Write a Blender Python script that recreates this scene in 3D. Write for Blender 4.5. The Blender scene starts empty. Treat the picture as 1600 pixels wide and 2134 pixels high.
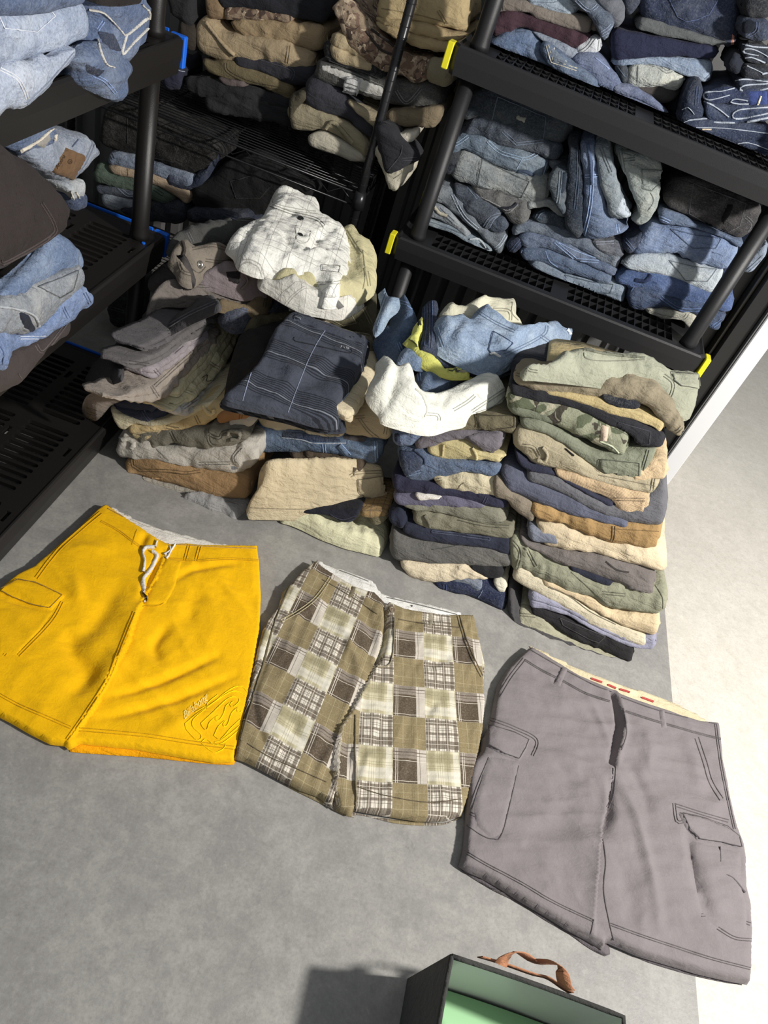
import bpy, math, random
import numpy as np
from mathutils import Vector, Matrix
from mathutils.bvhtree import BVHTree
from mathutils.geometry import delaunay_2d_cdt

SC = bpy.context.scene
COL = SC.collection

# ---------------------------------------------------------------- camera
W_IMG, H_IMG, FPX, CAMH = 1600.0, 2134.0, 1558.6, 1.45
PITCH, ROLL, YAW = math.radians(41.35), math.radians(-21.9), math.radians(1.5)
def _camaxes():
    f = np.array([0, math.cos(PITCH), -math.sin(PITCH)]); r0 = np.array([1., 0, 0]); d0 = np.cross(f, r0)
    c, s = math.cos(ROLL), math.sin(ROLL)
    r = c*r0 + s*d0; d = -s*r0 + c*d0
    a = -YAW
    Z = np.array([[math.cos(a), -math.sin(a), 0], [math.sin(a), math.cos(a), 0], [0, 0, 1]])
    return Z @ r, Z @ d, Z @ f
CR, CD, CF = _camaxes()
CAM = np.array([0, 0, CAMH])
cd = bpy.data.cameras.new('camera')
cam = bpy.data.objects.new('camera', cd); COL.objects.link(cam)
m = Matrix(((CR[0], -CD[0], -CF[0], 0), (CR[1], -CD[1], -CF[1], 0), (CR[2], -CD[2], -CF[2], CAMH), (0, 0, 0, 1)))
cam.matrix_world = m
cd.sensor_fit = 'VERTICAL'; cd.sensor_height = 24.0; cd.lens = FPX*24.0/H_IMG
cd.clip_start = 0.02
SC.camera = cam

# ---------------------------------------------------------------- world, lights, exposure
w = bpy.data.worlds.new('room_light'); SC.world = w; w.use_nodes = True
bg = w.node_tree.nodes['Background']; bg.inputs[0].default_value = (0.90, 0.95, 1.0, 1); bg.inputs[1].default_value = 0.37
def area(name, loc, target, size, power, color):
    l = bpy.data.lights.new(name, 'AREA'); l.shape = 'DISK'; l.size = size; l.energy = power; l.color = color
    o = bpy.data.objects.new(name, l); COL.objects.link(o); o.location = loc
    o.rotation_euler = (Vector(target)-Vector(loc)).to_track_quat('-Z', 'Y').to_euler(); return o
area('work_lamp', (2.05, 0.68, 1.98), (0.2, 1.3, 0.2), 0.16, 108, (1.0, 0.965, 0.91))
SC.view_settings.view_transform = 'Standard'; SC.view_settings.look = 'None'
SC.view_settings.gamma = 1; SC.view_settings.use_curve_mapping = False
SC.view_settings.exposure = 0.0

# ---------------------------------------------------------------- pixel -> world helpers
def ray(px, py): return CF + CR*((px-800)/FPX) + CD*((py-1067)/FPX)
def hit(px, py, P0, n):
    v = ray(px, py); t = np.dot(np.asarray(P0)-CAM, n)/np.dot(v, n); return CAM + v*t
def onz(px, py, z=0.0): return hit(px, py, (0, 0, z), np.array([0, 0, 1.]))
def onx(px, py, x): return hit(px, py, (x, 0, 0), np.array([1., 0, 0]))
def ony(px, py, y): return hit(px, py, (0, y, 0), np.array([0, 1., 0]))
def lean(y0, k=0.0): return (np.array([0, y0, 0.]), np.array([0, 1., -k]))          # plane y = y0 + k z
def leanx(x0, k=0.0): return (np.array([x0, 0, 0.]), np.array([1., 0, -k]))         # plane x = x0 + k z
def facing(P, ang, k=0.0):                                                          # vertical plane through P facing azimuth ang
    a = math.radians(ang); return (np.array(P, float), np.array([math.sin(a), math.cos(a), -k]))

# ---------------------------------------------------------------- noise
def _h(ix, iy, iz, seed):
    n = (ix*374761393 + iy*668265263 + iz*2147483647 + seed*1274126177) & 0xffffffff
    n = ((n ^ (n >> 13))*1274126177) & 0xffffffff
    return ((n ^ (n >> 16)) & 0xffff)/32767.5 - 1.0
def vnoise(P, scale, seed):
    Q = np.asarray(P)*scale; I = np.floor(Q).astype(np.int64); Fr = Q-I; Fr = Fr*Fr*(3-2*Fr)
    out = 0
    for dx in (0, 1):
        for dy in (0, 1):
            for dz in (0, 1):
                wgt = (Fr[:, 0] if dx else 1-Fr[:, 0])*(Fr[:, 1] if dy else 1-Fr[:, 1])*(Fr[:, 2] if dz else 1-Fr[:, 2])
                out = out + wgt*_h(I[:, 0]+dx, I[:, 1]+dy, I[:, 2]+dz, seed)
    return out
def wrink(P, seed, sc=1.0):
    P = np.asarray(P)
    Wp = P + 0.03*np.stack([vnoise(P, 9, seed+5), vnoise(P, 9, seed+6), vnoise(P, 9, seed+7)], 1)
    a = vnoise(Wp, 11*sc, seed)
    b = 1-2*np.abs(vnoise(Wp, 17*sc, seed+1))
    c = 1-2*np.abs(vnoise(Wp, 34*sc, seed+2))
    d = vnoise(Wp, 75*sc, seed+4)
    g = .5+.5*vnoise(P, 7, seed+3)
    th = (seed*1.7) % 3.14; R_ = np.array([[math.cos(th), -math.sin(th), 0], [math.sin(th), math.cos(th), 0], [0, 0, 1.]])
    Q = (P + (Wp-P)*.6) @ R_.T * np.array([.33, 1.5, 1.1])
    e1 = vnoise(Q, 22*sc, seed+8); e2 = vnoise(Q, 48*sc, seed+9)
    return 0.75*a + 0.6*b*g + 0.4*c*(.35+.65*(1-g)) + .15*d + 1.05*(1-2*np.abs(e1))*(.3+.7*g) + .4*e2

# ---------------------------------------------------------------- objects
def tag(o, label=None, cat=None, group=None, kind=None):
    if label: o['label'] = label
    if cat: o['category'] = cat
    if group: o['group'] = group
    if kind: o['kind'] = kind
    return o
def mesh_obj(name, V, Fc, mat, parent=None, uv=None, smooth=True, loc=None):
    me = bpy.data.meshes.new(name)
    V = np.asarray(V, float)
    org = np.zeros(3)
    if parent is not None: org = np.array(parent['_o']) if '_o' in parent else np.array(parent.location)
    elif loc is not None: org = np.asarray(loc, float)
    me.from_pydata((V-org).tolist(), [], [tuple(int(i) for i in f) for f in Fc])
    if uv is not None:
        ul = me.uv_layers.new(name='UVMap')
        li = np.zeros(len(me.loops), int); me.loops.foreach_get('vertex_index', li)
        ul.data.foreach_set('uv', np.asarray(uv, float)[li].astype(np.float32).ravel())
    if smooth: me.shade_smooth()
    if isinstance(mat, (list, tuple)):
        for q in mat: me.materials.append(q)
    else: me.materials.append(mat)
    o = bpy.data.objects.new(name, me); COL.objects.link(o)
    if parent is not None: o.parent = parent
    else: o.location = org
    return o
def empty(name, loc=(0, 0, 0)):
    o = bpy.data.objects.new(name, None); COL.objects.link(o); o.location = loc; o.empty_display_size = .02; return o
class MB:
    def __init__(s): s.v = []; s.f = []
    def add(s, V, Fc):
        b = len(s.v); s.v += [tuple(map(float, p)) for p in V]; s.f += [tuple(b+i for i in f) for f in Fc]
    def box(s, a, b, bev=0.0):
        (x0, y0, z0), (x1, y1, z1) = a, b
        if bev <= 0:
            V = [(x0,y0,z0),(x1,y0,z0),(x1,y1,z0),(x0,y1,z0),(x0,y0,z1),(x1,y0,z1),(x1,y1,z1),(x0,y1,z1)]
            s.add(V, [(3,2,1,0),(4,5,6,7),(0,1,5,4),(1,2,6,5),(2,3,7,6),(3,0,4,7)])
        else:
            e = bev; ring = lambda z, i: [(x0+e+i, y0+i, z), (x1-e-i, y0+i, z), (x1-i, y0+e+i, z), (x1-i, y1-e-i, z), (x1-e-i, y1-i, z), (x0+e+i, y1-i, z), (x0+i, y1-e-i, z), (x0+i, y0+e+i, z)]
            R = [ring(z0, e), ring(z0+e, 0), ring(z1-e, 0), ring(z1, e)]
            V = sum(R, []); Fc = [tuple(range(7, -1, -1)), tuple(range(24, 32))]
            for k in range(3):
                for i in range(8): Fc.append((8*k+i, 8*k+(i+1) % 8, 8*k+8+(i+1) % 8, 8*k+8+i))
            s.add(V, Fc)
    def tube(s, pts, r, n=8, cap=True, flat=None):
        pts = [np.asarray(p, float) for p in pts]; m_ = len(pts); rr = r if isinstance(r, (list, tuple)) else [r]*m_
        prev = None; V = []
        for i, p in enumerate(pts):
            d = pts[min(i+1, m_-1)]-pts[max(i-1, 0)]; d = d/(np.linalg.norm(d)+1e-12)
            a = prev if prev is not None else (np.array([0, 0, 1.]) if abs(d[2]) < .9 else np.array([1., 0, 0]))
            a = a-d*np.dot(a, d); a /= np.linalg.norm(a)+1e-12; b = np.cross(d, a); prev = a
            for k in range(n):
                th = 2*math.pi*k/n; V.append(p+rr[i]*(math.cos(th)*a+math.sin(th)*b))
        Fc = []
        for i in range(m_-1):
            for k in range(n): Fc.append((i*n+k, i*n+(k+1) % n, (i+1)*n+(k+1) % n, (i+1)*n+k))
        if cap: Fc += [tuple(range(n-1, -1, -1)), tuple(range((m_-1)*n, m_*n))]
        s.add(V, Fc)
    def build(s, name, mat, parent=None, smooth=False, loc=None):
        return mesh_obj(name, s.v, s.f, mat, parent, smooth=smooth, loc=loc)

# ---------------------------------------------------------------- materials
def srgb(r, g, b):
    f = lambda c: ((c/255+0.055)/1.055)**2.4 if c > 10 else c/255/12.92
    return (f(r), f(g), f(b), 1)
_M = {}
class NT:
    def __init__(s, name):
        s.m = bpy.data.materials.new(name); s.m.use_nodes = True; s.t = s.m.node_tree; s.b = s.t.nodes['Principled BSDF']
    def n(s, typ, **k):
        nd = s.t.nodes.new(typ)
        for a, v in k.items(): setattr(nd, a, v)
        return nd
    def L(s, a, b): s.t.links.new(a, b)
    def val(s, sock, v):
        if hasattr(v, 'is_output') or isinstance(v, bpy.types.NodeSocket): s.L(v, sock)
        else: sock.default_value = v
    def math(s, op, a, b=None, c=None, clamp=False):
        nd = s.n('ShaderNodeMath', operation=op, use_clamp=clamp); s.val(nd.inputs[0], a)
        if b is not None: s.val(nd.inputs[1], b)
        if c is not None: s.val(nd.inputs[2], c)
        return nd.outputs[0]
    def mix(s, fac, a, b, mode='MIX'):
        nd = s.n('ShaderNodeMix', data_type='RGBA', blend_type=mode); s.val(nd.inputs[0], fac); s.val(nd.inputs[6], a); s.val(nd.inputs[7], b); return nd.outputs[2]
    def noise(s, vec, scale, detail=3, rough=.55, dist=0.0):
        nd = s.n('ShaderNodeTexNoise'); nd.inputs['Scale'].default_value = scale; nd.inputs['Detail'].default_value = detail
        nd.inputs['Roughness'].default_value = rough; nd.inputs['Distortion'].default_value = dist
        if vec is not None: s.L(vec, nd.inputs['Vector'])
        return nd.outputs[0]
    def ramp(s, fac, a, b, lo=0., hi=1.):
        nd = s.n('ShaderNodeMapRange'); s.val(nd.inputs[0], fac); nd.inputs[1].default_value = a; nd.inputs[2].default_value = b
        nd.inputs[3].default_value = lo; nd.inputs[4].default_value = hi; nd.interpolation_type = 'SMOOTHSTEP'; return nd.outputs[0]
    def coord(s, out='Object', offset=None, scale=None, rot=None):
        tc = s.n('ShaderNodeTexCoord'); o = tc.outputs[out]
        if offset is not None or scale is not None or rot is not None:
            mp = s.n('ShaderNodeMapping'); s.L(o, mp.inputs[0])
            if offset: mp.inputs[1].default_value = offset
            if rot: mp.inputs[2].default_value = rot
            if scale: mp.inputs[3].default_value = scale
            o = mp.outputs[0]
        return o
    def bump(s, h, strength, dist=0.002, prev=None):
        nd = s.n('ShaderNodeBump'); nd.inputs['Strength'].default_value = strength; nd.inputs['Distance'].default_value = dist; s.L(h, nd.inputs['Height'])
        if prev is not None: s.L(prev, nd.inputs['Normal'])
        return nd.outputs[0]
def mul(c, k): return (min(1, c[0]*k), min(1, c[1]*k), min(1, c[2]*k), 1)
def desat(c, k=.16):
    l = .3*c[0]+.59*c[1]+.11*c[2]; return (c[0]+(l-c[0])*k, c[1]+(l-c[1])*k, c[2]+(l-c[2])*k, 1)
def cloth(rgb, kind='twill', name=None):
    """kind: twill, denim, worn (washed denim), dark, cord, plaid_white, plaid_navy, camo, digital"""
    key = (tuple(rgb), kind)
    if key in _M: return _M[key]
    t = NT(name or ('cloth_'+kind)); base = srgb(*rgb); P = t.coord('Object')
    base = desat(base, -.02 if rgb[2] < 40 and rgb[0] > 200 else .22); rnd = random.Random(str(key)); off = t.coord('Object', offset=(rnd.random()*9, rnd.random()*9, rnd.random()*9))
    if kind in ('denim', 'worn'): base = mul(base, .78)
    n1 = t.noise(off, 9, 4, .6); n2 = t.noise(off, 260, 2, .7); n3 = t.noise(off, 45, 4, .65, .6)
    lo_, hi_ = (.95, 1.04) if kind == 'smooth' else (.86, 1.12)
    col = t.mix(t.ramp(n1, .3, .7), mul(base, lo_), mul(base, hi_))
    if kind in ('denim', 'worn'):
        fade = t.ramp(t.noise(off, 14, 3, .6), .42, .68)
        wh = (min(1, base[0]*1.5+.10), min(1, base[1]*1.4+.10), min(1, base[2]*1.25+.09), 1)
        col = t.mix(t.math('MULTIPLY', fade, .50 if kind == 'worn' else .26), col, wh)
        col = t.mix(t.math('MULTIPLY', t.ramp(n2, .45, .75), .42), col, wh)
        col = t.mix(t.math('MULTIPLY', t.ramp(n2, .5, .2), .5), col, mul(base, .45)); col = t.mix(t.math('MULTIPLY', t.ramp(n3, .52, .32), .35), col, mul(base, .6))
    else:
        col = t.mix(t.math('MULTIPLY', t.ramp(n2, .45, .8), .25), col, mul(base, 1.35))
        col = t.mix(t.math('MULTIPLY', t.ramp(n3, .58, .8), .05 if kind == 'smooth' else .22), col, mul(base, 1.3))
    if kind == 'camo' or kind == 'digital':
        sc = 14 if kind == 'camo' else 30
        a = t.noise(off, sc, 2, .5, 1.2); b = t.noise(t.coord('Object', offset=(5, 3, 1)), sc*1.1, 2, .5, 1.2); c = t.noise(t.coord('Object', offset=(1, 7, 4)), sc*1.3, 2, .5, 1.)
        cs = [srgb(134, 136, 116), srgb(88, 94, 74), srgb(66, 62, 54), srgb(160, 156, 136)] if kind == 'camo' else [srgb(150, 132, 112), srgb(120, 98, 84), srgb(84, 70, 62), srgb(196, 176, 152)]
        e = .012
        col = t.mix(.0, cs[0], cs[0]); col = t.mix(t.ramp(a, .52-e, .52+e), col, cs[1]); col = t.mix(t.ramp(b, .58-e, .58+e), col, cs[2]); col = t.mix(t.ramp(c, .60-e, .60+e), col, cs[3])
    if kind in ('plaid_white', 'plaid_navy', 'plaid_small'):
        uv = t.n('ShaderNodeUVMap').outputs[0]; sx = t.n('ShaderNodeSeparateXYZ'); t.L(uv, sx.inputs[0])
        def lines(ax, pitch, wd, ph=0.):
            q = t.math('FRACT', t.math('ADD', t.math('DIVIDE', ax, pitch), ph)); return t.math('LESS_THAN', q, wd/pitch)
        U, Vv = sx.outputs[0], sx.outputs[1]
        if kind == 'plaid_white':
            lc = srgb(138, 136, 132); ls = [(U, .055, .0014, 0), (U, .055, .0011, .22), (U, .11, .0011, .5), (Vv, .05, .0014, 0), (Vv, .05, .0011, .3), (Vv, .1, .0011, .62)]
            for q in ls: col = t.mix(t.math('MULTIPLY', lines(*q), .62), col, lc)
        elif kind == 'plaid_navy':
            q = t.math('FRACT', t.math('DIVIDE', Vv, .112)); band = t.math('GREATER_THAN', q, .45)
            st = t.math('MULTIPLY', lines(Vv, .0062, .0030), band); col = t.mix(t.math('MULTIPLY', st, .7), col, srgb(14, 16, 22))
            col = t.mix(t.math('MULTIPLY', lines(Vv, .112, .0028, .4), .5), col, srgb(150, 154, 162))
        else:
            for q in [(U, .03, .004, 0), (Vv, .03, .004, 0), (U, .03, .0015, .5), (Vv, .03, .0015, .5)]: col = t.mix(t.math('MULTIPLY', lines(*q), .4), col, srgb(90, 86, 80))
    t.L(col, t.b.inputs['Base Color'])
    t.b.inputs['Roughness'].default_value = .88
    t.b.inputs['Specular IOR Level'].default_value = .22
    t.b.inputs['Sheen Weight'].default_value = .04
    h = t.math('ADD', t.math('MULTIPLY', n3, 1.0), t.math('MULTIPLY', n2, .22))
    ax = rnd.random()*3.14; wr_ = t.noise(t.coord('Object', rot=(0, 0, ax), scale=(.35, 1.3, 1.3), offset=(rnd.random()*5, 1, 2)), 34, 3, .55, .5)
    h = t.math('ADD', h, t.math('MULTIPLY', wr_, 2.2)); nb = t.bump(h, .95 if kind in ('denim', 'worn') else .32 if kind == 'smooth' else .75, .0048)
    if kind == 'cord':
        wv = t.n('ShaderNodeTexWave'); wv.inputs['Scale'].default_value = 110; t.L(t.n('ShaderNodeUVMap').outputs[0], wv.inputs[0]); nb = t.bump(wv.outputs[1], .5, .001, nb)
    t.L(nb, t.b.inputs['Normal'])
    _M[key] = t.m; return t.m
def plain(name, rgb, rough=.5, metal=0., bump=0., bscale=200, spec=.5, var=0.):
    key = (name,)
    if key in _M: return _M[key]
    t = NT(name); base = srgb(*rgb)
    if var > 0: t.L(t.mix(t.ramp(t.noise(t.coord('Object'), 14, 5, .65), .35, .7), mul(base, 1-var), mul(base, 1+var)), t.b.inputs['Base Color'])
    else: t.b.inputs['Base Color'].default_value = base
    t.b.inputs['Roughness'].default_value = rough; t.b.inputs['Metallic'].default_value = metal; t.b.inputs['Specular IOR Level'].default_value = spec
    if bump > 0: t.L(t.bump(t.noise(t.coord('Object'), bscale, 3, .6), bump, .001), t.b.inputs['Normal'])
    _M[key] = t.m; return t.m

# ---------------------------------------------------------------- cloth geometry
def pl_at(pl, ts):
    """Catmull-smoothed polyline sampled at fractions ts of its length"""
    P = np.asarray(pl, float)
    if len(P) > 2:
        Q = [];
        for i in range(len(P)-1):
            p0, p1, p2, p3 = P[max(i-1, 0)], P[i], P[i+1], P[min(i+2, len(P)-1)]
            for s in np.linspace(0, 1, 9)[:-1]:
                Q.append(.5*((2*p1)+(-p0+p2)*s+(2*p0-5*p1+4*p2-p3)*s*s+(-p0+3*p1-3*p2+p3)*s**3))
        Q.append(P[-1]); P = np.array(Q)
    d = np.r_[0, np.cumsum(np.linalg.norm(np.diff(P, axis=0), axis=1))]; d /= d[-1]
    return np.stack([np.interp(ts, d, P[:, 0]), np.interp(ts, d, P[:, 1])], 1)
_seed = [11]
STITCH = {}
def finish(root, V, Fc, feats, mat, rgb):
    if not feats: return
    bvh = BVHTree.FromPolygons([tuple(v) for v in V], [tuple(int(i) for i in f) for f in Fc])
    def rc(px, py):
        v = ray(px, py); v = v/np.linalg.norm(v)
        r = bvh.ray_cast(Vector(CAM), Vector(v))
        if r[0] is None:
            return None
        n = np.array(r[1]); n = -n if np.dot(n, v) > 0 else n
        return np.array(r[0]), n
    kindn = mat.name.split('.')[0].replace('cloth_', '')
    L = lambda k: tuple(int(min(255, max(0, c*k+ (14 if k > 1 else 0)))) for c in rgb)
    for ft in feats:
        kind = ft[0]; pts = ft[1]; opt = ft[2] if len(ft) > 2 else {}
        fc = cloth(opt['rgb'], opt.get('kind', 'twill')) if 'rgb' in opt else None
        if kind in ('seam', 'double', 'cord', 'band'):
            n = max(6, int(np.sum(np.linalg.norm(np.diff(np.asarray(pts, float), axis=0), axis=1))/5))
            wpx = opt.get('w', {'seam': 1.1, 'double': 1.0, 'cord': 3.0, 'band': 10}[kind])
            px = pl_at(pts, np.linspace(0, 1, n)) if not opt.get('straight') else np.stack([np.interp(np.linspace(0, 1, n), np.linspace(0, 1, len(pts)), np.asarray(pts, float)[:, j]) for j in (0, 1)], 1)
            lines = [0.] if kind != 'double' else [-opt.get('gap', 2.6), opt.get('gap', 2.6)]
            mb = MB(); tv = np.gradient(px, axis=0); tv /= np.linalg.norm(tv, axis=1)[:, None]+1e-9; nv = np.stack([-tv[:, 1], tv[:, 0]], 1)
            for off in lines:
                rows = []
                lift = opt.get('lift', .0014 if kind != 'cord' else .004)
                for p, nn in zip(px, nv):
                    row = []
                    for s_, lf in ((-1, -.0012), (-.6, lift), (.6, lift), (1, -.0012)):
                        q = rc(*(p+nn*(off+s_*wpx))); row.append(None if q is None else q[0]+q[1]*lf)
                    rows.append(row if all(a is not None for a in row) else None)
                for a, b in zip(rows[:-1], rows[1:]):
                    if a is None or b is None: continue
                    if max(np.linalg.norm(a[k]-b[k]) for k in range(4)) > .03: continue
                    mb.add(a+b, [(0, 1, 5, 4), (1, 2, 6, 5), (2, 3, 7, 6), (3, 0, 4, 7)])
            if mb.v:
                nm = opt.get('name', {'seam': 'seam', 'double': 'seam', 'cord': 'drawstring', 'band': 'waistband'}[kind])
                sm = fc or cloth(L(opt.get('k', 1.3 if sum(rgb) < 250 or kindn in ('denim', 'worn') and sum(rgb) < 420 else .84 if rgb[2] < 40 and rgb[0] > 200 else .74)), 'twill')
                if kind == 'band' and fc is None: sm = mat
                mesh_obj(nm, mb.v, mb.f, sm, root, smooth=(kind != 'seam'))
        elif kind in ('pocket', 'patch'):
            P = np.asarray(pts, float); B = []
            for i in range(len(P)):
                a, b = P[i], P[(i+1) % len(P)]; k = max(1, int(np.linalg.norm(b-a)/5))
                for j in range(k): B.append(a+(b-a)*j/k)
            B = np.array(B); x0, y0 = B.min(0); x1, y1 = B.max(0); st = max(4., max(x1-x0, y1-y0)/26)
            gx, gy = np.meshgrid(np.arange(x0+st/2, x1, st), np.arange(y0+st/2, y1, st)); G = np.stack([gx.ravel(), gy.ravel()], 1)
            dB = poly_dist(G, B); G = G[inside(G, B) & (dB > st*.5)]
            allp = np.r_[B, G]; nb = len(B)
            r = delaunay_2d_cdt([Vector(p) for p in allp], [(i, (i+1) % nb) for i in range(nb)], [], 1, 1e-5)
            vv = np.array([tuple(v) for v in r[0]]); dd = poly_dist(vv, B)
            lift = opt.get('lift', .0022); X = []; ok = []
            for p, d in zip(vv, dd):
                q = rc(*p); ok.append(q is not None)
                X.append((0, 0, 0) if q is None else q[0]+q[1]*(lift*min(1, d/2.0) - .0008*(d < .5)))
            fs = [f for f in r[2] if all(ok[i] for i in f)]
            if fs:
                used = sorted({i for f in fs for i in f}); mp = {u: k for k, u in enumerate(used)}
                mesh_obj(opt.get('name', 'pocket' if kind == 'pocket' else 'patch'), [X[i] for i in used], [tuple(mp[i] for i in f) for f in fs], fc or mat, root,
                         uv=[(X[i][0], X[i][1]) for i in used])
            if kind == 'pocket' and not opt.get('nostitch'):
                c = P.mean(0); Q = c+(P-c)*.88; loop = [tuple(q) for q in Q]+[tuple(Q[0])]
                # stitched outline
                dens = []
                for a, b in zip(loop[:-1], loop[1:]): dens.append((a, b))
                mb = MB()
                for a, b in dens:
                    a = np.array(a); b = np.array(b); n = max(2, int(np.linalg.norm(b-a)/5)); tvec = (b-a)/(np.linalg.norm(b-a)+1e-9); nn = np.array([-tvec[1], tvec[0]])
                    prev = None
                    for s in np.linspace(0, 1, n+1):
                        p = a+(b-a)*s; q1 = rc(*(p-nn*.8)); q2 = rc(*(p+nn*.8))
                        cur = None if (q1 is None or q2 is None) else (q1[0]+q1[1]*(lift+.0007), q2[0]+q2[1]*(lift+.0007))
                        if prev is not None and cur is not None and np.linalg.norm(prev[0]-cur[0]) < .03: mb.add([prev[0], prev[1], cur[1], cur[0]], [(0, 1, 2, 3)])
                        prev = cur
                if mb.v: mesh_obj('pocket_stitching', mb.v, mb.f, cloth(opt.get('st', L(1.3 if sum(rgb) < 250 else .62)), 'twill'), root)
        elif kind == 'button':
            q = rc(*pts)
            if q is None: continue
            p, n = q; rr = opt.get('r', .008); a = np.cross(n, [0, 0, 1.]); a = a/np.linalg.norm(a) if np.linalg.norm(a) > 1e-3 else np.array([1., 0, 0]); b = np.cross(n, a)
            mb = MB(); K = 20; prof = [(1, -.001), (1, .0015), (.9, .0026), (.72, .0026), (.62, .0016), (.2, .0016), (.15, .003), (0.02, .003)]
            V_ = [p+rr*s*(math.cos(2*math.pi*k/K)*a+math.sin(2*math.pi*k/K)*b)+n*z for s, z in prof for k in range(K)]
            F_ = [(i*K+k, i*K+(k+1) % K, (i+1)*K+(k+1) % K, (i+1)*K+k) for i in range(len(prof)-1) for k in range(K)]
            mb.add(V_, F_); mb.build('button', opt.get('mat', plain('button_plastic', (58, 54, 50), .4)), root, smooth=True)
def poly_dist(G, B):
    G = np.asarray(G, float); B = np.asarray(B, float); D = np.full(len(G), 1e9)
    for a, b in zip(B, np.roll(B, -1, 0)):
        ab = b-a; l = np.dot(ab, ab)+1e-12; t = np.clip(((G-a) @ ab)/l, 0, 1); D = np.minimum(D, np.linalg.norm(G-a-t[:, None]*ab, axis=1))
    return D
def line_dist(G, B):
    G = np.asarray(G, float); B = np.asarray(B, float); D = np.full(len(G), 1e9); S = np.zeros(len(G)); T = np.zeros(len(G)); tot = len(B)-1
    for i, (a, b) in enumerate(zip(B[:-1], B[1:])):
        ab = b-a; l = np.dot(ab, ab)+1e-12; t = np.clip(((G-a) @ ab)/l, 0, 1); v = G-a-t[:, None]*ab; d = np.linalg.norm(v, axis=1)
        m_ = d < D; sg = np.sign(ab[0]*v[:, 1]-ab[1]*v[:, 0]); D[m_] = d[m_]; S[m_] = sg[m_]; T[m_] = ((i+t)/tot)[m_]
    return D, S, T
def inside(G, B):
    x, y = G[:, 0], G[:, 1]; c = np.zeros(len(G), bool)
    for (x1, y1), (x2, y2) in zip(B, np.roll(B, -1, 0)):
        k = (y1 > y) != (y2 > y); xi = (x2-x1)*(y-y1)/((y2-y1) if abs(y2-y1) > 1e-12 else 1e-12)+x1; c ^= k & (x < xi)
    return c

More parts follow.
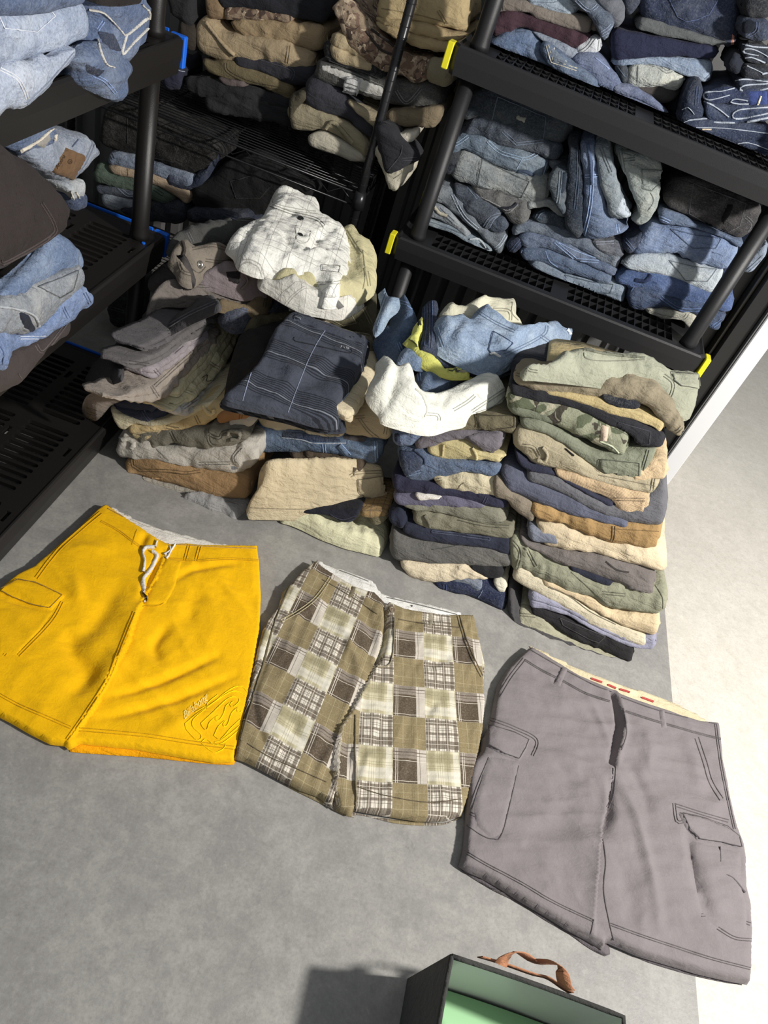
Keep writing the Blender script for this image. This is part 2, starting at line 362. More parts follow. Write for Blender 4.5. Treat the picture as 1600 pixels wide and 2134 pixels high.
def band(name, label, rgb, top, bot, plane, kind='twill', cat='shorts', lobes=1, depth=.26, wr=.0035, rend=.022, feats=(), group=None, N=None, bulge=.66, fwd=.004, parent=None, zmin=.0008):
    """a folded garment seen from its front edge: top and bottom outlines of that edge, thickness and depth behind it"""
    _seed[0] += 7; sd = _seed[0]; rnd = random.Random(sd)
    P0, n = plane; mat = cloth(rgb, kind)
    nh = np.array([n[0], n[1], 0.]); nh /= np.linalg.norm(nh)
    if np.dot(nh, P0+np.array([0, 0, 0])-CAM) < 0: nh = -nh          # points away from the camera
    A0 = np.array([hit(x, y, P0, n) for x, y in pl_at(top, [0, .5, 1])]); L = np.linalg.norm(A0[2]-A0[0])
    N = N or int(np.clip(L/.0055, 24, 110)); ts = np.linspace(0, 1, N)
    ts = .5-.5*np.cos(math.pi*ts)*(.35)-.5*(1-2*ts)*.65
    A = np.array([hit(x, y, P0, n) for x, y in pl_at(top, ts)]); B = np.array([hit(x, y, P0, n) for x, y in pl_at(bot, ts)])
    C = (A+B)/2; H = (A-B)/2*.965; hh = np.linalg.norm(H, axis=1); wr = min(wr, .24*float(np.median(hh)))
    Lc = np.r_[0, np.cumsum(np.linalg.norm(np.diff(C, axis=0), axis=1))]
    tau = np.clip(np.minimum(Lc, Lc[-1]-Lc)/rend, 0, 1); e = np.sqrt(np.clip(1-(1-tau)**2.4, 0, 1)); es = .50+.50*e
    prof = []
    nt = 9 if lobes == 1 else 7
    for i in range(lobes):
        wc = 1-(2*i+1)/lobes
        for th in np.linspace(math.pi/2, -math.pi/2, nt)[(1 if i else 0):]:
            prof.append((i, max(0., math.cos(th))**.62, wc+math.sin(th)/lobes))
    nf = len(prof); nbk = 7
    back_t = [(f, 1.) for f in np.linspace(0, 1, nbk+1)[1:]]; back_b = [(f, -1.) for f in np.linspace(1, 0, nbk+1)[:-1]]
    rows = []; uvr = []
    offs = [np.array([vnoise(np.array([[l*7., i*3.1, sd*.37]]), 1, sd)[0] for l in Lc])*.006 for i in range(lobes)]
    sagn = vnoise(np.c_[Lc, Lc*0, Lc*0], 12, sd+9)*.003
    M = nf+2*nbk
    V = np.zeros((N, M, 3)); UV = np.zeros((N, M, 2))
    for j in range(N):
        r0 = hh[j]/lobes*bulge*es[j]; fo = (1-e[j])*rend*1.1-fwd
        acc = 0; last = None
        seq = []
        for (f, wv) in reversed(back_t): seq.append(('b', f, wv))
        for p in prof: seq.append(('f',)+p)
        for (f, wv) in reversed(back_b): seq.append(('b', f, wv))
        for k, q in enumerate(seq):
            if q[0] == 'b': u = fo+r0+q[1]*(depth-r0-fo*1.6); wv = q[2]*(1-.08*math.sin(q[1]*3.0))
            else: u = fo+r0*(1-q[2])+offs[q[1]][j]*(1 if lobes > 1 else .3)*q[2]; wv = q[3]
            pt = C[j]+H[j]*wv*es[j]+nh*u
            V[j, k] = pt
            if last is not None: acc += np.linalg.norm(pt-last)
            last = pt; UV[j, k] = (Lc[j], acc)
    flat = V.reshape(-1, 3); 
    dn = wrink(flat*np.array([1., 1., 1.25]), sd)*wr
    Cn = np.repeat(C, M, 0)+nh*(.25*depth); out = flat-Cn; out -= np.outer(out @ nh, nh)*0; 
    # approximate outward normals from the grid
    du = np.gradient(V, axis=0); dv = np.gradient(V, axis=1); nn = np.cross(du, dv); nn /= np.linalg.norm(nn, axis=2)[:, :, None]+1e-12; nn = nn.reshape(-1, 3)
    mid = np.repeat(C, M, 0)+nh*(hh.mean()); s = np.sign(np.mean(np.sum(nn*(flat-mid), 1))); nn *= s
    flat = flat+nn*dn[:, None]; flat[:, 2] = np.where(flat[:, 2] < zmin, zmin+.0004*(flat[:, 2]-zmin), flat[:, 2])
    Fc = []
    for j in range(N-1):
        for k in range(M-1): Fc.append((j*M+k, (j+1)*M+k, (j+1)*M+k+1, j*M+k+1))
        Fc.append((j*M+M-1, (j+1)*M+M-1, (j+1)*M, j*M))
    # closed ends (fans)
    Vl = flat; base = len(flat)
    for j in (0, N-1):
        ring_ = Vl[j*M:(j+1)*M]; c0 = ring_.mean(0); o_ = len(Vl); dirn = (C[0]-C[2] if j == 0 else C[-1]-C[-3]); dirn = dirn/(np.linalg.norm(dirn)+1e-9)
        half = M//2; mids = []
        Vl = np.r_[Vl, ring_, [ring_[k]*.55+.45*ring_[M-1-k]+dirn*.003 for k in range(half)]]
        for k in range(half-1):
            for q in ((o_+k, o_+k+1, o_+M+k+1, o_+M+k), (o_+M-1-k, o_+M+k, o_+M+k+1, o_+M-2-k)): Fc.append(q if j else tuple(reversed(q)))
        if M % 2: Fc.append((o_+half-1, o_+half, o_+M+half-1)); Fc.append((o_+half, o_+half+1, o_+M+half-1))
        else: Fc.append((o_+half-1, o_+half, o_+M+half-1))
    if s < 0: Fc = [tuple(reversed(f)) for f in Fc]
    uv = np.r_[UV.reshape(-1, 2), np.zeros((len(Vl)-len(flat), 2))]
    o = mesh_obj(name, Vl, Fc, mat, parent, uv=uv, loc=None if parent is not None else (float(C[:, 0].mean()), float(C[:, 1].mean()), float(B[:, 2].min())))
    if parent is None: tag(o, label, cat, group)
    o['_o'] = list(o.location) if parent is None else list(parent['_o'] if '_o' in parent else parent.location)
    finish(o, Vl, Fc, feats, mat, rgb)
    return o

def zplane(ctrl):
    P = np.array([onz(*c) for c in ctrl])
    if len(P) < 3: return (np.array([0, 0, P[:, 2].mean()]), np.array([0, 0, 1.]))
    a = np.linalg.lstsq(np.c_[np.ones(len(P)), P[:, 0], P[:, 1]], P[:, 2], rcond=None)[0]
    return (np.array([0, 0, a[0]]), np.array([-a[1], -a[2], 1.]))
def drape(name, label, rgb, outline, z, kind='twill', cat='shorts', t=.02, r=None, res=.008, wr=.004, wsc=1.0, folds=(), feats=(), group=None, uvrot=0., sharp=False, uvf=None, parent=None, mat=None, dome=0., fk=1.):
    """a garment lying more or less flat: outline, plane (z or control points), thickness and named folds"""
    _seed[0] += 7; sd = _seed[0]
    P0, n = zplane(z) if isinstance(z, (list, tuple)) else (np.array([0, 0, float(z)]), np.array([0, 0, 1.]))
    mat = mat or cloth(rgb, kind); r = r or t*.9
    m_ = len(outline)
    if sharp:
        px = []
        for i in range(m_):
            a, b = np.array(outline[i], float), np.array(outline[(i+1) % m_], float); k = max(1, int(np.linalg.norm(b-a)/7))
            for j in range(k): px.append(a+(b-a)*j/k)
    else:
        O = np.array(outline, float); px = []
        for i in range(m_):
            p0, p1, p2, p3 = O[i-1], O[i], O[(i+1) % m_], O[(i+2) % m_]; k = max(1, int(np.linalg.norm(p2-p1)/7)); c = .75
            for s in np.linspace(0, 1, k+1)[:-1]:
                cr = .5*((2*p1)+(-p0+p2)*s+(2*p0-5*p1+4*p2-p3)*s*s+(-p0+3*p1-3*p2+p3)*s**3); px.append(c*cr+(1-c)*(p1+(p2-p1)*s))
    BW = np.array([hit(x, y, P0-np.array([0, 0, t*.45]), n) for x, y in px]); B = BW[:, :2]
    zf = lambda G: P0[2]-(n[0]*(G[:, 0]-P0[0])+n[1]*(G[:, 1]-P0[1]))/n[2]
    x0, y0 = B.min(0); x1, y1 = B.max(0)
    rr = random.Random(sd)
    gx, gy = np.meshgrid(np.arange(x0, x1, res), np.arange(y0, y1, res*.866)); gx[1::2] += res/2
    G = np.stack([gx.ravel(), gy.ravel()], 1); d = poly_dist(G, B); G = G[inside(G, B) & (d > res*.45)]
    # extra rings near the edge for a rounded rim
    nb = len(B); P = np.r_[B, G]
    res_ = delaunay_2d_cdt([Vector(p) for p in P], [(i, (i+1) % nb) for i in range(nb)], [], 1, 1e-6)
    VV = np.array([tuple(v) for v in res_[0]]); tri = [tuple(f) for f in res_[2]]
    D = poly_dist(VV, B); q = np.clip(D/r, 0, 1); rim = np.sqrt(np.clip(1-(1-q)**2, 0, 1))
    zt = zf(VV)-t+t*rim
    amp = np.clip(D/.022, 0, 1)
    X3 = np.c_[VV, zt]
    zt = zt+wrink(X3, sd, wsc)*wr*(.15+.85*amp)
    if dome: zt += dome*(1-np.exp(-D/.08))
    for fo in folds:
        pts, am, wd = fo[:3]; am = am*fk; mode = fo[3] if len(fo) > 3 else 'r'
        Lp = np.array([hit(x, y, P0, n)[:2] for x, y in pl_at(pts, np.linspace(0, 1, 16))]); dd, sg, tt = line_dist(VV, Lp)
        endf = np.sqrt(np.clip(np.sin(math.pi*np.clip(tt, .03, .97)), 0, 1)) if mode[0] != 'f' else 1.
        if mode[0] in 'rf' and mode != 'fs': zt += am*np.exp(-(dd/wd)**2)*endf*amp
        elif mode == 's' or mode == 'fs': zt += am*np.where(sg > 0, np.exp(-dd/wd), -.35*np.exp(-dd/(wd*.5)))*endf*amp
        elif mode == 't': zt += am*np.where(sg < 0, np.exp(-dd/wd), -.35*np.exp(-dd/(wd*.5)))*endf*amp
    zb = zf(VV)-t
    zt = np.maximum(zt, zb+.0006)
    nV = len(VV); V = np.r_[np.c_[VV, zt], np.c_[VV, zb-.0004]]
    Fc = [f for f in tri]+[tuple(i+nV for i in reversed(f)) for f in tri]
    from collections import Counter
    ec = {}
    for f in tri:
        for a, b in zip(f, f[1:]+f[:1]): ec[(a, b)] = 1
    for (a, b) in list(ec):
        if (b, a) not in ec: Fc.append((b, a, a+nV, b+nV))
    ca, sa = math.cos(math.radians(uvrot)), math.sin(math.radians(uvrot))
    uv = np.c_[V[:, 0]*ca+V[:, 1]*sa, -V[:, 0]*sa+V[:, 1]*ca] if uvf is None else uvf(V)
    c = B.mean(0)
    o = mesh_obj(name, V, Fc, mat, parent, uv=uv, loc=None if parent is not None else (float(c[0]), float(c[1]), float(zb.min())))
    if parent is None: tag(o, label, cat, group)
    o['_o'] = list(o.location) if parent is None else list(parent['_o'] if '_o' in parent else parent.location)
    finish(o, V, Fc, feats, mat, rgb)
    return o
# ================================================================ the setting
def concrete(name, a, b, big, rough):
    t = NT(name); P = t.coord('Object'); A, B = srgb(*a), srgb(*b)
    n1 = t.noise(P, 1.6, 6, .65); n2 = t.noise(P, 9, 8, .72, .3); n3 = t.noise(P, 160, 3, .65); n4 = t.noise(P, 42, 6, .75, .2); n5 = t.noise(P, 26, 4, .7, .8)
    col = t.mix(t.ramp(n2, .36, .66), A, B); col = t.mix(t.math('MULTIPLY', t.ramp(n1, .35, .7), big), col, mul(A, .84))
    col = t.mix(t.math('MULTIPLY', t.ramp(n4, .45, .68), .38), col, mul(A, .72)); col = t.mix(t.math('MULTIPLY', t.ramp(n4, .46, .30), .30), col, mul(B, 1.25)); col = t.mix(t.math('MULTIPLY', t.ramp(n3, .45, .75), .30), col, mul(A, .62)); col = t.mix(t.math('MULTIPLY', t.ramp(n3, .45, .25), .22), col, mul(B, 1.3))
    col = t.mix(t.math('MULTIPLY', t.ramp(n5, .70, .76), .55), col, mul(A, .5))
    mpn = t.n('ShaderNodeMapping'); t.L(P, mpn.inputs[0]); mpn.inputs[3].default_value = (1, .35, 1); vo = t.n('ShaderNodeTexVoronoi', feature='DISTANCE_TO_EDGE'); vo.inputs['Scale'].default_value = 1.1
    ds = t.n('ShaderNodeVectorMath', operation='ADD'); t.L(mpn.outputs[0], ds.inputs[0]); nz = t.n('ShaderNodeTexNoise'); nz.inputs['Scale'].default_value = 5; nz.inputs['Detail'].default_value = 8; t.L(P, nz.inputs['Vector'])
    sc_ = t.n('ShaderNodeVectorMath', operation='SCALE'); t.L(nz.outputs[1], sc_.inputs[0]); sc_.inputs['Scale'].default_value = .3; t.L(sc_.outputs[0], ds.inputs[1]); t.L(ds.outputs[0], vo.inputs['Vector'])
    gate = t.ramp(t.noise(P, 3.1, 2, .5), .52, .6); cr = t.math('MULTIPLY', t.math('MULTIPLY', t.ramp(vo.outputs['Distance'], .0022, .0), .5), gate); col = t.mix(cr, col, mul(A, .6))
    t.L(col, t.b.inputs['Base Color']); t.L(t.ramp(n2, .3, .7, rough-.08, rough+.1), t.b.inputs['Roughness'])
    t.b.inputs['Specular IOR Level'].default_value = .35
    t.L(t.bump(t.math('ADD', n4, t.math('MULTIPLY', n3, .5)), .25, .002), t.b.inputs['Normal']); return t.m
def struct(o): o['kind'] = 'structure'; return o
FX = .935
fl = MB(); fl.box((-1.75, -.6, -.06), (FX, 2.62, 0)); struct(fl.build('floor', concrete('grey_concrete', (140, 138, 135), (160, 158, 153), .35, .5)))
fl = MB(); fl.box((FX+.0005, -.6, -.06), (3.6, 6.2, -.0006)); struct(fl.build('floor', concrete('pale_concrete', (199, 194, 184), (206, 201, 192), .2, .6)))
# corrugated back wall
wall_m = plain('dark_sheet_metal', (104, 104, 104), .36, .0, .25, 320, .5)
def corr(x0, x1, y):
    xs = []; x = x0; mb = MB(); pr = []
    while x < x1:
        for dx, dy in ((0, 0), (.030, 0), (.040, .022), (.058, .022), (.068, 0)):
            if x+dx <= x1: pr.append((x+dx, y+dy))
        x += .068
    pr.append((x1, y)); V = [(a, b, 0.) for a, b in pr]+[(a, b, 2.4) for a, b in pr]; n = len(pr)
    V += [(a, y+.05, 0.) for a, b in pr]+[(a, y+.05, 2.4) for a, b in pr]
    F = [(i, i+1, n+i+1, n+i) for i in range(n-1)]+[(2*n+i+1, 2*n+i, 3*n+i, 3*n+i+1) for i in range(n-1)]+[(n+i, n+i+1, 3*n+i+1, 3*n+i) for i in range(n-1)]
    F += [(0, n, 3*n, 2*n), (n-1, 3*n-1, 4*n-1, 2*n-1)]
    mb.add(V, F); return mb
struct(corr(-1.62, -.345, 2.60).build('wall_back', wall_m)); struct(corr(-.295, .80, 2.585).build('wall_back', wall_m))
g = MB(); g.box((-.40, 2.655, 0), (-.24, 2.70, 2.4)); struct(g.build('wall_back', plain('black_gap', (12, 12, 12), .6)))
g = MB(); g.box((-1.75, -.6, 0), (-1.68, 2.62, 2.4)); struct(g.build('wall_left', plain('grey_wall', (92, 92, 92), .7)))
g = MB(); g.box((-1.66, 2.575, 0), (-1.56, 2.598, 2.4), .004); struct(g.build('trim_1', plain('grey_trim', (176, 174, 168), .6)))
blk = plain('black_painted_frame', (24, 24, 25), .38)
g = MB(); g.box((.80, 2.44, 0), (.855, 2.66, 2.4), .003); struct(g.build('trim_2', blk))
g = MB(); g.box((.855, 2.40, 0), (.866, 2.62, 2.4), .002); struct(g.build('trim_3', plain('dull_metal_track', (120, 118, 112), .3, .8)))
g = MB(); g.box((.866, 2.37, 0), (.921, 2.64, 2.4), .003); struct(g.build('trim_4', blk))
g = MB(); g.box((.921, 2.352, 0), (.927, 2.60, 2.4), .001); struct(g.build('trim_5', plain('grey_seal', (112, 112, 112), .6)))
g = MB(); g.box((.927, 2.345, 0), (.988, 2.64, 2.4), .003); struct(g.build('trim_6', plain('white_door_jamb', (226, 226, 228), .55)))

# ================================================================ plastic shelving
pl_black = plain('black_moulded_plastic', (33, 33, 35), .42, 0, .35, 900, .45)
pl_dark = plain('dark_brown_black_plastic', (30, 28, 27), .36, 0, .3, 900, .45)
yel = plain('yellow_plastic', (232, 222, 40), .45); blu = plain('blue_plastic', (24, 104, 224), .45)
def plate(outline, holes, z1, th, T):
    pts = list(outline); edges = [(i, (i+1) % len(outline)) for i in range(len(outline))]
    for h in holes:
        b = len(pts); pts += h; edges += [(b+i, b+(i+1) % len(h)) for i in range(len(h))]
    r = delaunay_2d_cdt([Vector(p) for p in pts], edges, [], 1, 1e-7)
    V = np.array([tuple(v) for v in r[0]]); F = np.array(r[2]); c = V[F].mean(1)
    out = np.zeros(len(F), bool)
    for h in holes:
        hh = np.array(h); m_ = (c[:, 0] > hh[:, 0].min()) & (c[:, 0] < hh[:, 0].max()) & (c[:, 1] > hh[:, 1].min()) & (c[:, 1] < hh[:, 1].max())
        if m_.any(): idx = np.where(m_)[0]; out[idx] |= inside(c[idx], hh)
    F = F[~out]; n = len(V); ec = set()
    for f in F:
        for a, b in ((f[0], f[1]), (f[1], f[2]), (f[2], f[0])): ec.add((int(a), int(b)))
    X = [T(x, y, z1) for x, y in V]+[T(x, y, z1-th) for x, y in V]
    Fc = [tuple(map(int, f)) for f in F]+[tuple(int(i)+n for i in reversed(f)) for f in F]
    Fc += [(b, a, a+n, b+n) for a, b in ec if (b, a) not in ec]
    return X, Fc
def shelf_unit(name, label, T, W, D, zs, lip, holes, col, clip_col, zfn=None, posts_top=1.45, pr=.0215, legs0=0.0):
    """W along the front, D deep; T maps local (u, v, z) to the room; one thing with all its shelves, lips, clips and posts"""
    root = empty(name, T(0, 0, 0)); tag(root, label, 'shelving unit'); root['_o'] = list(root.location)
    ins = .05; zs2 = zs
    for zi, z in enumerate(zs):
        Z = lambda u, zz: zz+(zfn(zi, u) if zfn else 0)
        TT = lambda u, v, zz: T(u, v, Z(u, zz))
        X, Fc = plate([(.006, .006), (W-.006, .006), (W-.006, D-.006), (.006, D-.006)], holes(zi), z-.004, .028 if zfn else .012, TT)
        sh = mesh_obj('shelf', X, Fc, col, root, smooth=False)
        # lip: sloping outer wall with a rolled top edge, all round
        pf = [(.0, -lip), (-.004, -lip*.5), (-.004, -.006), (.0, -.001), (.004, .0), (.010, -.004), (.010, -lip)]
        c4 = [(0, 0), (W, 0), (W, D), (0, D)]; V = []; F = []
        m_ = len(pf)
        ring = []
        for (cx, cy), (sx, sy) in zip(c4, ((1, 1), (-1, 1), (-1, -1), (1, -1))):
            for a, b in (((.012, 0), (0, .012)) if (sx, sy) in ((-1, 1), (1, -1)) else ((0, .012), (.012, 0))): ring.append((cx, cy, sx, sy, a, b))
        for cx, cy, sx, sy, a, b in ring:
            for o_, zz in pf:
                V.append(TT(cx+sx*(o_+a), cy+sy*(o_+b), z+zz))
        R_ = len(ring)
        for i in range(R_):
            for k in range(m_-1): F.append((i*m_+k, ((i+1) % R_)*m_+k, ((i+1) % R_)*m_+k+1, i*m_+k+1))
            F.append((i*m_+m_-1, ((i+1) % R_)*m_+m_-1, ((i+1) % R_)*m_, i*m_))
        mb = MB(); mb.add(V, F); mesh_obj('rim', mb.v, mb.f, col, root, smooth=False)
        # coloured corner clips on the short ends
        for u0, u1 in ((-.021, -.0045), (W+.0045, W+.021)):
            for v0, v1 in ((-.003, .034), (D-.034, D+.003)):
                mb = MB(); b = MB(); b.box((u0, v0, z-lip*.92), (u1, v1, z-.002), .002); mb.add([TT(*p) for p in b.v], b.f)
                mb.build('corner_clip', clip_col, root)
    for (u, v) in ((ins, .045), (W-ins, .045), (ins, D-.045), (W-ins, D-.045)):
        for i in range(len(zs)):
            z0 = zs[i] if i >= 0 else 0; z1 = (zs[i+1]-lip if i+1 < len(zs) else posts_top)
            z0 -= .004
            mb = MB(); q = [(z0, pr*1.16), (z0+.012, pr*1.12), (z0+.03, pr), (z1, pr)]
            d_ = (zfn(i, u) if zfn else 0)
            mb.tube([T(u, v, a+d_) for a, _ in q], [b for _, b in q], 20); mb.build('post', col, root, smooth=True)
    for (u, v) in ((ins, .045), (W-ins, .045), (ins, D-.045), (W-ins, D-.045)):
        mb = MB(); mb.tube([T(u, v, 0), T(u, v, max(.01, zs[0]-.012))], pr*1.05, 16); mb.build('foot', col, root, smooth=True)
    return root
def slot(x0, y0, x1, y1):      # rounded slot, long in local v
    r = (x1-x0)/2; cx = (x0+x1)/2; n = 6
    return [(cx-r*math.cos(a), y0+r-r*math.sin(a)) for a in np.linspace(0, math.pi, n)]+[(cx+r*math.cos(a), y1-r+r*math.sin(a)) for a in np.linspace(0, math.pi, n)]
def rect(x0, y0, x1, y1): return [(x0, y0), (x1, y0), (x1, y1), (x0, y1)]
# left unit: front runs along -y; u measured from the far end towards the camera, v from the front to the left
def TL(u, v, z): return (-.742-v, 1.762-u, z)
def holesL(zi):
    H = []
    for v0, v1 in ((.058, .170), (.205, .317), (.35, .44)):
        for u0 in (.062, .352, .642):
            for k in range(11): H.append(slot(u0+k*.0232, v0, u0+k*.0232+.0155, v1))
    for v0 in (.024, .184):
        for u0 in (.11, .40, .66): H.append(rect(u0, v0, u0+.034, v0+.012))
    return H
shelf_unit('plastic_shelving', 'dark plastic shelving unit with slotted shelves and blue corner clips, on the left', TL, .95, .46, [.075, .518, .975], .072, holesL, pl_dark, blu, posts_top=1.50)
# the blue edging strip seen along the far end of the two lower shelves
# right unit: lattice shelves
YR = math.radians(-2.5); cR, sR = math.cos(YR), math.sin(YR)
def TR(u, v, z): return (-.205+u*cR-v*sR, 2.105+u*sR+v*cR, z)
def holesR(zi):
    H = []; nu, nv = 32, 8; u0, u1, v0, v1 = .095, .845, .030, .42; du, dv = (u1-u0)/nu, (v1-v0)/nv
    for i in range(nu):
        for j in range(nv):
            a, b, c, d = u0+i*du+.0013, v0+j*dv+.0013, u0+(i+1)*du-.0013, v0+(j+1)*dv-.0013
            if i in (16, 17): continue
            if zi == 2:
                H.append([(a, b), (c-.001, b), (a, d-.001)]) ; H.append([(c, b+.001), (c, d), (a+.001, d)])
            else: H.append(rect(a, b, c, d))
    return H
shelf_unit('plastic_shelving', 'black plastic shelving unit with lattice shelves and yellow corner clips, holding jeans', TR, .94, .46, [.115, .60, 1.095], .068, holesR, pl_black, yel,
           zfn=lambda zi, u: (.012*u if zi == 1 else -.008*u if zi == 2 else 0), posts_top=1.58)
# blue end strips of the left unit
lr = [o for o in COL.objects if o.name == 'plastic_shelving'][0]
for z in (.075, .518, .975):
    mb = MB(); b = MB(); b.box((-.0085, .036, z-.02), (-.0045, .424, z+.0035), .001); mb.add([TL(*p) for p in b.v], b.f); mb.build('end_strip', blu, lr)
for z, u, v in ((.518, .075, .022), (.075, .075, .022)):
    mb = MB(); mb.tube([TL(u, v, z-.006), TL(u, v, z-.0012)], .0045, 14); mb.build('plug', blu, lr)

# ================================================================ wire shelving
wm = plain('black_coated_wire', (38, 38, 40), .3, .3, 0, 1, .6)
def wire_unit():
    X0, X1, Y0, Y1 = -1.44, -.352, 2.20, 2.54
    root = empty('wire_shelving', (X0, Y0, 0)); tag(root, 'black wire shelving rack with ringed posts behind the floor piles', 'wire rack'); root['_o'] = list(root.location)
    for x in (X0, X1):
        for y in (Y0, Y1):
            mb = MB(); mb.tube([(x, y, 0.012), (x, y, 1.55)], .0128, 18); p = mb.build('post', wm, root, smooth=True)
            mb = MB()
            for k in range(58):
                z = .03+k*.0254
                mb.tube([(x, y, z-.0012), (x, y, z+.0012)], .0139, 14)
            g = mb.build('groove_ring', wm, root); g['kind'] = 'stuff'
            mb = MB(); mb.tube([(x, y, 0), (x, y, .012)], .018, 14); mb.build('foot', wm, root, smooth=True)
    for zi, z in enumerate((.12, .635, 1.34)):
        fr = MB()
        for y in (Y0, Y1):
            fr.tube([(X0, y, z), (X1, y, z)], .0032, 8); fr.tube([(X0, y, z-.038), (X1, y, z-.038)], .0028, 8)
            n = 14; xs = np.linspace(X0+.02, X1-.02, 2*n+1)
            fr.tube([(x, y, z-.002 if i % 2 else z-.028) for i, x in enumerate(xs)], .0017, 6)
        for x in (X0, X1):
            fr.tube([(x, Y0, z), (x, Y1, z)], .0032, 8); fr.tube([(x, Y0, z-.038), (x, Y1, z-.038)], .0028, 8)
            xs = np.linspace(Y0+.02, Y1-.02, 15); fr.tube([(x, y, z-.002 if i % 2 else z-.028) for i, y in enumerate(xs)], .0017, 6)
        for x in np.linspace(X0+.18, X1-.18, 4): fr.tube([(x, Y0, z-.004), (x, Y1, z-.004)], .0028, 8)
        fr.build('shelf_frame', wm, root, smooth=True)
        for y in np.arange(Y0+.018, Y1-.005, .021):
            mb = MB(); mb.tube([(X0, y, z), (X1, y, z)], .0017, 6); mb.build('shelf_wire', wm, root, smooth=True)
        for x in (X0, X1):
            for y in (Y0, Y1):
                mb = MB(); mb.tube([(x, y, z-.042), (x, y, z-.02), (x, y, z+.008)], [.0205, .019, .0165], 18); mb.build('collar', wm, root, smooth=True)
wire_unit()
def K(x0, y0, s):
    return lambda *p: [(x0+p[i]/s, y0+p[i+1]/s) for i in range(0, len(p), 2)]
# ================================================================ right-hand floor stack
a = K(1030, 1080, 4); b = K(1030, 840, 4); c = K(1040, 700, 3.636)
PD = lean(1.43, .30); GD = 'folded shorts and trousers in the right-hand floor stack'
def D(label, rgb, top, bot, **k):
    k.setdefault('group', GD); k.setdefault('depth', .27); return band(k.pop('name', 'folded_shorts'), label, rgb, top, bot, k.pop('plane', PD), **k)
D('charcoal shorts at the very bottom of the right-hand floor stack, curling at the left', (74, 72, 74), a(110,560, 190,760, 300,960, 480,1030, 800,1150, 1000,1188), a(120,1060, 200,1112, 310,1070, 520,1135, 800,1186, 1000,1206), rend=.03, wr=.006)
D('pale olive folded shorts second from the bottom of the right-hand floor stack', (160, 156, 128), a(205,770, 380,810, 500,940, 640,1010, 800,1080, 1000,1180), a(180,880, 240,960, 420,1010, 560,1095, 760,1170, 990,1205), wr=.006, feats=[('double', a(200,800, 340,815)), ('double', a(800,1100, 770,1165))])
D('black trousers with dark stitching folded near the bottom of the right-hand floor stack', (40, 38, 40), a(300,730, 520,790, 700,870, 900,950, 1165,1060), a(310,790, 440,880, 640,1010, 860,1120, 1040,1205, 1140,1212), rend=.012, feats=[('pocket', a(520,815, 950,990, 885,1045, 790,1010, 550,880))])
D('lavender grey shorts folded between the black trousers and stone trousers, right-hand floor stack', (142, 142, 164), a(305,600, 420,650, 640,750, 860,870, 1100,980, 1345,990), a(295,740, 420,752, 560,790, 650,825, 820,930, 1000,1010, 1200,1090, 1340,1098), lobes=2, rend=.012)
D('stone coloured trousers with a stitched seam, low in the right-hand floor stack', (202, 190, 158), a(200,390, 400,520, 560,610, 760,750, 1000,870, 1275,990), a(145,490, 250,570, 400,652, 560,742, 760,872, 1000,1000, 1262,1072), rend=.014, feats=[('seam', a(450,575, 620,650, 800,780, 1010,885), dict(k=.55, w=1.2))])
D('warm tan trousers sixth from the bottom of the right-hand floor stack', (204, 180, 136), a(390,505, 620,600, 830,680, 1000,790, 1385,820), a(400,545, 640,645, 830,772, 1000,862, 1150,932, 1355,998), rend=.018)
D('sage green cargo shorts with a turned waistband, under the brown-grey cargo shorts', (140, 140, 114), a(120,165, 430,300, 640,410, 900,530, 1100,560, 1440,600), a(150,485, 240,445, 400,522, 640,622, 800,662, 980,762, 1390,816), rend=.02, lobes=1, wr=.006, feats=[('double', a(150,190, 215,290, 180,440)), ('patch', a(1110,770, 1395,775, 1395,800, 1110,805), dict(name='pocket_flap')), ('double', a(260,240, 350,400)), ('double', a(900,620, 1090,640)), ('seam', a(640,450, 980,750)), ('seam', a(1340,560, 1400,660, 1400,800))])
D('thin dark navy shorts showing as a sliver above the sage green cargo shorts', (38, 42, 58), a(600,380, 720,420, 850,470, 1000,540), a(610,412, 720,482, 800,512, 1000,580), depth=.2)
D('brown-grey cargo shorts with a frayed pocket flap, middle of the right-hand floor stack', (112, 104, 100), a(205,160, 380,240, 600,285, 900,320, 1345,460), a(230,222, 430,312, 620,392, 860,492, 1000,552, 1330,665), wr=.006, feats=[('patch', a(1000,555, 1330,572, 1322,650, 1255,678, 1100,640, 1005,600), dict(name='pocket_flap', lift=.004)), ('double', a(1010,590, 1110,645, 1250,670, 1315,640)), ('seam', a(930,360, 1020,430, 1120,450), dict(k=.5, w=2))])
D('slate blue shorts corner peeping out left of the cream khaki trousers', (112, 118, 134), a(270,70, 340,84, 420,108, 560,150), a(275,170, 340,202, 400,212, 560,230), depth=.18)
D('cream khaki trousers spreading wide below the mustard brown trousers', (204, 184, 146), a(325,30, 560,50, 700,120, 960,190, 1400,240), a(375,250, 560,272, 700,292, 860,302, 1100,382, 1446,468), rend=.026, wr=.005)
D('mustard brown trousers with a pocket panel at their right end, middle of right-hand floor stack', (160, 124, 64), b(300,840, 440,870, 620,930, 990,990, 1395,1050), b(350,955, 440,985, 560,1003, 650,1052, 860,1122, 980,1172, 1362,1228), rend=.012, wr=.006, feats=[('double', b(995,1025, 990,1120, 968,1175)), ('seam', b(985,1165, 1180,1200, 1360,1215)), ('seam', b(1010,1050, 1370,1070))])
D('plain taupe trousers draping down the left of the mustard brown trousers', (128, 116, 98), b(0,600, 120,700, 300,830, 330,900), b(0,780, 110,820, 200,930, 320,1000), depth=.14, rend=.01)
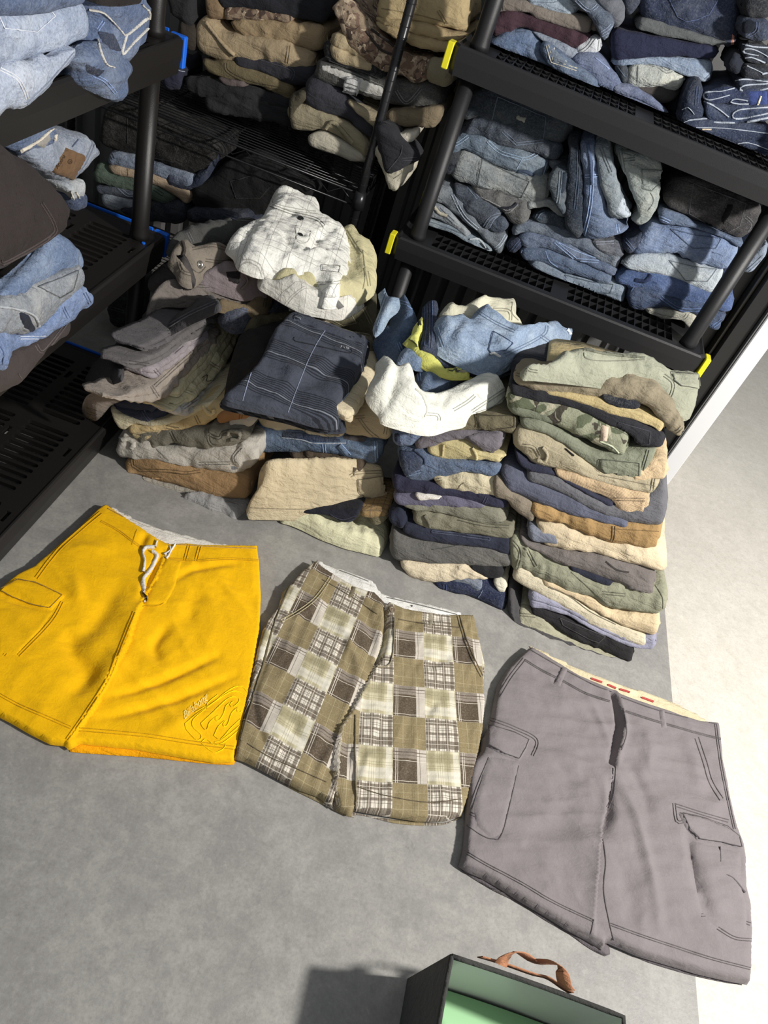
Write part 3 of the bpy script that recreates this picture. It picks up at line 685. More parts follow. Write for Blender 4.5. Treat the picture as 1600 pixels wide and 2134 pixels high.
D('slate blue trousers with a smooth front edge, middle of the right-hand floor stack', (88, 92, 112), b(40,545, 180,560, 400,690, 700,810, 1120,985), b(76,735, 300,832, 560,922, 800,972, 1115,1040), rend=.02, wr=.004, feats=[('double', b(50,580, 110,680))])
D('slate grey trousers bulging out at the right end, middle of the right-hand floor stack', (98, 98, 104), b(275,565, 480,605, 740,725, 1000,860, 1250,760, 1440,625), b(260,625, 500,732, 760,852, 1000,962, 1150,1032, 1425,1062), rend=.02, wr=.005, lobes=1)
D('dark navy trousers showing between the slate grey and tan corduroy garments', (44, 46, 66), b(160,395, 300,500, 440,540, 600,630, 850,770, 1010,830), b(185,500, 300,572, 480,602, 700,712, 900,822, 1010,905))
D('tan corduroy shorts with a buttoned pocket hanging at the right end', (196, 166, 122), b(500,555, 700,595, 860,625, 1100,690, 1335,750), b(515,592, 760,722, 960,812, 1050,915, 1245,935), kind='cord', rend=.012, feats=[('patch', b(975,810, 1255,820, 1250,930, 1040,915), dict(name='pocket', lift=.004)), ('double', b(985,800, 1255,805))])
D('tan shorts end with gathered elastic beside the white door jamb', (196, 168, 124), b(1150,560, 1350,480, 1445,500), b(1150,660, 1350,650, 1425,640), depth=.16, rend=.01, wr=.006)
D('khaki trousers with a curled waistband loop at the left end', (166, 154, 122), b(200,200, 420,245, 600,355, 860,545, 1395,640), b(165,365, 260,445, 320,522, 420,552, 620,582, 860,652, 1000,692, 1335,768), wr=.008, rend=.02, feats=[('double', b(240,350, 330,370, 375,440)), ('double', b(1340,560, 1310,730)), ('seam', b(870,600, 1380,700)), ('cord', b(590,380, 660,440), dict(rgb=(30,30,30), w=1.5)), ('cord', b(360,470, 420,480, 440,420, 400,370), dict(rgb=(166,154,122), w=4, lift=.008, name='belt_loop'))])
D('sage green cargo shorts with a large stitched pocket flap below the camouflage shorts', (122, 126, 104), b(205,130, 400,150, 640,285, 880,420, 1385,370), b(215,192, 440,262, 620,372, 860,552, 930,592, 1235,655), rend=.018, wr=.006, feats=[('pocket', b(872,455, 1230,490, 1222,650, 940,602, 870,550), dict(name='pocket_flap', lift=.005)), ('double', b(1280,390, 1230,560))])
D('lower leg of camouflage shorts, a dull green layer directly below the camouflage cargo pocket', (112, 118, 96), c(60,480, 260,540, 500,620), c(60,545, 180,610, 350,650, 500,690), depth=.2)
D('green and brown camouflage shorts with a torn-edged cargo flap', (126, 132, 108), c(60,440, 300,470, 560,530, 800,640, 1000,765), c(55,545, 240,590, 400,682, 560,742, 720,805, 935,930), kind='camo', rend=.018, wr=.005, feats=[('patch', c(765,665, 830,690, 820,800, 765,800), dict(name='pocket_flap', rgb=(196,172,148), lift=.005)), ('double', c(880,690, 1000,770, 975,870, 930,920)), ('seam', c(765,800, 860,840, 935,922), dict(k=1.5, w=1.5))])
D('black jeans with a dark pocket near the top of the right-hand floor stack', (38, 38, 44), c(75,360, 350,430, 600,490, 900,590, 1245,740), c(85,445, 300,492, 560,552, 800,662, 1000,762, 1060,832, 1245,845), rend=.016, feats=[('pocket', c(890,640, 1160,720, 1150,830, 1040,830, 890,740))])
D('mustard khaki trousers under the olive trousers near the top of the right-hand floor stack', (186, 164, 104), c(335,405, 600,440, 900,520, 1272,660), c(345,442, 520,472, 800,582, 1000,632, 1160,692, 1225,745), rend=.014)
D('very dark navy denim sliver wedged under the olive trousers', (34, 38, 50), c(740,440, 900,460, 1090,480), c(790,505, 900,540, 1080,560), kind='denim', depth=.2)
D('olive trousers drooping over the right end of the right-hand floor stack', (136, 124, 98), c(150,240, 350,265, 600,285, 900,320, 1100,370, 1260,470, 1400,690), c(105,335, 300,432, 560,452, 800,482, 1080,525, 1190,600, 1290,725, 1375,775), rend=.016, wr=.007, depth=.05, feats=[('double', c(130,290, 300,350)), ('double', c(1280,720, 1340,730, 1380,690))])
drape('folded_shorts', 'sage green cargo shorts lying on top of the right-hand floor stack', (148, 150, 128), c(195,198, 370,188, 460,112, 600,90, 800,112, 1000,132, 1110,160, 1250,230, 1500,280, 1525,420, 1490,560, 1400,578, 1230,505, 1100,392, 900,345, 600,300, 300,268, 215,262), [(1140,780,.665), (1440,860,.655), (1200,730,.70), (1440,785,.685)], t=.05, group=GD, wr=.007,
      folds=[(c(600,150, 900,240, 1250,300), .012, .02, 'r'), (c(500,130, 700,230), -.012, .015, 'r'), (c(760,200, 1000,240, 1230,420), -.008, .012)],
      feats=[('pocket', c(1290,275, 1510,290, 1522,410, 1370,395, 1310,350), dict(name='pocket_flap', lift=.005)), ('double', c(1250,300, 1315,360, 1300,450, 1250,495)), ('cord', c(640,100, 760,130, 900,150, 1100,165), dict(w=2)), ('seam', c(640,110, 660,170, 800,190, 1100,180)), ('double', c(205,215, 225,255, 290,270))])
# ================================================================ second floor stack from the right
e = K(780, 860, 5); f = K(780, 1060, 5); g = K(780, 560, 3.636)
PC = lean(1.44, .30); GC = 'folded shorts and trousers in the second floor stack from the right'
def C(label, rgb, top, bot, **k):
    k.setdefault('group', GC); k.setdefault('depth', .25); return band(k.pop('name', 'folded_shorts'), label, rgb, top, bot, k.pop('plane', PC), **k)
C('dark blue jeans lying on the floor under the cream shorts, second stack from the right', (40, 50, 84), f(600,770, 850,715, 1120,755, 1370,850), f(640,792, 740,884, 1040,946, 1340,1145), kind='denim', rend=.02, feats=[('double', f(735,790, 735,880)), ('cord', f(1125,850, 1090,915, 1030,945), dict(rgb=(150,160,190), w=.8, lift=.0015, name='seam'))])
C('pale grey denim band folded inside the dark blue jeans on the floor', (112, 124, 146), f(860,690, 1000,700, 1120,740, 1130,760), f(800,745, 900,800, 1040,850, 1120,860), kind='worn', depth=.15, rend=.01)
C('cream cotton shorts bulging out near the floor beneath the wide grey trousers', (218, 200, 164), f(255,545, 600,560, 950,585, 1240,730), f(285,620, 400,735, 640,782, 850,745, 1000,720, 1200,762), wr=.007, rend=.03)
C('black folded shorts at the right of the cream shorts near the floor', (40, 39, 42), f(960,575, 1150,570, 1350,580), f(990,610, 1140,712, 1345,748), depth=.2)
C('off-white garment corner poking out below the black folded shorts', (214, 208, 184), f(1245,742, 1365,750), f(1295,872, 1362,892), depth=.12, rend=.008)
C('wide mid-grey trousers bulging out low in the second stack from the right', (104, 102, 98), f(170,205, 280,285, 520,330, 860,360, 1200,410, 1480,510), f(150,535, 260,565, 600,592, 980,612, 1280,602, 1465,592), rend=.028, wr=.005, feats=[('seam', f(600,425, 720,410, 860,380))])
C('dark navy trousers with a stitched pocket line above the wide mid-grey trousers', (46, 50, 68), f(280,140, 560,200, 900,270, 1435,310), f(270,245, 520,332, 860,372, 1140,402, 1475,515), feats=[('pocket', f(560,222, 1245,310, 1245,335, 900,290, 560,240)), ], rend=.02)
C('navy jacket-like crumpled trousers between the khaki cargo shorts and the grey trousers', (36, 40, 58), f(150,40, 260,10, 330,110), f(180,180, 240,200, 300,190), depth=.12, rend=.012, wr=.008)
C('olive khaki trousers folded at the left, low in the second stack from the right', (122, 118, 96), f(390,30, 600,30, 1000,120, 1440,200), f(385,130, 560,212, 800,252, 1100,282, 1430,322), wr=.008, rend=.018, feats=[('double', f(870,105, 1150,170, 1400,190)), ('cord', f(520,70, 560,130, 580,190), dict(rgb=(104,100,82), w=4, lift=.005, name='crease'))])
C('smooth olive grey trousers under the lavender trousers', (124, 122, 104), e(250,960, 480,955, 900,955, 1355,1000), e(300,990, 500,1012, 700,1042, 1000,1122, 1365,1195), rend=.03, wr=.004)
C('lavender purple trousers with a thin front fold in the second stack from the right', (104, 100, 124), e(190,850, 480,840, 900,870, 1190,950), e(200,945, 400,988, 700,988, 1160,988), rend=.02, wr=.005)
C('dark navy trousers above the lavender trousers', (44, 44, 66), e(170,640, 600,750, 1000,810, 1385,870), e(200,855, 480,842, 900,892, 1180,965, 1390,1010), rend=.02, feats=[('double', e(1170,880, 1140,940))])
C('white cloth end tucked between the navy and lavender trousers', (222, 216, 206), e(425,825, 560,835, 690,862), e(475,898, 560,885, 690,870), depth=.12, rend=.006, fwd=.012)
C('pale khaki trousers with a puckered left end, middle of the second stack from the right', (196, 184, 148), e(575,630, 860,605, 1200,612, 1345,640), e(590,792, 680,832, 850,842, 1000,852, 1220,872, 1385,945), wr=.007, feats=[('cord', e(820,640, 800,730, 810,800), dict(rgb=(150,140,110), w=6, lift=-.001, name='crease')), ('double', e(600,720, 700,690)), ('seam', e(870,800, 900,750, 940,730))])
C('mid-blue denim jeans with a deep turned-back fold, second stack from the right', (92, 112, 144), e(190,350, 400,350, 560,400, 760,505, 1200,545, 1330,580), e(310,770, 450,755, 700,685, 860,625, 1000,602, 1310,668), kind='denim', wr=.006, rend=.03, feats=[('patch', e(240,380, 420,400, 520,500, 480,600, 320,660, 270,560), dict(rgb=(50,64,96), kind='denim', name='turned_back_fold', lift=.004)), ('double', e(300,660, 480,610)), ('cord', e(420,390, 520,470, 530,540), dict(rgb=(70,86,116), w=4))])
C('mustard khaki shorts with soft pleats below the grey cargo pocket', (192, 176, 116), e(535,350, 720,280, 900,280, 1100,370, 1400,450), e(545,402, 710,497, 860,527, 1060,527, 1150,492, 1310,535), wr=.008, rend=.02, feats=[('cord', e(720,330, 715,400, 705,480), dict(rgb=(176,160,104), w=3, lift=.004, name='crease')), ('cord', e(1020,370, 1060,440, 1065,510), dict(rgb=(192,176,116), w=4, lift=.006, name='crease')), ('seam', e(1310,540, 1320,470, 1390,465))])
C('purple grey cargo shorts with a frayed pocket flap, second stack from the right', (106, 100, 108), e(415,330, 560,205, 900,185, 1335,195), e(440,372, 600,335, 700,305, 930,265, 1190,432, 1330,375), wr=.007, rend=.016, feats=[('patch', e(940,250, 1110,195, 1300,200, 1345,250, 1310,370, 1200,440, 1130,390), dict(name='pocket_flap', lift=.006)), ('double', e(960,270, 1140,385, 1200,430, 1300,350, 1325,250))])
C('blue jeans corner under the brown olive cargo shorts', (100, 122, 160), e(170,185, 300,180, 720,180), e(195,345, 300,368, 440,320, 690,200), kind='denim', wr=.006, depth=.2, feats=[('patch', e(190,200, 260,195, 290,340, 200,330), dict(rgb=(44,54,82), kind='denim', name='turned_back_fold'))])
C('brown olive cargo shorts directly under the ivory jeans', (104, 96, 70), e(210,40, 600,60, 1000,30, 1480,20), e(212,182, 500,192, 900,197, 1150,187, 1480,230), rend=.012, depth=.2, feats=[('pocket', e(1045,20, 1480,30, 1478,150, 1150,187, 1090,150), dict(name='pocket_flap', lift=.004)), ('double', e(1050,20, 1070,100, 1060,185))])
# rear part of that stack: heap of denim and bright garments
GH = 'crumpled garments heaped behind the ivory jeans'
def H(label, rgb, out, z, **k):
    k.setdefault('group', GH); k.setdefault('t', .04); k.setdefault('wr', .007); return drape(k.pop('name', 'folded_shorts'), label, rgb, out, z, **k)
H('blue denim shorts band showing between the ivory jeans and the lime camouflage shorts', (84, 106, 138), g(320,765, 460,760, 600,770, 760,780, 720,830, 600,870, 480,892, 380,880, 335,840), .50, kind='denim', feats=[('double', g(335,780, 345,850))])
H('pale blue garment edge at the right of the denim heap', (150, 166, 186), g(900,780, 1000,750, 1160,725, 1200,700, 1180,780, 1100,810, 950,815), .50, t=.03)
H('grey blue garment under the pale blue edge, left of the olive waistband', (96, 104, 116), g(930,800, 1090,790, 1130,760, 1120,840, 1060,870, 980,840), .47, t=.03)
H('mid-blue denim shorts slumped left in the heap', (78, 104, 142), g(190,190, 215,172, 250,185, 300,260, 350,370, 340,480, 300,560, 240,600, 205,695, 150,695, 60,630, 15,520, 20,460, 120,400, 150,300), [(800,700,.50),(860,740,.50),(840,600,.58)], kind='denim', t=.06, folds=[(g(60,540, 110,540, 140,600, 210,640), .012, .012), (g(190,250, 160,400, 150,500), -.012, .012)], feats=[('double', g(180,560, 215,640)), ('double', g(190,250, 240,265, 310,310))])
H('light blue denim waistband and pocket bent over at the far left of the heap', (142, 168, 198), g(40,150, 90,140, 118,215, 190,212, 212,240, 190,290, 130,340, 80,430, 20,480, 0,420, 30,330, 60,250), [(782,680,.55),(800,600,.60),(835,620,.60)], kind='worn', t=.03, feats=[('double', g(100,170, 60,280, 10,430)), ('cord', g(80,130, 120,160, 118,215), dict(rgb=(214,204,186), w=2))])
H('light denim strip hanging below the slumped blue shorts', (110, 136, 172), g(215,590, 300,610, 380,680, 435,740, 330,735, 220,690, 180,690), .52, kind='worn', t=.03)
H('lime yellow and camouflage shorts squeezed through the denim heap', (206, 206, 62), g(310,400, 350,350, 385,335, 385,460, 350,600, 460,655, 540,740, 640,740, 780,780, 740,795, 640,800, 560,790, 420,735, 330,670, 275,560, 230,520, 290,470), [(850,740,.53),(960,770,.53),(880,660,.58)], t=.035, folds=[(g(340,600, 440,660, 530,750), .01, .012)], feats=[('patch', g(312,400, 345,360, 372,420, 330,450), dict(rgb=(44,48,30), name='camouflage_panel')), ('patch', g(530,740, 560,700, 640,740, 770,785, 640,790, 570,780), dict(rgb=(84,88,66), kind='camo', name='camouflage_panel')), ('cord', g(245,525, 300,555, 345,610), dict(rgb=(60,66,30), w=1.2))])
H('cream trousers crumpled behind the light blue denim shorts', (200, 196, 168), g(490,345, 520,280, 555,245, 620,280, 650,290, 730,235, 860,225, 1000,212, 1050,208, 1085,260, 1092,390, 1160,440, 1000,470, 760,460, 560,400), [(960,690,.57),(1080,690,.57),(1060,620,.60)], t=.04, folds=[(g(640,290, 760,250, 1000,250), .012, .015), (g(560,260, 600,330), .012, .012), (g(1040,220, 1020,330, 1050,400), .008, .01)], feats=[('double', g(900,310, 1020,320, 1030,390)), ('seam', g(1050,230, 1040,330, 1090,390))])
H('dark indigo denim shorts lying under the light blue denim shorts', (52, 64, 92), g(385,240, 440,238, 485,250, 500,300, 500,420, 700,560, 1100,600, 1395,590, 1380,650, 1300,680, 1150,710, 900,770, 720,755, 560,695, 420,635, 350,590, 365,480, 375,350), [(900,740,.55),(1100,740,.55),(900,640,.59)], kind='denim', t=.04, feats=[('double', g(430,245, 430,420, 420,600)), ('double', g(390,250, 390,420, 370,580)), ('seam', g(700,740, 720,690)), ('seam', g(500,640, 700,710, 860,745))])
H('tan garment scrap with elastic under the light blue denim shorts', (190, 172, 138), g(1120,640, 1250,610, 1340,590, 1310,640, 1200,665, 1130,670), .56, t=.02)
H('small white garment end at the right tip of the denim heap', (214, 210, 204), g(1405,630, 1450,570, 1490,540, 1530,555, 1510,590, 1470,620), .565, t=.025)
H('light blue denim shorts with a back pocket draped across the top of the heap', (140, 166, 200), g(460,365, 560,345, 660,340, 692,375, 740,330, 775,290, 805,272, 850,290, 920,350, 1040,440, 1110,470, 1200,440, 1290,400, 1340,385, 1385,395, 1420,428, 1470,440, 1505,422, 1520,470, 1500,520, 1440,580, 1340,575, 1250,600, 1150,640, 1050,700, 950,748, 850,742, 740,705, 620,650, 520,590, 470,540, 440,450), [(900,720,.58),(1100,740,.58),(1000,640,.62)], kind='worn', t=.055, wr=.008,
  folds=[(g(520,560, 600,470, 690,380), -.014, .012), (g(700,380, 640,500, 700,620), .012, .018), (g(1000,560, 1200,460, 1330,400), .022, .02), (g(880,680, 1000,650, 1150,560, 1290,490), -.016, .010), (g(760,470, 900,560, 900,680), -.012, .025), (g(850,330, 1000,440, 1100,490), .008, .01)],
  feats=[('pocket', g(895,460, 1060,560, 1000,620, 870,650, 850,620), dict(st=(48,62,92))), ('double', g(780,320, 900,400, 1060,475)), ('double', g(990,650, 1180,560, 1290,490, 1305,430)), ('double', g(1260,510, 1340,560, 1420,585)), ('double', g(470,440, 520,590)), ('cord', g(870,650, 900,640, 950,665), dict(rgb=(222,222,222), w=3)), ('cord', g(1425,430, 1470,470, 1490,520), dict(rgb=(190,200,212), w=3))])
# ivory jeans on top
drape('folded_shorts', 'ivory white jeans with a waist button, slumped over the second floor stack from the right', (222, 222, 208), g(40,630, 90,635, 130,668, 172,720, 200,698, 255,700, 300,740, 322,800, 335,870, 400,905, 480,905, 600,860, 720,800, 800,755, 855,745, 920,780, 968,830, 1005,900, 1018,950, 1000,1010, 960,1060, 900,1095, 820,1112, 760,1100, 700,1130, 600,1150, 480,1188, 380,1185, 240,1150, 110,1110, 75,1090, 60,1040, 0,975, -40,900, -15,800, 30,720), [(800,850,.49),(1040,850,.49),(950,760,.55)], t=.06, wr=.008, group=None, kind='twill',
  folds=[(g(170,720, 150,850, 110,1000, 80,1090), -.022, .012), (g(70,650, 110,780, 20,900), .016, .02), (g(230,720, 250,850, 330,1000, 390,1170), .016, .02), (g(330,900, 480,960, 660,930), -.02, .02), (g(540,1130, 700,1000, 880,880), .012, .02), (g(560,1140, 620,1060, 760,960), -.010, .010), (g(780,1100, 900,1010, 1000,930), -.008, .008)],
  feats=[('button', g(885,1074)[0], dict(r=.0085, mat=plain('button_dark', (30, 34, 32), .3))), ('double', g(600,1070, 700,1010, 760,960)), ('double', g(740,1080, 860,1000, 985,915)), ('seam', g(770,1090, 900,1040, 1000,950)), ('double', g(390,1100, 480,1110, 490,1150)), ('double', g(440,910, 560,900, 640,880)), ('cord', g(310,910, 360,960, 400,1060, 380,1120), dict(rgb=(200,200,186), w=2, lift=.002, name='seam'))])
# ================================================================ third floor stack from the right, with the navy plaid shorts on top
h = K(500, 860, 4.706); n_ = K(440, 620, 3.81)
PB = lean(1.50, .30); GB = 'folded shorts in the third floor stack from the right'
def B_(label, rgb, top, bot, **k):
    k.setdefault('group', GB); k.setdefault('depth', .26); return band(k.pop('name', 'folded_shorts'), label, rgb, top, bot, k.pop('plane', PB), **k)
drape('folded_shorts', 'pale yellow cream shorts spread on the floor under the third stack from the right', (208, 204, 162), h(415,930, 600,900, 1000,860, 1400,900, 1480,1000, 1470,1200, 1400,1350, 1370,1362, 1200,1320, 1050,1285, 930,1240, 800,1190, 620,1100, 500,1050, 415,1025), [(600,1080,.045),(780,1140,.045),(700,1050,.055)], t=.04, group=GB, wr=.008, folds=[(h(760,980, 740,1060, 800,1150), .01, .015), (h(900,1150, 1000,1200, 1030,1280), .008, .02)])
B_('dark navy cap-shaped garment end under the wide khaki cargo shorts', (34, 36, 48), h(500,940, 850,950, 1180,950), h(560,960, 870,1005, 1000,1075, 1100,1068, 1160,990), depth=.2, rend=.012, feats=[('double', h(880,1010, 1000,1062, 1140,1020))], plane=lean(1.455, .3))
B_('ochre checked garment scrap under the right end of the wide khaki cargo shorts', (160, 128, 72), h(1160,960, 1450,965), h(1165,1015, 1300,1028, 1445,1030), kind='plaid_small', depth=.15, plane=lean(1.46, .3))
B_('olive brown garment scrap beside the ochre checked scrap', (112, 104, 76), h(1250,1015, 1450,1000), h(1265,1055, 1330,1092, 1440,1060), depth=.12, plane=lean(1.46, .3))
drape('folded_shorts', 'wide khaki cargo shorts with a right-hand pocket, low in the third stack from the right', (196, 178, 138), h(235,430, 430,400, 800,380, 1200,400, 1400,480, 1440,700, 1495,850, 1492,930, 1400,965, 1300,988, 1150,965, 1050,945, 850,962, 700,960, 400,952, 200,945, 110,942, 85,850, 130,760, 190,660), [(530,1055,.085),(800,1060,.085),(560,960,.20),(790,980,.20)], t=.075, r=.035, group=GB, wr=.008, folds=[(h(590,490, 450,650, 400,760), .006, .010), (h(260,640, 360,560, 330,480), .007, .01), (h(180,760, 260,860, 200,930), .006, .012), (h(560,820, 700,850, 900,840), .004, .01), (h(430,700, 560,720), .004, .01)],
   feats=[('pocket', h(1140,640, 1420,600, 1470,880, 1210,830, 1150,770), dict(lift=.004)), ('double', h(1080,620, 1160,590, 1410,580)), ('double', h(1160,720, 1440,740)), ('double', h(1050,885, 1250,875, 1470,890)), ('double', h(1080,930, 1280,930, 1480,915)), ('patch', h(1140,630, 1200,660, 1215,720, 1150,700), dict(name='pocket_tab', lift=.006)), ('seam', h(90,930, 500,945, 1050,940))])
B_('dark brown cargo shorts with a pocket hanging down over the wide khaki shorts', (86, 72, 56), h(470,410, 700,370, 1060,430, 1240,470), h(540,455, 800,552, 880,600, 960,655, 1060,680, 1190,585), rend=.016, wr=.006, feats=[('patch', h(790,470, 1060,450, 1150,540, 1140,620, 1060,675, 950,650, 850,560), dict(name='pocket', lift=.006)), ('double', h(850,545, 980,530, 1060,480)), ('double', h(880,600, 980,650, 1070,660))])
B_('blue denim carpenter shorts with a hammer loop, third stack from the right', (94, 118, 150), h(148,80, 400,150, 800,225, 1100,245, 1390,280), h(125,400, 200,437, 480,412, 740,382, 1000,432, 1120,472, 1320,517, 1392,440), kind='denim', rend=.028, wr=.006, feats=[('patch', h(400,170, 700,200, 1000,250, 1000,290, 730,295, 400,240), dict(rgb=(52,66,94), kind='denim', name='pocket_opening')), ('cord', h(410,245, 600,265, 730,300, 1040,298), dict(rgb=(172,180,192), w=1.4, lift=.002, name='seam')), ('double', h(820,310, 830,390)), ('band', h(975,320, 1070,430), dict(w=5, name='hammer_loop', lift=.005)), ('double', h(975,320, 1070,430), dict(gap=5)), ('double', h(1330,280, 1340,500))])
B_('dark grey belt loop garment peeping out above the denim carpenter shorts', (78, 74, 78), h(1000,230, 1240,240), h(1010,290, 1130,300, 1235,290), depth=.15, rend=.008)
B_('khaki canvas trousers with a crossed seam, right end of the third stack', (190, 170, 128), h(1000,40, 1250,20, 1480,30), h(1010,215, 1200,242, 1400,275, 1495,215), rend=.014, wr=.005, plane=lean(1.49, .3), feats=[('double', h(1170,60, 1260,180, 1380,268)), ('double', h(1450,60, 1420,210)), ('double', h(1130,50, 1225,40))])
B_('cream shorts with a curled drawstring waist under the navy plaid shorts', (206, 188, 148), h(140,0, 420,0, 700,60, 1045,30), h(195,90, 270,152, 480,152, 640,192, 740,252, 960,264, 1045,190), rend=.016, wr=.008, feats=[('double', h(640,110, 625,180)), ('double', h(750,130, 850,210, 960,240)), ('double', h(790,130, 900,220, 1000,230)), ('cord', h(890,150, 960,140, 1010,170, 980,210), dict(rgb=(206,188,148), w=4, lift=.006, name='waistband_curl'))])
B_('cream and khaki layered shorts edge at the right below the navy plaid shorts', (204, 188, 150), n_(1080,920, 1200,700, 1320,440), n_(1090,1000, 1200,860, 1300,650, 1345,480), plane=leanx(-.02, -.25), depth=.2, rend=.01, lobes=2)
# dark garments seen in the gap between the left fan and the navy shorts
for i, (lb, col, z) in enumerate((('dark olive crumpled trousers deep in the gap left of the navy plaid shorts', (74, 70, 54), .30), ('near black trousers in the gap above the dark olive trousers', (44, 42, 40), .37))):
    drape('folded_shorts', lb, col, n_(230-i*10,320-i*60, 360,190, 560,160, 700,300, 560,700, 300,900, 120,820, 140,560), [(500,860,z-.08), (640,700,z+.04), (500,690,z+.04)], t=.08, group=None, wr=.012, wsc=1.2)
drape('folded_shorts', 'olive khaki folded trousers showing behind the navy plaid shorts waistband', (112, 104, 80), n_(780,160, 900,170, 1100,250, 1290,290, 1300,420, 1250,480, 900,400, 760,300), [(640,700,.42), (760,760,.42), (740,690,.455)], t=.05, feats=[('seam', n_(1080,260, 1280,310))])
drape('folded_shorts', 'beige garment corner just behind the navy plaid waistband', (190, 176, 150), n_(800,175, 870,165, 1000,220, 1080,270, 1240,330, 1255,370, 1100,350, 900,260), [(640,700,.445), (760,760,.445), (740,690,.475)], t=.02)
PN = [(560,850,.43),(740,860,.43),(600,660,.50),(760,700,.50)]
sh = lambda L, dx, dy: [(x+dx, y+dy) for x, y in L]
ov = n_(610,130, 660,112, 740,145, 1000,240, 1180,300, 1232,325, 1225,400, 1190,560, 1120,700, 1050,810, 1010,900, 1025,1005, 950,1018, 800,990, 620,935, 480,905, 300,865, 130,825, 92,780, 200,690, 330,560, 420,430, 500,250, 560,190)
nv = drape('folded_shorts', 'navy plaid shorts with a small black tab, folded flat on top of the third stack', (62, 67, 80), ov, PN, kind='plaid_navy', t=.026, r=.012, wr=.0045, uvrot=4, res=.006, folds=[(n_(610,880, 720,660, 800,540), -.009, .022), (n_(640,640, 800,560, 960,470), .008, .02), (n_(560,760, 640,620, 660,520), .008, .025), (n_(150,790, 350,560), .005, .02), (n_(800,700, 980,560, 1140,480), -.007, .02)],
  feats=[('band', n_(600,140, 760,185, 1000,275, 1225,345), dict(w=9, lift=.002)), ('patch', n_(640,160, 690,120, 750,150, 690,205), dict(name='belt_loop', lift=.005)), ('patch', n_(1060,305, 1160,295, 1175,310, 1110,335), dict(name='belt_loop', lift=.005)), ('patch', n_(1020,374, 1100,394, 1096,416, 1016,398), dict(name='brand_tab', rgb=(20,21,24), lift=.004)), ('seam', n_(660,315, 662,345, 800,375, 1090,440, 1110,410), dict(k=.55)), ('seam', n_(905,260, 830,380, 740,570, 610,910), dict(k=1.9, w=1.0)), ('seam', n_(370,480, 310,620, 250,820), dict(k=2.2)), ('seam', n_(1200,540, 1130,700, 1040,820), dict(k=2.2))])
for i in range(3):
    oo = [(x+(4+5*i if x > 700 else -2-2*i), y+3+4*i) for x, y in ov]
    drape('folded_layer', None, (40+i*6, 45+i*6, 60+i*4), oo, [(a_, b_, c_-.016*(i+1)-.006) for a_, b_, c_ in PN], t=.018, r=.009, wr=.003, parent=nv, kind='plaid_navy', uvrot=4)
# ================================================================ left floor stack
i_ = K(220, 830, 4.706); j = K(150, 580, 4)
PA = lean(1.43, .30); GA = 'folded shorts and trousers in the left floor stack'
def A_(label, rgb, top, bot, **k):
    k.setdefault('group', GA); k.setdefault('depth', .26); return band(k.pop('name', 'folded_shorts'), label, rgb, top, bot, k.pop('plane', PA), **k)
drape('folded_shorts', 'pale grey shorts flat on the floor at the bottom of the left stack', (156, 154, 152), i_(740,930, 1000,900, 1400,960, 1425,1040, 1370,1090, 1290,1155, 1250,1150, 1150,1090, 1050,1075, 960,1030, 860,985), .022, t=.022, group=GA, wr=.006, folds=[(i_(1130,1000, 1200,1060, 1290,1140), .006, .012)])
A_('beige grey checked shorts under the brown ochre canvas shorts', (168, 160, 144), i_(335,815, 500,820, 800,890, 1110,955), i_(400,892, 560,932, 740,952, 860,965, 1115,985), kind='plaid_small', rend=.014, wr=.006)
A_('brown ochre canvas work shorts with a curved stitched pocket, low in the left stack', (158, 122, 72), i_(200,570, 480,575, 700,630, 960,700, 1400,735), i_(170,765, 240,802, 500,835, 740,882, 960,962, 1390,1005), rend=.02, wr=.007, feats=[('double', i_(262,590, 270,660, 350,705, 600,710, 800,735, 930,715), dict(straight=1)), ('seam', i_(200,790, 400,780, 560,790), dict(k=1.3)), ('cord', i_(1000,740, 1000,800, 985,860), dict(rgb=(110,80,44), w=3, lift=-.0005, name='crease')), ('seam', i_(540,780, 560,820))])
A_('light stone grey shorts with curled ends in the left stack', (178, 172, 160), i_(140,330, 300,400, 520,460, 850,480, 1100,460, 1440,440), i_(98,525, 180,577, 480,592, 700,652, 960,712, 1200,757, 1300,742, 1490,600), rend=.02, wr=.008, feats=[('double', i_(920,640, 1220,635)), ('seam', i_(500,500, 620,610)), ('cord', i_(165,410, 230,400, 280,450, 250,490), dict(rgb=(190,184,170), w=6, lift=.006, name='waistband_curl')), ('double', i_(1280,640, 1250,580, 1330,480)), ('patch', i_(1220,655, 1300,670, 1300,705, 1230,700), dict(rgb=(120,122,126), name='sewn_label'))])
A_('grey olive shorts with a bunched elastic waist in the left stack', (112, 108, 94), i_(270,335, 560,312, 760,290, 1000,262, 1400,262), i_(370,525, 540,480, 700,445, 850,492, 1000,502, 1240,455, 1395,385), rend=.016, wr=.008, feats=[('double', i_(1000,300, 1020,430, 1080,470)), ('double', i_(1010,350, 1120,390, 1160,330, 1340,310)), ('cord', i_(1200,360, 1220,320, 1310,330, 1310,390, 1230,400), dict(rgb=(128,124,108), w=4, lift=.008, name='waistband_curl')), ('double', i_(640,330, 700,430))])
A_('white and grey garment with a paper tag end beside the grey olive waist', (186, 178, 162), i_(1205,215, 1320,195, 1480,150), i_(1212,262, 1400,277, 1485,205), depth=.14, rend=.008)
A_('gold khaki garment folds hanging under the golden khaki shorts', (186, 166, 116), i_(225,310, 420,310, 570,300), i_(265,378, 380,402, 540,335), depth=.18, rend=.012, lobes=2)
A_('rust brown shorts end in the left stack beneath the golden khaki shorts', (164, 112, 54), i_(1090,150, 1300,80, 1450,100), i_(1110,252, 1250,217, 1400,205), depth=.16, rend=.01, feats=[('double', i_(1340,95, 1320,205))])
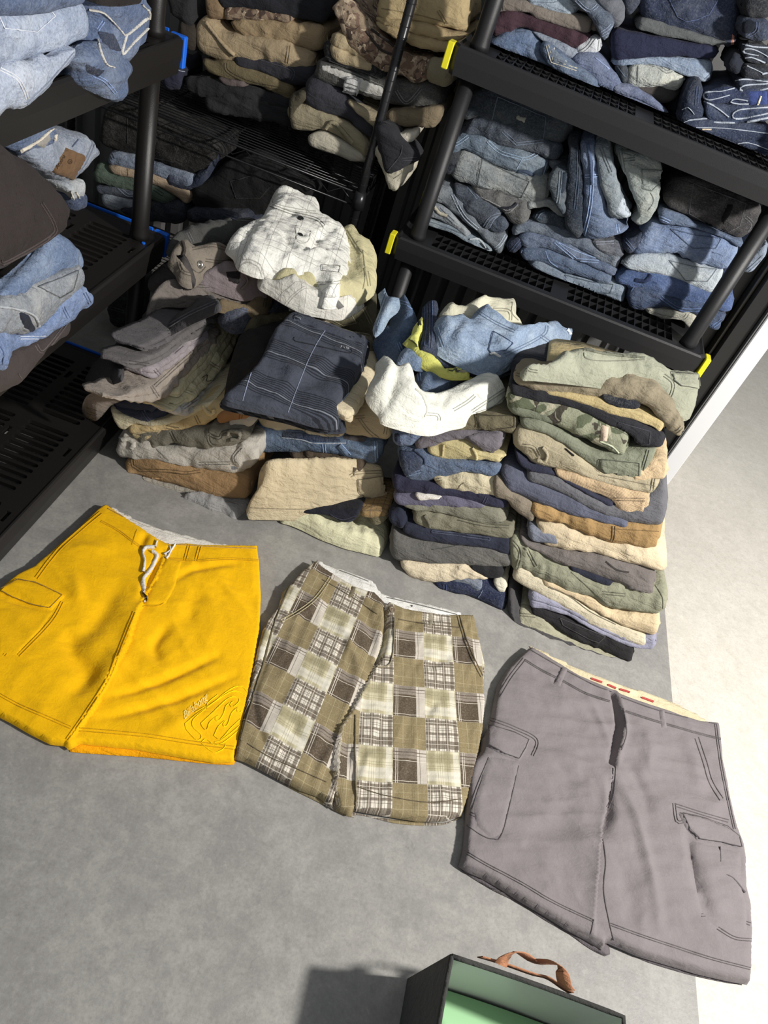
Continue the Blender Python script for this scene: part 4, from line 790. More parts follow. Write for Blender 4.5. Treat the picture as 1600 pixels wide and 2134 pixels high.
A_('golden khaki shorts with a rippled waistband in the left stack', (198, 172, 112), i_(215,255, 480,265, 700,225, 950,50, 1195,25), i_(222,352, 380,322, 540,312, 740,312, 1000,252, 1198,125), rend=.016, wr=.009, feats=[('double', i_(600,280, 700,300, 720,300)), ('double', i_(880,170, 920,250)), ('cord', i_(960,80, 1000,140, 1060,150, 1060,110), dict(rgb=(206,182,124), w=5, lift=.007, name='waistband_curl')), ('double', i_(1040,240, 1160,160, 1190,80))])
A_('pale cream shorts drooping at the left edge of the left stack', (196, 186, 150), i_(18,80, 200,180, 420,225, 640,180, 900,70, 1065,15), i_(100,285, 180,322, 300,245, 480,272, 640,255, 860,155, 1055,55), rend=.018, wr=.008)
# the fan of shorts leaning left, their folded edges facing right
LA = leanx(-.40, -.5); GF = 'shorts in the leaning fan of the left floor stack'
def F_(label, rgb, top, bot, **k):
    k.setdefault('group', GF); k.setdefault('depth', .07); k.setdefault('lobes', 2); return band(k.pop('name', 'folded_shorts'), label, rgb, top, bot, k.pop('plane', LA), **k)
A_('dark navy shorts bundled under the taupe shorts in the left stack', (62, 67, 86), j(300,1020, 560,1000, 840,950), j(360,1075, 480,1160, 620,1205, 715,1225, 835,1070), rend=.016, wr=.010, plane=lean(1.44,.3), lobes=2, depth=.2, feats=[('double', j(590,1100, 640,1180, 700,1210)), ('double', j(660,1040, 760,1080, 820,1000))])
F_('white grey shorts at the right foot of the leaning fan', (186, 182, 176), j(830,1110, 960,1030, 1080,950, 1300,725), j(950,1145, 1100,1090, 1185,1010, 1310,770), wr=.008, feats=[('double', j(930,1080, 1060,990))])
F_('cream shorts with an embroidered mark, outermost of the leaning fan', (206, 196, 152), j(900,1000, 1020,870, 1150,690, 1300,440, 1410,330), j(800,1125, 1040,965, 1235,755, 1400,460, 1455,290), wr=.009, rend=.016, feats=[('seam', j(1080,830, 1130,800, 1120,860, 1180,840), dict(k=.5)), ('double', j(1140,700, 1240,760)), ('double', j(1330,480, 1400,370)), ('double', j(900,920, 1000,960))])
F_('cream shorts second in the leaning fan', (202, 192, 150), j(845,950, 940,790, 1080,630, 1240,440, 1315,285), j(880,1010, 1000,870, 1130,740, 1280,480, 1348,300), wr=.008, rend=.016)
F_('navy tag-like trouser edge between the taupe and cream shorts of the fan', (52, 57, 79), j(1120,560, 1190,530), j(1140,600, 1205,560), depth=.08, rend=.006)
F_('taupe shorts with gathered waist in the leaning fan', (148, 136, 124), j(320,985, 640,890, 820,750, 1000,590, 1190,430), j(345,1020, 700,1012, 850,930, 1000,745, 1180,560, 1275,430), wr=.010, rend=.02, feats=[('double', j(660,900, 720,990)), ('double', j(1160,450, 1230,480)), ('double', j(690,900, 820,780, 1000,620))])
F_('mauve grey shorts in the leaning fan', (146, 136, 141), j(625,740, 800,640, 950,520, 1160,400), j(660,850, 800,745, 950,625, 1130,485), wr=.009, feats=[('double', j(850,620, 920,560)), ('double', j(690,760, 740,820))])
F_('charcoal shorts with a side pocket in the leaning fan', (100, 96, 96), j(465,690, 700,620, 900,480, 1100,350, 1210,310), j(470,755, 700,700, 900,570, 1080,455, 1210,395), wr=.009, feats=[('double', j(480,700, 640,720)), ('double', j(1100,380, 1190,400))])
F_('dark grey cargo shorts with a stitched waistband in the leaning fan', (91, 87, 90), j(540,560, 800,430, 1000,310, 1265,200), j(600,625, 800,530, 950,410, 1140,325, 1290,305), wr=.008, feats=[('patch', j(600,580, 780,505, 800,560, 720,620, 610,620), dict(name='pocket', lift=.004)), ('double', j(610,600, 780,520)), ('double', j(800,450, 910,420, 940,350)), ('double', j(980,290, 1130,240, 1260,230))])
drape('folded_shorts', 'darkest grey shorts lying uppermost on the leaning fan', (74, 72, 75), j(620,290, 700,220, 850,150, 1000,165, 1195,145, 1250,210, 1000,330, 800,440, 640,520, 520,600, 470,660, 440,720, 420,800, 200,862, 110,790, 280,640, 450,470, 560,350), [(262,750,.40), (440,625,.52), (190,780,.28)], t=.035, wr=.009, group=GF, folds=[(j(520,590, 800,400, 1190,170), .008, .008), (j(300,700, 520,480, 700,300), .008, .03)], feats=[('double', j(470,640, 700,470, 950,310, 1190,200)), ('double', j(450,680, 480,600))])
drape('folded_shorts', 'taupe trouser leg end hanging over the slotted shelf at the left of the fan', (134, 122, 112), j(85,990, 120,910, 200,870, 400,850, 520,790, 630,750, 665,840, 560,900, 440,940, 330,985, 250,1080, 190,1122, 120,1095, 85,1040), [(190,850,.20), (300,800,.33), (240,800,.30)], t=.05, wr=.007, group=GF, feats=[('double', j(500,880, 600,780)), ('double', j(520,900, 640,820)), ('seam', j(440,880, 470,940)), ('double', j(480,870, 620,770))])
# ================================================================ pile behind the left and third stacks, with the white plaid shorts
mm = K(300, 370, 2.963)
GM = 'crumpled garments piled in front of the wire rack'
def M_(label, rgb, out, z, **k):
    k.setdefault('group', GM); k.setdefault('t', .045); k.setdefault('wr', .009); return drape(k.pop('name', 'folded_shorts'), label, rgb, out, z, **k)
for q, (lb, col, z) in enumerate((('black trousers at the base of the pile in front of the wire rack', (40, 40, 42), .09), ('brown trousers low in the pile in front of the wire rack', (70, 62, 54), .18), ('charcoal trousers halfway up the pile in front of the wire rack', (58, 58, 60), .27), ('deep olive trousers in the pile in front of the wire rack', (62, 60, 46), .36))):
    x0, x1, y0, y1 = -.66+.01*q, -.10-.01*q, 1.74+.02*q, 2.06
    pr = []
    for X, Y in ((x0, y0), ((x0+x1)/2, y0-.02), (x1, y0), (x1+.02, (y0+y1)/2), (x1, y1), ((x0+x1)/2, y1), (x0, y1), (x0-.02, (y0+y1)/2)):
        v = np.array([X, Y, z])-CAM; s = v @ CF; pr.append((800+FPX*(v @ CR)/s, 1067+FPX*(v @ CD)/s))
    M_(lb, col, pr, z, t=.085, r=.03, wr=.008)
M_('dark slate blue denim shorts peeking out under the brown rolled cuff', (67, 74, 95), mm(470,790, 620,800, 760,815, 800,715, 850,735, 910,780, 840,835, 700,880, 560,900, 480,850), [(480,640,.44), (600,620,.45), (560,600,.46)], kind='denim', t=.06, feats=[('double', mm(560,800, 680,830, 780,820)), ('cord', mm(800,760, 830,745, 845,775), dict(rgb=(160,168,184), w=1.5))])
M_('dark olive shorts with a cargo flap right of the pile under the white plaid shorts', (88, 83, 60), mm(640,860, 900,790, 1100,800, 1230,830, 1330,770, 1400,690, 1452,690, 1455,820, 1425,960, 1340,952, 1240,930, 1100,890, 900,860, 760,900, 700,960, 620,940), [(620,660,.45), (760,690,.45), (760,620,.50)], t=.08, folds=[(mm(1250,760, 1330,830, 1380,920), .012, .02), (mm(900,830, 1100,860, 1260,840), .01, .015)], feats=[('pocket', mm(1110,860, 1290,845, 1320,900, 1230,920), dict(name='pocket_flap')), ('double', mm(1330,760, 1400,900))])
M_('brown shorts with a rolled cuff end in the pile, below the mauve torn shorts', (113, 97, 69), mm(450,735, 620,755, 700,700, 760,680, 812,705, 790,760, 760,812, 700,815, 640,805, 560,790, 470,775), [(480,630,.46), (560,610,.47), (560,590,.48)], t=.05, folds=[(mm(640,720, 640,800), -.014, .008), (mm(700,700, 690,800), .012, .012)], feats=[('double', mm(760,700, 740,800))])
M_('taupe shorts spreading left in the pile, stitched along the waist', (120, 111, 104), mm(20,810, 25,740, 60,680, 100,645, 200,620, 330,630, 430,655, 640,700, 785,680, 700,745, 560,760, 440,740, 250,745, 120,745), [(330,620,.45), (520,610,.47), (400,580,.48)], t=.05, folds=[(mm(60,770, 150,690, 400,720), .012, .02)], feats=[('double', mm(200,628, 330,650, 450,665)), ('double', mm(220,640, 330,668, 440,672))])
M_('charcoal slate trousers leg behind the grey brown waistband', (76, 76, 74), mm(140,400, 170,350, 230,305, 360,278, 520,255, 690,240, 720,260, 600,330, 560,400, 430,420, 300,430, 180,440), [(350,520,.54), (500,500,.55), (500,460,.57)], t=.05, feats=[('double', mm(270,340, 300,400)), ('double', mm(560,255, 660,262))])
M_('dark brown grey shorts left of the rolled waistband, drooping toward the shelf', (81, 76, 74), mm(28,600, 40,540, 100,480, 150,440, 260,400, 330,560, 300,620, 200,620, 60,640), [(330,560,.48), (400,580,.50), (370,540,.53)], t=.06)
M_('mauve grey shorts with torn edges in the pile left of the white plaid shorts', (125, 113, 115), mm(330,590, 420,540, 520,520, 640,540, 720,570, 745,640, 775,680, 690,700, 610,705, 520,680, 400,640, 300,622), [(440,580,.50), (540,580,.51), (520,550,.53)], t=.05, folds=[(mm(520,600, 560,660, 600,700), .014, .01), (mm(440,560, 520,640), -.012, .015)], feats=[('cord', mm(600,690, 640,640, 620,590, 690,590), dict(rgb=(128,112,110), w=3, lift=.006, name='torn_edge')), ('patch', mm(500,580, 600,570, 590,670, 520,640), dict(rgb=(40,36,38), name='dark_lining'))])
M_('grey brown shorts with a rolled waistband and round metal button in the pile', (129, 118, 104), mm(150,470, 190,400, 240,382, 300,405, 430,398, 520,430, 575,480, 590,515, 540,550, 430,560, 380,560, 330,610, 280,622, 225,595, 200,540), [(380,560,.53), (480,530,.54), (440,500,.56)], t=.055, folds=[(mm(215,480, 230,560, 300,600, 370,560), .018, .010), (mm(230,420, 260,480, 320,540), -.02, .018), (mm(330,470, 440,480, 560,480), .010, .012), (mm(400,510, 520,520), -.01, .01)], feats=[('button', mm(345,537)[0], dict(r=.010, mat=plain('button_metal', (150, 146, 140), .3, .8))), ('double', mm(300,440, 420,420, 500,440)), ('double', mm(380,510, 480,520, 560,505)), ('double', mm(215,520, 240,580, 300,600)), ('cord', mm(240,400, 250,450, 230,500), dict(rgb=(70,62,56), w=4, lift=.006, name='belt_loop')), ('seam', mm(290,560, 340,590, 380,550))])
M_('second white plaid shorts crumpled under the uppermost white plaid shorts', (214, 210, 198), mm(715,565, 760,575, 820,640, 880,600, 1000,640, 1080,700, 1200,740, 1240,735, 1330,725, 1375,745, 1330,785, 1225,832, 1100,815, 990,790, 870,730, 790,680, 715,632), [(540,590,.55), (700,640,.54), (640,560,.57)], kind='plaid_white', t=.045, wr=.012, uvrot=30, folds=[(mm(880,610, 960,690, 1100,740), .014, .012), (mm(760,590, 850,690), -.012, .012)], feats=[('patch', mm(1160,770, 1200,750, 1240,800, 1200,820), dict(rgb=(120,118,116), name='folded_lining'))])
M_('khaki yellow shorts hanging out at the right of the white plaid shorts', (198, 188, 136), mm(1215,310, 1260,315, 1312,328, 1350,390, 1410,430, 1450,490, 1440,560, 1450,620, 1432,682, 1385,720, 1340,745, 1280,745, 1200,735, 1100,700, 1000,680, 800,600, 1100,450), [(620,580,.57), (760,600,.57), (740,500,.60)], t=.04, folds=[(mm(1330,400, 1340,520, 1370,660), .012, .014), (mm(1250,330, 1320,450), .010, .012), (mm(1230,720, 1330,600), .008, .015)], feats=[('double', mm(1250,330, 1320,440, 1340,470)), ('double', mm(1375,580, 1390,670)), ('seam', mm(1350,450, 1365,600, 1350,690))])
M_('white plaid shorts with two dark buttons, uppermost on the pile before the wire rack', (228, 226, 216), mm(800,78, 850,70, 940,108, 1080,158, 1105,240, 1180,290, 1215,300, 1255,340, 1300,460, 1305,500, 1280,600, 1245,660, 1225,700, 1195,752, 1110,745, 1085,680, 1060,655, 940,625, 900,600, 800,570, 700,560, 590,512, 560,445, 508,395, 560,320, 640,280, 715,240, 765,150), [(500,500,.60), (700,600,.58), (640,420,.635)], kind='plaid_white', t=.05, wr=.010, wsc=1.3, res=.006, uvrot=8,
   folds=[(mm(860,350, 890,420, 930,480), -.014, .012), (mm(640,330, 760,400, 880,440), .010, .025), (mm(980,480, 1080,380, 1180,300), -.014, .014), (mm(940,500, 1100,480, 1250,480), .014, .014), (mm(590,440, 650,330, 700,270), -.012, .012), (mm(760,180, 900,190, 1080,210), .006, .012), (mm(800,545, 860,520, 920,480), .012, .012), (mm(860,220, 900,235, 960,200), -.010, .01)],
   feats=[('button', mm(966,252)[0], dict(r=.0085, mat=plain('button_dark', (30, 34, 32), .3))), ('button', mm(964,355)[0], dict(r=.0075, mat=plain('button_dark', (30, 34, 32), .3))), ('double', mm(790,130, 800,165, 940,200, 1060,215)), ('double', mm(780,170, 900,215, 1060,255, 1110,300), dict(k=.6)), ('seam', mm(935,310, 950,400, 1010,395, 1030,330)), ('pocket', mm(1090,540, 1215,545, 1205,590, 1095,580)), ('double', mm(1070,655, 1180,650, 1240,635)), ('patch', mm(1068,665, 1215,645, 1195,745, 1115,742), dict(name='cuff', lift=.005))])
# ================================================================ jeans on the right shelving unit
o1 = K(1000, 0, 5); o2 = K(1280, 0, 5); o3 = K(860, 180, 4.706); o4 = K(1060, 270, 4.706); o5 = K(1260, 350, 4.706)
def mkband(plane0, grp, depth0, zmin0=.0008, cat0='jeans', name0='folded_jeans', kind0='denim'):
    def fn(label, rgb, top, bot, feats=(), **k):
        k.setdefault('group', grp); k.setdefault('zmin', zmin0); k.setdefault('depth', depth0); k.setdefault('cat', cat0); k.setdefault('kind', kind0); k.setdefault('wr', .006)
        return band(k.pop('name', name0), label, rgb, top, bot, k.pop('plane', plane0), feats=feats, **k)
    return fn
SB = 'on the lower lattice shelf'
Lw = mkband(lean(2.175, .06), 'folded jeans at the left end of the lower lattice shelf', .24, 0.614)
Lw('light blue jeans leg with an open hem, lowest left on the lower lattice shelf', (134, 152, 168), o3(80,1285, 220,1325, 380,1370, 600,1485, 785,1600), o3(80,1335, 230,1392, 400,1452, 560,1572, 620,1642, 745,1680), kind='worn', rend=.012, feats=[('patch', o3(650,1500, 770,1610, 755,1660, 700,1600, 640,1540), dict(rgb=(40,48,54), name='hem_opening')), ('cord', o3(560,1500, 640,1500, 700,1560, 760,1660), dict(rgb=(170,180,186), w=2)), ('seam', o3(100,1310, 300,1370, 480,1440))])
Lw('light jeans with a ribbed waistband edge beside the left post', (140, 150, 162), o3(100,1150, 230,1160, 340,1220, 440,1320, 560,1450), o3(90,1285, 200,1300, 300,1340, 400,1380, 560,1500), kind='worn', depth=.18, feats=[('cord', o3(210,1180, 260,1240, 340,1270), dict(rgb=(180,172,150), w=4)), ('double', o3(150,1150, 175,1290)), ('double', o3(260,1200, 400,1330))])
Lw('grey blue jeans with a long seam and turned cuff, left on lower lattice shelf', (112, 122, 134), o3(165,1020, 300,955, 400,1030, 560,1240, 740,1415, 925,1450), o3(160,1105, 240,1155, 400,1260, 600,1415, 740,1535, 855,1690), kind='worn', rend=.02, feats=[('double', o3(390,1060, 500,1270, 640,1400)), ('double', o3(780,1600, 850,1560, 915,1460))])
Lw('dark blue grey jeans leg with a stitched hem, left on the lower lattice shelf', (78, 88, 104), o3(375,955, 560,990, 720,1080, 890,1235), o3(405,1050, 500,1225, 600,1355, 735,1420), feats=[('double', o3(690,1400, 760,1290, 870,1250)), ('seam', o3(740,1410, 800,1300, 880,1260)), ('double', o3(540,980, 640,1100))])
Lw('end of a blue jeans leg poking past the stitched hem', (72, 84, 104), o3(750,1320, 870,1285, 928,1345), o3(740,1410, 850,1442, 925,1405), depth=.18)
Lw('brownish grey jeans with a dark pocket edge below the pale grey jeans', (104, 104, 106), o3(555,975, 800,1020, 1000,1085, 1135,1150), o3(640,1080, 860,1200, 1020,1365, 1112,1335), depth=.22, feats=[('double', o3(860,1200, 930,1230, 1020,1150)), ('cord', o3(880,1190, 960,1190, 1020,1145), dict(rgb=(40,44,54), w=3)), ('seam', o3(640,1070, 860,1180))])
Lw('pale rolled fabric end below the pale grey jeans on the lower lattice shelf', (148, 156, 162), o3(1090,1145, 1310,1100, 1380,1120, 1515,1225), o3(1120,1218, 1300,1192, 1400,1252, 1505,1305), kind='worn', rend=.018)
Lw('dark lining of the pale grey jeans at its left end', (42, 48, 60), o3(290,665, 380,620, 465,600), o3(285,800, 330,858, 420,860), depth=.12)
Lw('pale grey jeans with a large worn back pocket, left end of the lower lattice shelf', (146, 154, 158), o3(470,598, 650,685, 950,830, 1345,885), o3(340,862, 420,932, 590,982, 850,1072, 1100,1142, 1312,1162), kind='worn', rend=.022, feats=[('pocket', o3(652,690, 900,820, 1180,935, 1090,1110, 850,1050, 600,978)), ('seam', o3(700,760, 830,840, 870,930, 960,900, 1120,930)), ('double', o3(1330,900, 1305,1150))])
Lw('blue jeans with a scalloped pocket and rolled cuff above the pale grey jeans', (104, 124, 146), o3(330,585, 470,480, 560,485, 740,525, 1100,635, 1335,690), o3(330,648, 400,645, 500,602, 720,732, 1000,832, 1100,892, 1275,932), kind='worn', rend=.02, feats=[('double', o3(735,540, 850,640, 1000,690, 1100,710, 1220,660)), ('double', o3(340,600, 440,560, 540,490)), ('seam', o3(1010,830, 1080,700)), ('cord', o3(1010,830, 1130,840, 1200,890, 1260,900), dict(rgb=(60,74,98), w=4)), ('seam', o3(1330,700, 1280,870))])
Lw('grey rolled jeans end right of the scalloped pocket', (96, 106, 120), o3(1330,715, 1400,730, 1482,758), o3(1325,792, 1430,828, 1480,805), depth=.16)
Lw('dark slate jeans with a pointed pocket, second from the top left on lower lattice shelf', (72, 82, 98), o3(540,325, 800,330, 1200,470, 1465,575), o3(470,472, 700,522, 1000,612, 1250,672, 1422,728), feats=[('double', o3(880,440, 1015,565, 1280,535), dict(straight=1))])
tb = Lw('very dark blue jeans with a small cream pocket label, top left on lower lattice shelf', (66, 76, 88), o3(620,30, 820,30, 1200,160, 1600,345), o3(430,335, 560,332, 720,352, 900,442, 1200,532, 1480,578), rend=.03, feats=[('pocket', o3(800,70, 1340,300, 1310,530, 1150,520, 730,350)), ('patch', o3(1003,262, 1060,285, 1118,300, 1105,385, 1060,340, 1003,330), dict(rgb=(172,170,158), name='pocket_label', lift=.005)), ('seam', o3(1010,275, 1110,310), dict(rgb=(60,66,72), w=.9)), ('seam', o3(1010,300, 1108,340), dict(rgb=(60,66,72), w=.9)), ('double', o3(440,330, 450,230, 490,180))])
Md = mkband(lean(2.175, .06), 'jeans in the middle of the lower lattice shelf', .24, 0.614)
Md('light denim jeans with a wide stitched pocket, lowest in the middle of lower lattice shelf', (124, 142, 164), o4(195,1285, 350,1285, 520,1395, 800,1475, 1140,1525), o4(210,1372, 330,1462, 500,1502, 700,1602, 900,1642, 1100,1722, 1140,1690), kind='worn', feats=[('pocket', o4(520,1415, 800,1490, 1055,1520, 1020,1612, 740,1602, 540,1490)), ('seam', o4(215,1330, 280,1280))])
Md('mid-blue jeans second from the bottom in the middle of the lower lattice shelf', (86, 106, 138), o4(105,1170, 350,1175, 560,1250, 800,1340, 1015,1445), o4(130,1275, 300,1292, 470,1372, 700,1432, 900,1502, 1020,1515), feats=[('seam', o4(110,1250, 130,1180)), ('seam', o4(360,1190, 400,1290, 480,1350))])
Md('blue jeans with a dotted pocket line, third from the bottom, middle of lower lattice shelf', (92, 110, 142), o4(85,1075, 200,995, 450,1075, 800,1240, 1065,1375), o4(130,1160, 200,1172, 420,1182, 640,1272, 880,1372, 1045,1445), feats=[('double', o4(450,1100, 660,1275, 880,1295), dict(straight=1)), ('seam', o4(490,1110, 680,1200, 850,1260))])
Md('navy waistband ends sticking out left of the mid-blue jeans, middle of the lower lattice shelf', (50, 60, 84), o4(-30,1130, 60,1080, 140,1060), o4(5,1212, 60,1205, 130,1130), depth=.16, feats=[('double', o4(20,1200, 120,1080))])
Md('ribbed blue grey jeans below the hanging blue jeans', (96, 110, 132), o4(45,960, 210,895, 560,990, 800,1090, 1120,1165), o4(30,1045, 190,1002, 450,1085, 700,1180, 900,1292, 1072,1378), kind='worn')
Md('grey speckled jeans under the hanging blue jeans pocket', (98, 104, 118), o4(780,1085, 960,1075, 1130,1110), o4(860,1142, 1000,1252, 1115,1262), depth=.2, feats=[('double', o4(800,1115, 1030,1105))])
Md('dark teal rolled jeans above the ribbed jeans', (62, 76, 92), o4(220,860, 340,798, 460,820, 570,890), o4(240,900, 380,940, 480,975, 560,1000), kind='denim', depth=.2, feats=[('double', o4(260,890, 300,820, 350,800))])
Vt = mkband(lean(2.165, .02), 'jeans hanging folded over in the middle of the lower lattice shelf', .12, 0.614)
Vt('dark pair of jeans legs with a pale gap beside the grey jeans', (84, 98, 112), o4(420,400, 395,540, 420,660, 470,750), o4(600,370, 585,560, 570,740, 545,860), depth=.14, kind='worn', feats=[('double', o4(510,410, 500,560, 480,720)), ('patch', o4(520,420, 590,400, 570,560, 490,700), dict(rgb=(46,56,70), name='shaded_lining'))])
Vt('very dark indigo jeans hanging folded, leftmost of the hanging jeans', (46, 58, 76), o4(590,105, 575,400, 560,700, 545,985), o4(705,115, 725,450, 740,800, 700,1095), feats=[('double', o4(680,200, 680,450, 650,780)), ('double', o4(550,985, 620,1070, 690,1100))], rend=.03)
Vt('blue jeans hanging folded with a heavy side seam, middle of the lower lattice shelf', (106, 128, 166), o4(700,125, 730,450, 735,800, 715,1112), o4(830,108, 890,470, 1000,870, 1235,1010), plane=lean(2.15, .03), depth=.12, rend=.02, wr=.004, feats=[('double', o4(815,300, 815,560, 790,800, 735,1040)), ('cord', o4(770,130, 800,300, 815,540), dict(rgb=(70,88,122), w=4, name='belt_loop')), ('double', o4(720,460, 870,450)), ('double', o4(1060,930, 1090,1040, 1180,1100))])
Vt('silvery grey jeans looped over with a puckered inner end', (132, 146, 158), o4(820,130, 900,480, 960,700, 985,885), o4(985,110, 1045,480, 1130,740, 1235,870), kind='worn', plane=lean(2.13, .04), depth=.10, wr=.008, feats=[('double', o4(900,170, 960,320, 1000,420)), ('patch', o4(1050,800, 1120,640, 1180,720, 1215,850, 1150,870), dict(rgb=(176,188,200), name='turned_out_lining')), ('double', o4(1050,830, 1120,870, 1200,880))])
Vt('pale grey green jeans curving in a wide loop, rightmost of the hanging jeans', (158, 168, 166), o4(1010,150, 1120,420, 1230,660, 1285,830, 1200,905), o4(1480,300, 1500,560, 1450,770, 1370,900, 1280,958), kind='worn', plane=lean(2.145, .04), depth=.12, wr=.006, feats=[('double', o4(1120,330, 1160,560, 1280,780)), ('double', o4(1090,180, 1120,340)), ('double', o4(1130,300, 1240,290)), ('pocket', o4(1285,380, 1540,390, 1500,520, 1400,610, 1310,590), dict(nostitch=0)), ('seam', o4(1370,790, 1420,700, 1390,620))])
Rt = mkband(lean(2.165, .06), 'folded jeans at the right end of the lower lattice shelf', .24, 0.614)
Rt('cream jeans bottommost at the right end of the lower lattice shelf', (178, 178, 164), o5(375,1385, 560,1390, 800,1410, 940,1440), o5(390,1402, 560,1472, 760,1495, 820,1580, 905,1575), kind='worn', depth=.2, feats=[('double', o5(420,1400, 560,1450, 760,1480, 810,1430))])
Rt('dark blue jeans crumpled above the cream jeans at the right of the lower lattice shelf', (56, 76, 112), o5(205,1250, 280,1115, 420,1105, 600,1250, 950,1330, 1170,1435), o5(220,1335, 300,1412, 480,1392, 560,1365, 760,1402, 950,1465, 1080,1583, 1165,1500), wr=.008, rend=.02, feats=[('double', o5(550,1270, 740,1385, 960,1390)), ('double', o5(1040,1570, 1150,1490)), ('seam', o5(260,1210, 320,1130, 420,1110))])
Rt('deep blue jeans ending in a bulge right of the post, lower lattice shelf', (74, 100, 152), o5(115,1060, 260,990, 440,1020, 700,1090, 1030,1220, 1275,1180), o5(110,1115, 200,1152, 300,1240, 560,1242, 760,1292, 1010,1362, 1245,1452), rend=.022, wr=.007, feats=[('cord', o5(450,1050, 400,1110, 300,1100), dict(rgb=(36,50,84), w=5))])
Rt('pale washed jeans with a stitched pocket, third from the bottom at the right end', (170, 184, 198), o5(175,935, 400,845, 700,875, 900,925, 1200,995), o5(195,955, 350,1002, 560,1052, 800,1142, 1035,1255), kind='worn', rend=.02, feats=[('pocket', o5(600,888, 860,960, 1125,990, 1020,1125, 780,1112)), ('double', o5(170,900, 220,950))])
Rt('bright blue jeans with an angled back pocket at the right of the lower lattice shelf', (118, 142, 186), o5(430,535, 600,580, 820,592, 1170,680, 1345,785), o5(260,855, 500,842, 700,852, 860,922, 1000,962, 1195,1012), kind='worn', rend=.02, feats=[('pocket', o5(610,588, 880,650, 1172,690, 1110,795, 850,797))])
Rt('dark folded waistband left of the bright blue jeans pocket', (60, 72, 98), o5(160,755, 300,660, 405,610), o5(245,852, 290,800, 350,760), depth=.16, feats=[('double', o5(200,700, 280,800))])
Rt('mid-blue jeans with a rolled corner under the black jeans', (92, 112, 146), o5(540,400, 740,455, 900,550, 1100,612, 1365,735), o5(525,545, 650,562, 900,600, 1150,682, 1345,790), rend=.016, feats=[('double', o5(530,480, 640,530))])
Rt('curled denim leg ends right of the post on the lower lattice shelf', (142, 158, 182), o5(1370,930, 1480,830, 1600,730), o5(1385,1030, 1470,990, 1585,850), kind='worn', depth=.2, plane=lean(2.2,.05), feats=[('double', o5(1400,1010, 1560,860))])
Rt('charcoal black jeans with a torn pocket, uppermost at the right of the lower lattice shelf', (62, 60, 64), o5(735,75, 1000,140, 1250,235, 1570,410), o5(550,345, 720,442, 900,532, 1100,622, 1240,692, 1380,755), kind='denim', rend=.03, feats=[('pocket', o5(835,120, 1130,230, 1420,345, 1355,590, 1225,652, 1000,560, 790,440)), ('patch', o5(1200,340, 1280,345, 1240,450, 1170,560, 1120,500), dict(rgb=(18,18,20), name='torn_hole', lift=.004)), ('double', o5(1380,480, 1450,560, 1380,680))])
# ---- upper shelf
UL = mkband(lean(2.17, .06), 'folded trousers at the left of the upper lattice shelf', .24, 1.1)
UL('blue jeans spreading over the lattice edge, bottommost at the left of the upper shelf', (98, 122, 160), o1(80,470, 300,345, 520,325, 650,470, 900,710, 1205,850), o1(90,505, 200,602, 340,652, 560,752, 700,822, 960,930, 1090,1000, 1225,945), kind='worn', rend=.024, wr=.008, feats=[('seam', o1(350,640, 520,610, 700,760)), ('seam', o1(700,760, 690,820))])
UL('light grey blue jeans strip under the burgundy trousers, upper lattice shelf', (134, 148, 172), o1(500,305, 700,370, 960,490, 1100,520), o1(600,400, 760,500, 860,560, 1000,640), kind='worn', depth=.2)
UL('blue jeans leg with an embroidered zigzag pocket on the upper lattice shelf', (102, 124, 158), o1(615,490, 700,445, 900,610, 1050,730, 1215,860), o1(640,610, 740,702, 880,802, 1040,902, 1180,972, 1225,930), plane=lean(2.15,.06), rend=.022, feats=[('patch', o1(695,470, 800,520, 900,630, 1015,730, 860,680, 755,650), dict(rgb=(122,138,160), kind='worn', name='pocket')), ('double', o1(700,475, 750,640, 1010,725), dict(straight=1, rgb=(214,206,180))), ('seam', o1(770,500, 790,600, 900,640), dict(rgb=(214,214,206), w=1.6))])
UL('violet blue jeans bundled right of the embroidered pocket on the upper lattice shelf', (104, 120, 158), o1(925,600, 1100,555, 1260,590, 1380,740, 1480,900), o1(980,650, 1090,752, 1200,842, 1260,962, 1330,1012, 1480,965), wr=.009, rend=.022, feats=[('double', o1(1230,920, 1290,880)), ('seam', o1(1200,600, 1300,680, 1350,720))])
UL('pale violet jeans legs trailing right along the upper lattice edge', (120, 134, 172), o2(-20,885, 180,895, 400,1020, 520,1160), o2(-20,1010, 100,1095, 200,1132, 400,1182, 545,1205), lobes=2, rend=.014)
UL('white cotton lining curling at the right end of the burgundy trousers', (198, 202, 208), o1(975,500, 1190,375, 1255,405), o1(1000,562, 1120,545, 1245,560), kind='twill', depth=.16, feats=[('double', o1(970,515, 1010,555, 1110,500, 1190,400)), ('double', o1(1250,420, 1235,550))])
UL('burgundy corduroy trousers on the left of the upper lattice shelf', (70, 46, 56), o1(105,215, 300,85, 420,120, 700,210, 1185,370), o1(140,398, 300,352, 430,292, 620,352, 840,462, 1072,518), kind='twill', rend=.016, feats=[('double', o1(1130,390, 1090,500))])
UL('brown grey linen trousers above the burgundy trousers', (126, 116, 106), o1(130,70, 240,-15, 480,15, 700,90, 1195,190), o1(140,135, 240,112, 480,122, 600,182, 900,292, 1145,362), kind='twill', feats=[('seam', o1(190,20, 200,110)), ('seam', o1(240,0, 240,105)), ('double', o1(1180,210, 1140,350))])
UL('brown grey cuff end right of the linen trousers', (112, 102, 92), o1(1180,200, 1240,260), o1(1150,310, 1210,325), kind='twill', depth=.12, rend=.01)
UL('pale sky blue jeans uppermost at the left of the upper lattice shelf', (164, 184, 206), o1(470,-40, 800,-40, 1030,30), o1(490,22, 700,102, 860,162, 995,178), kind='worn', feats=[('double', o1(500,5, 780,10, 800,-20))])
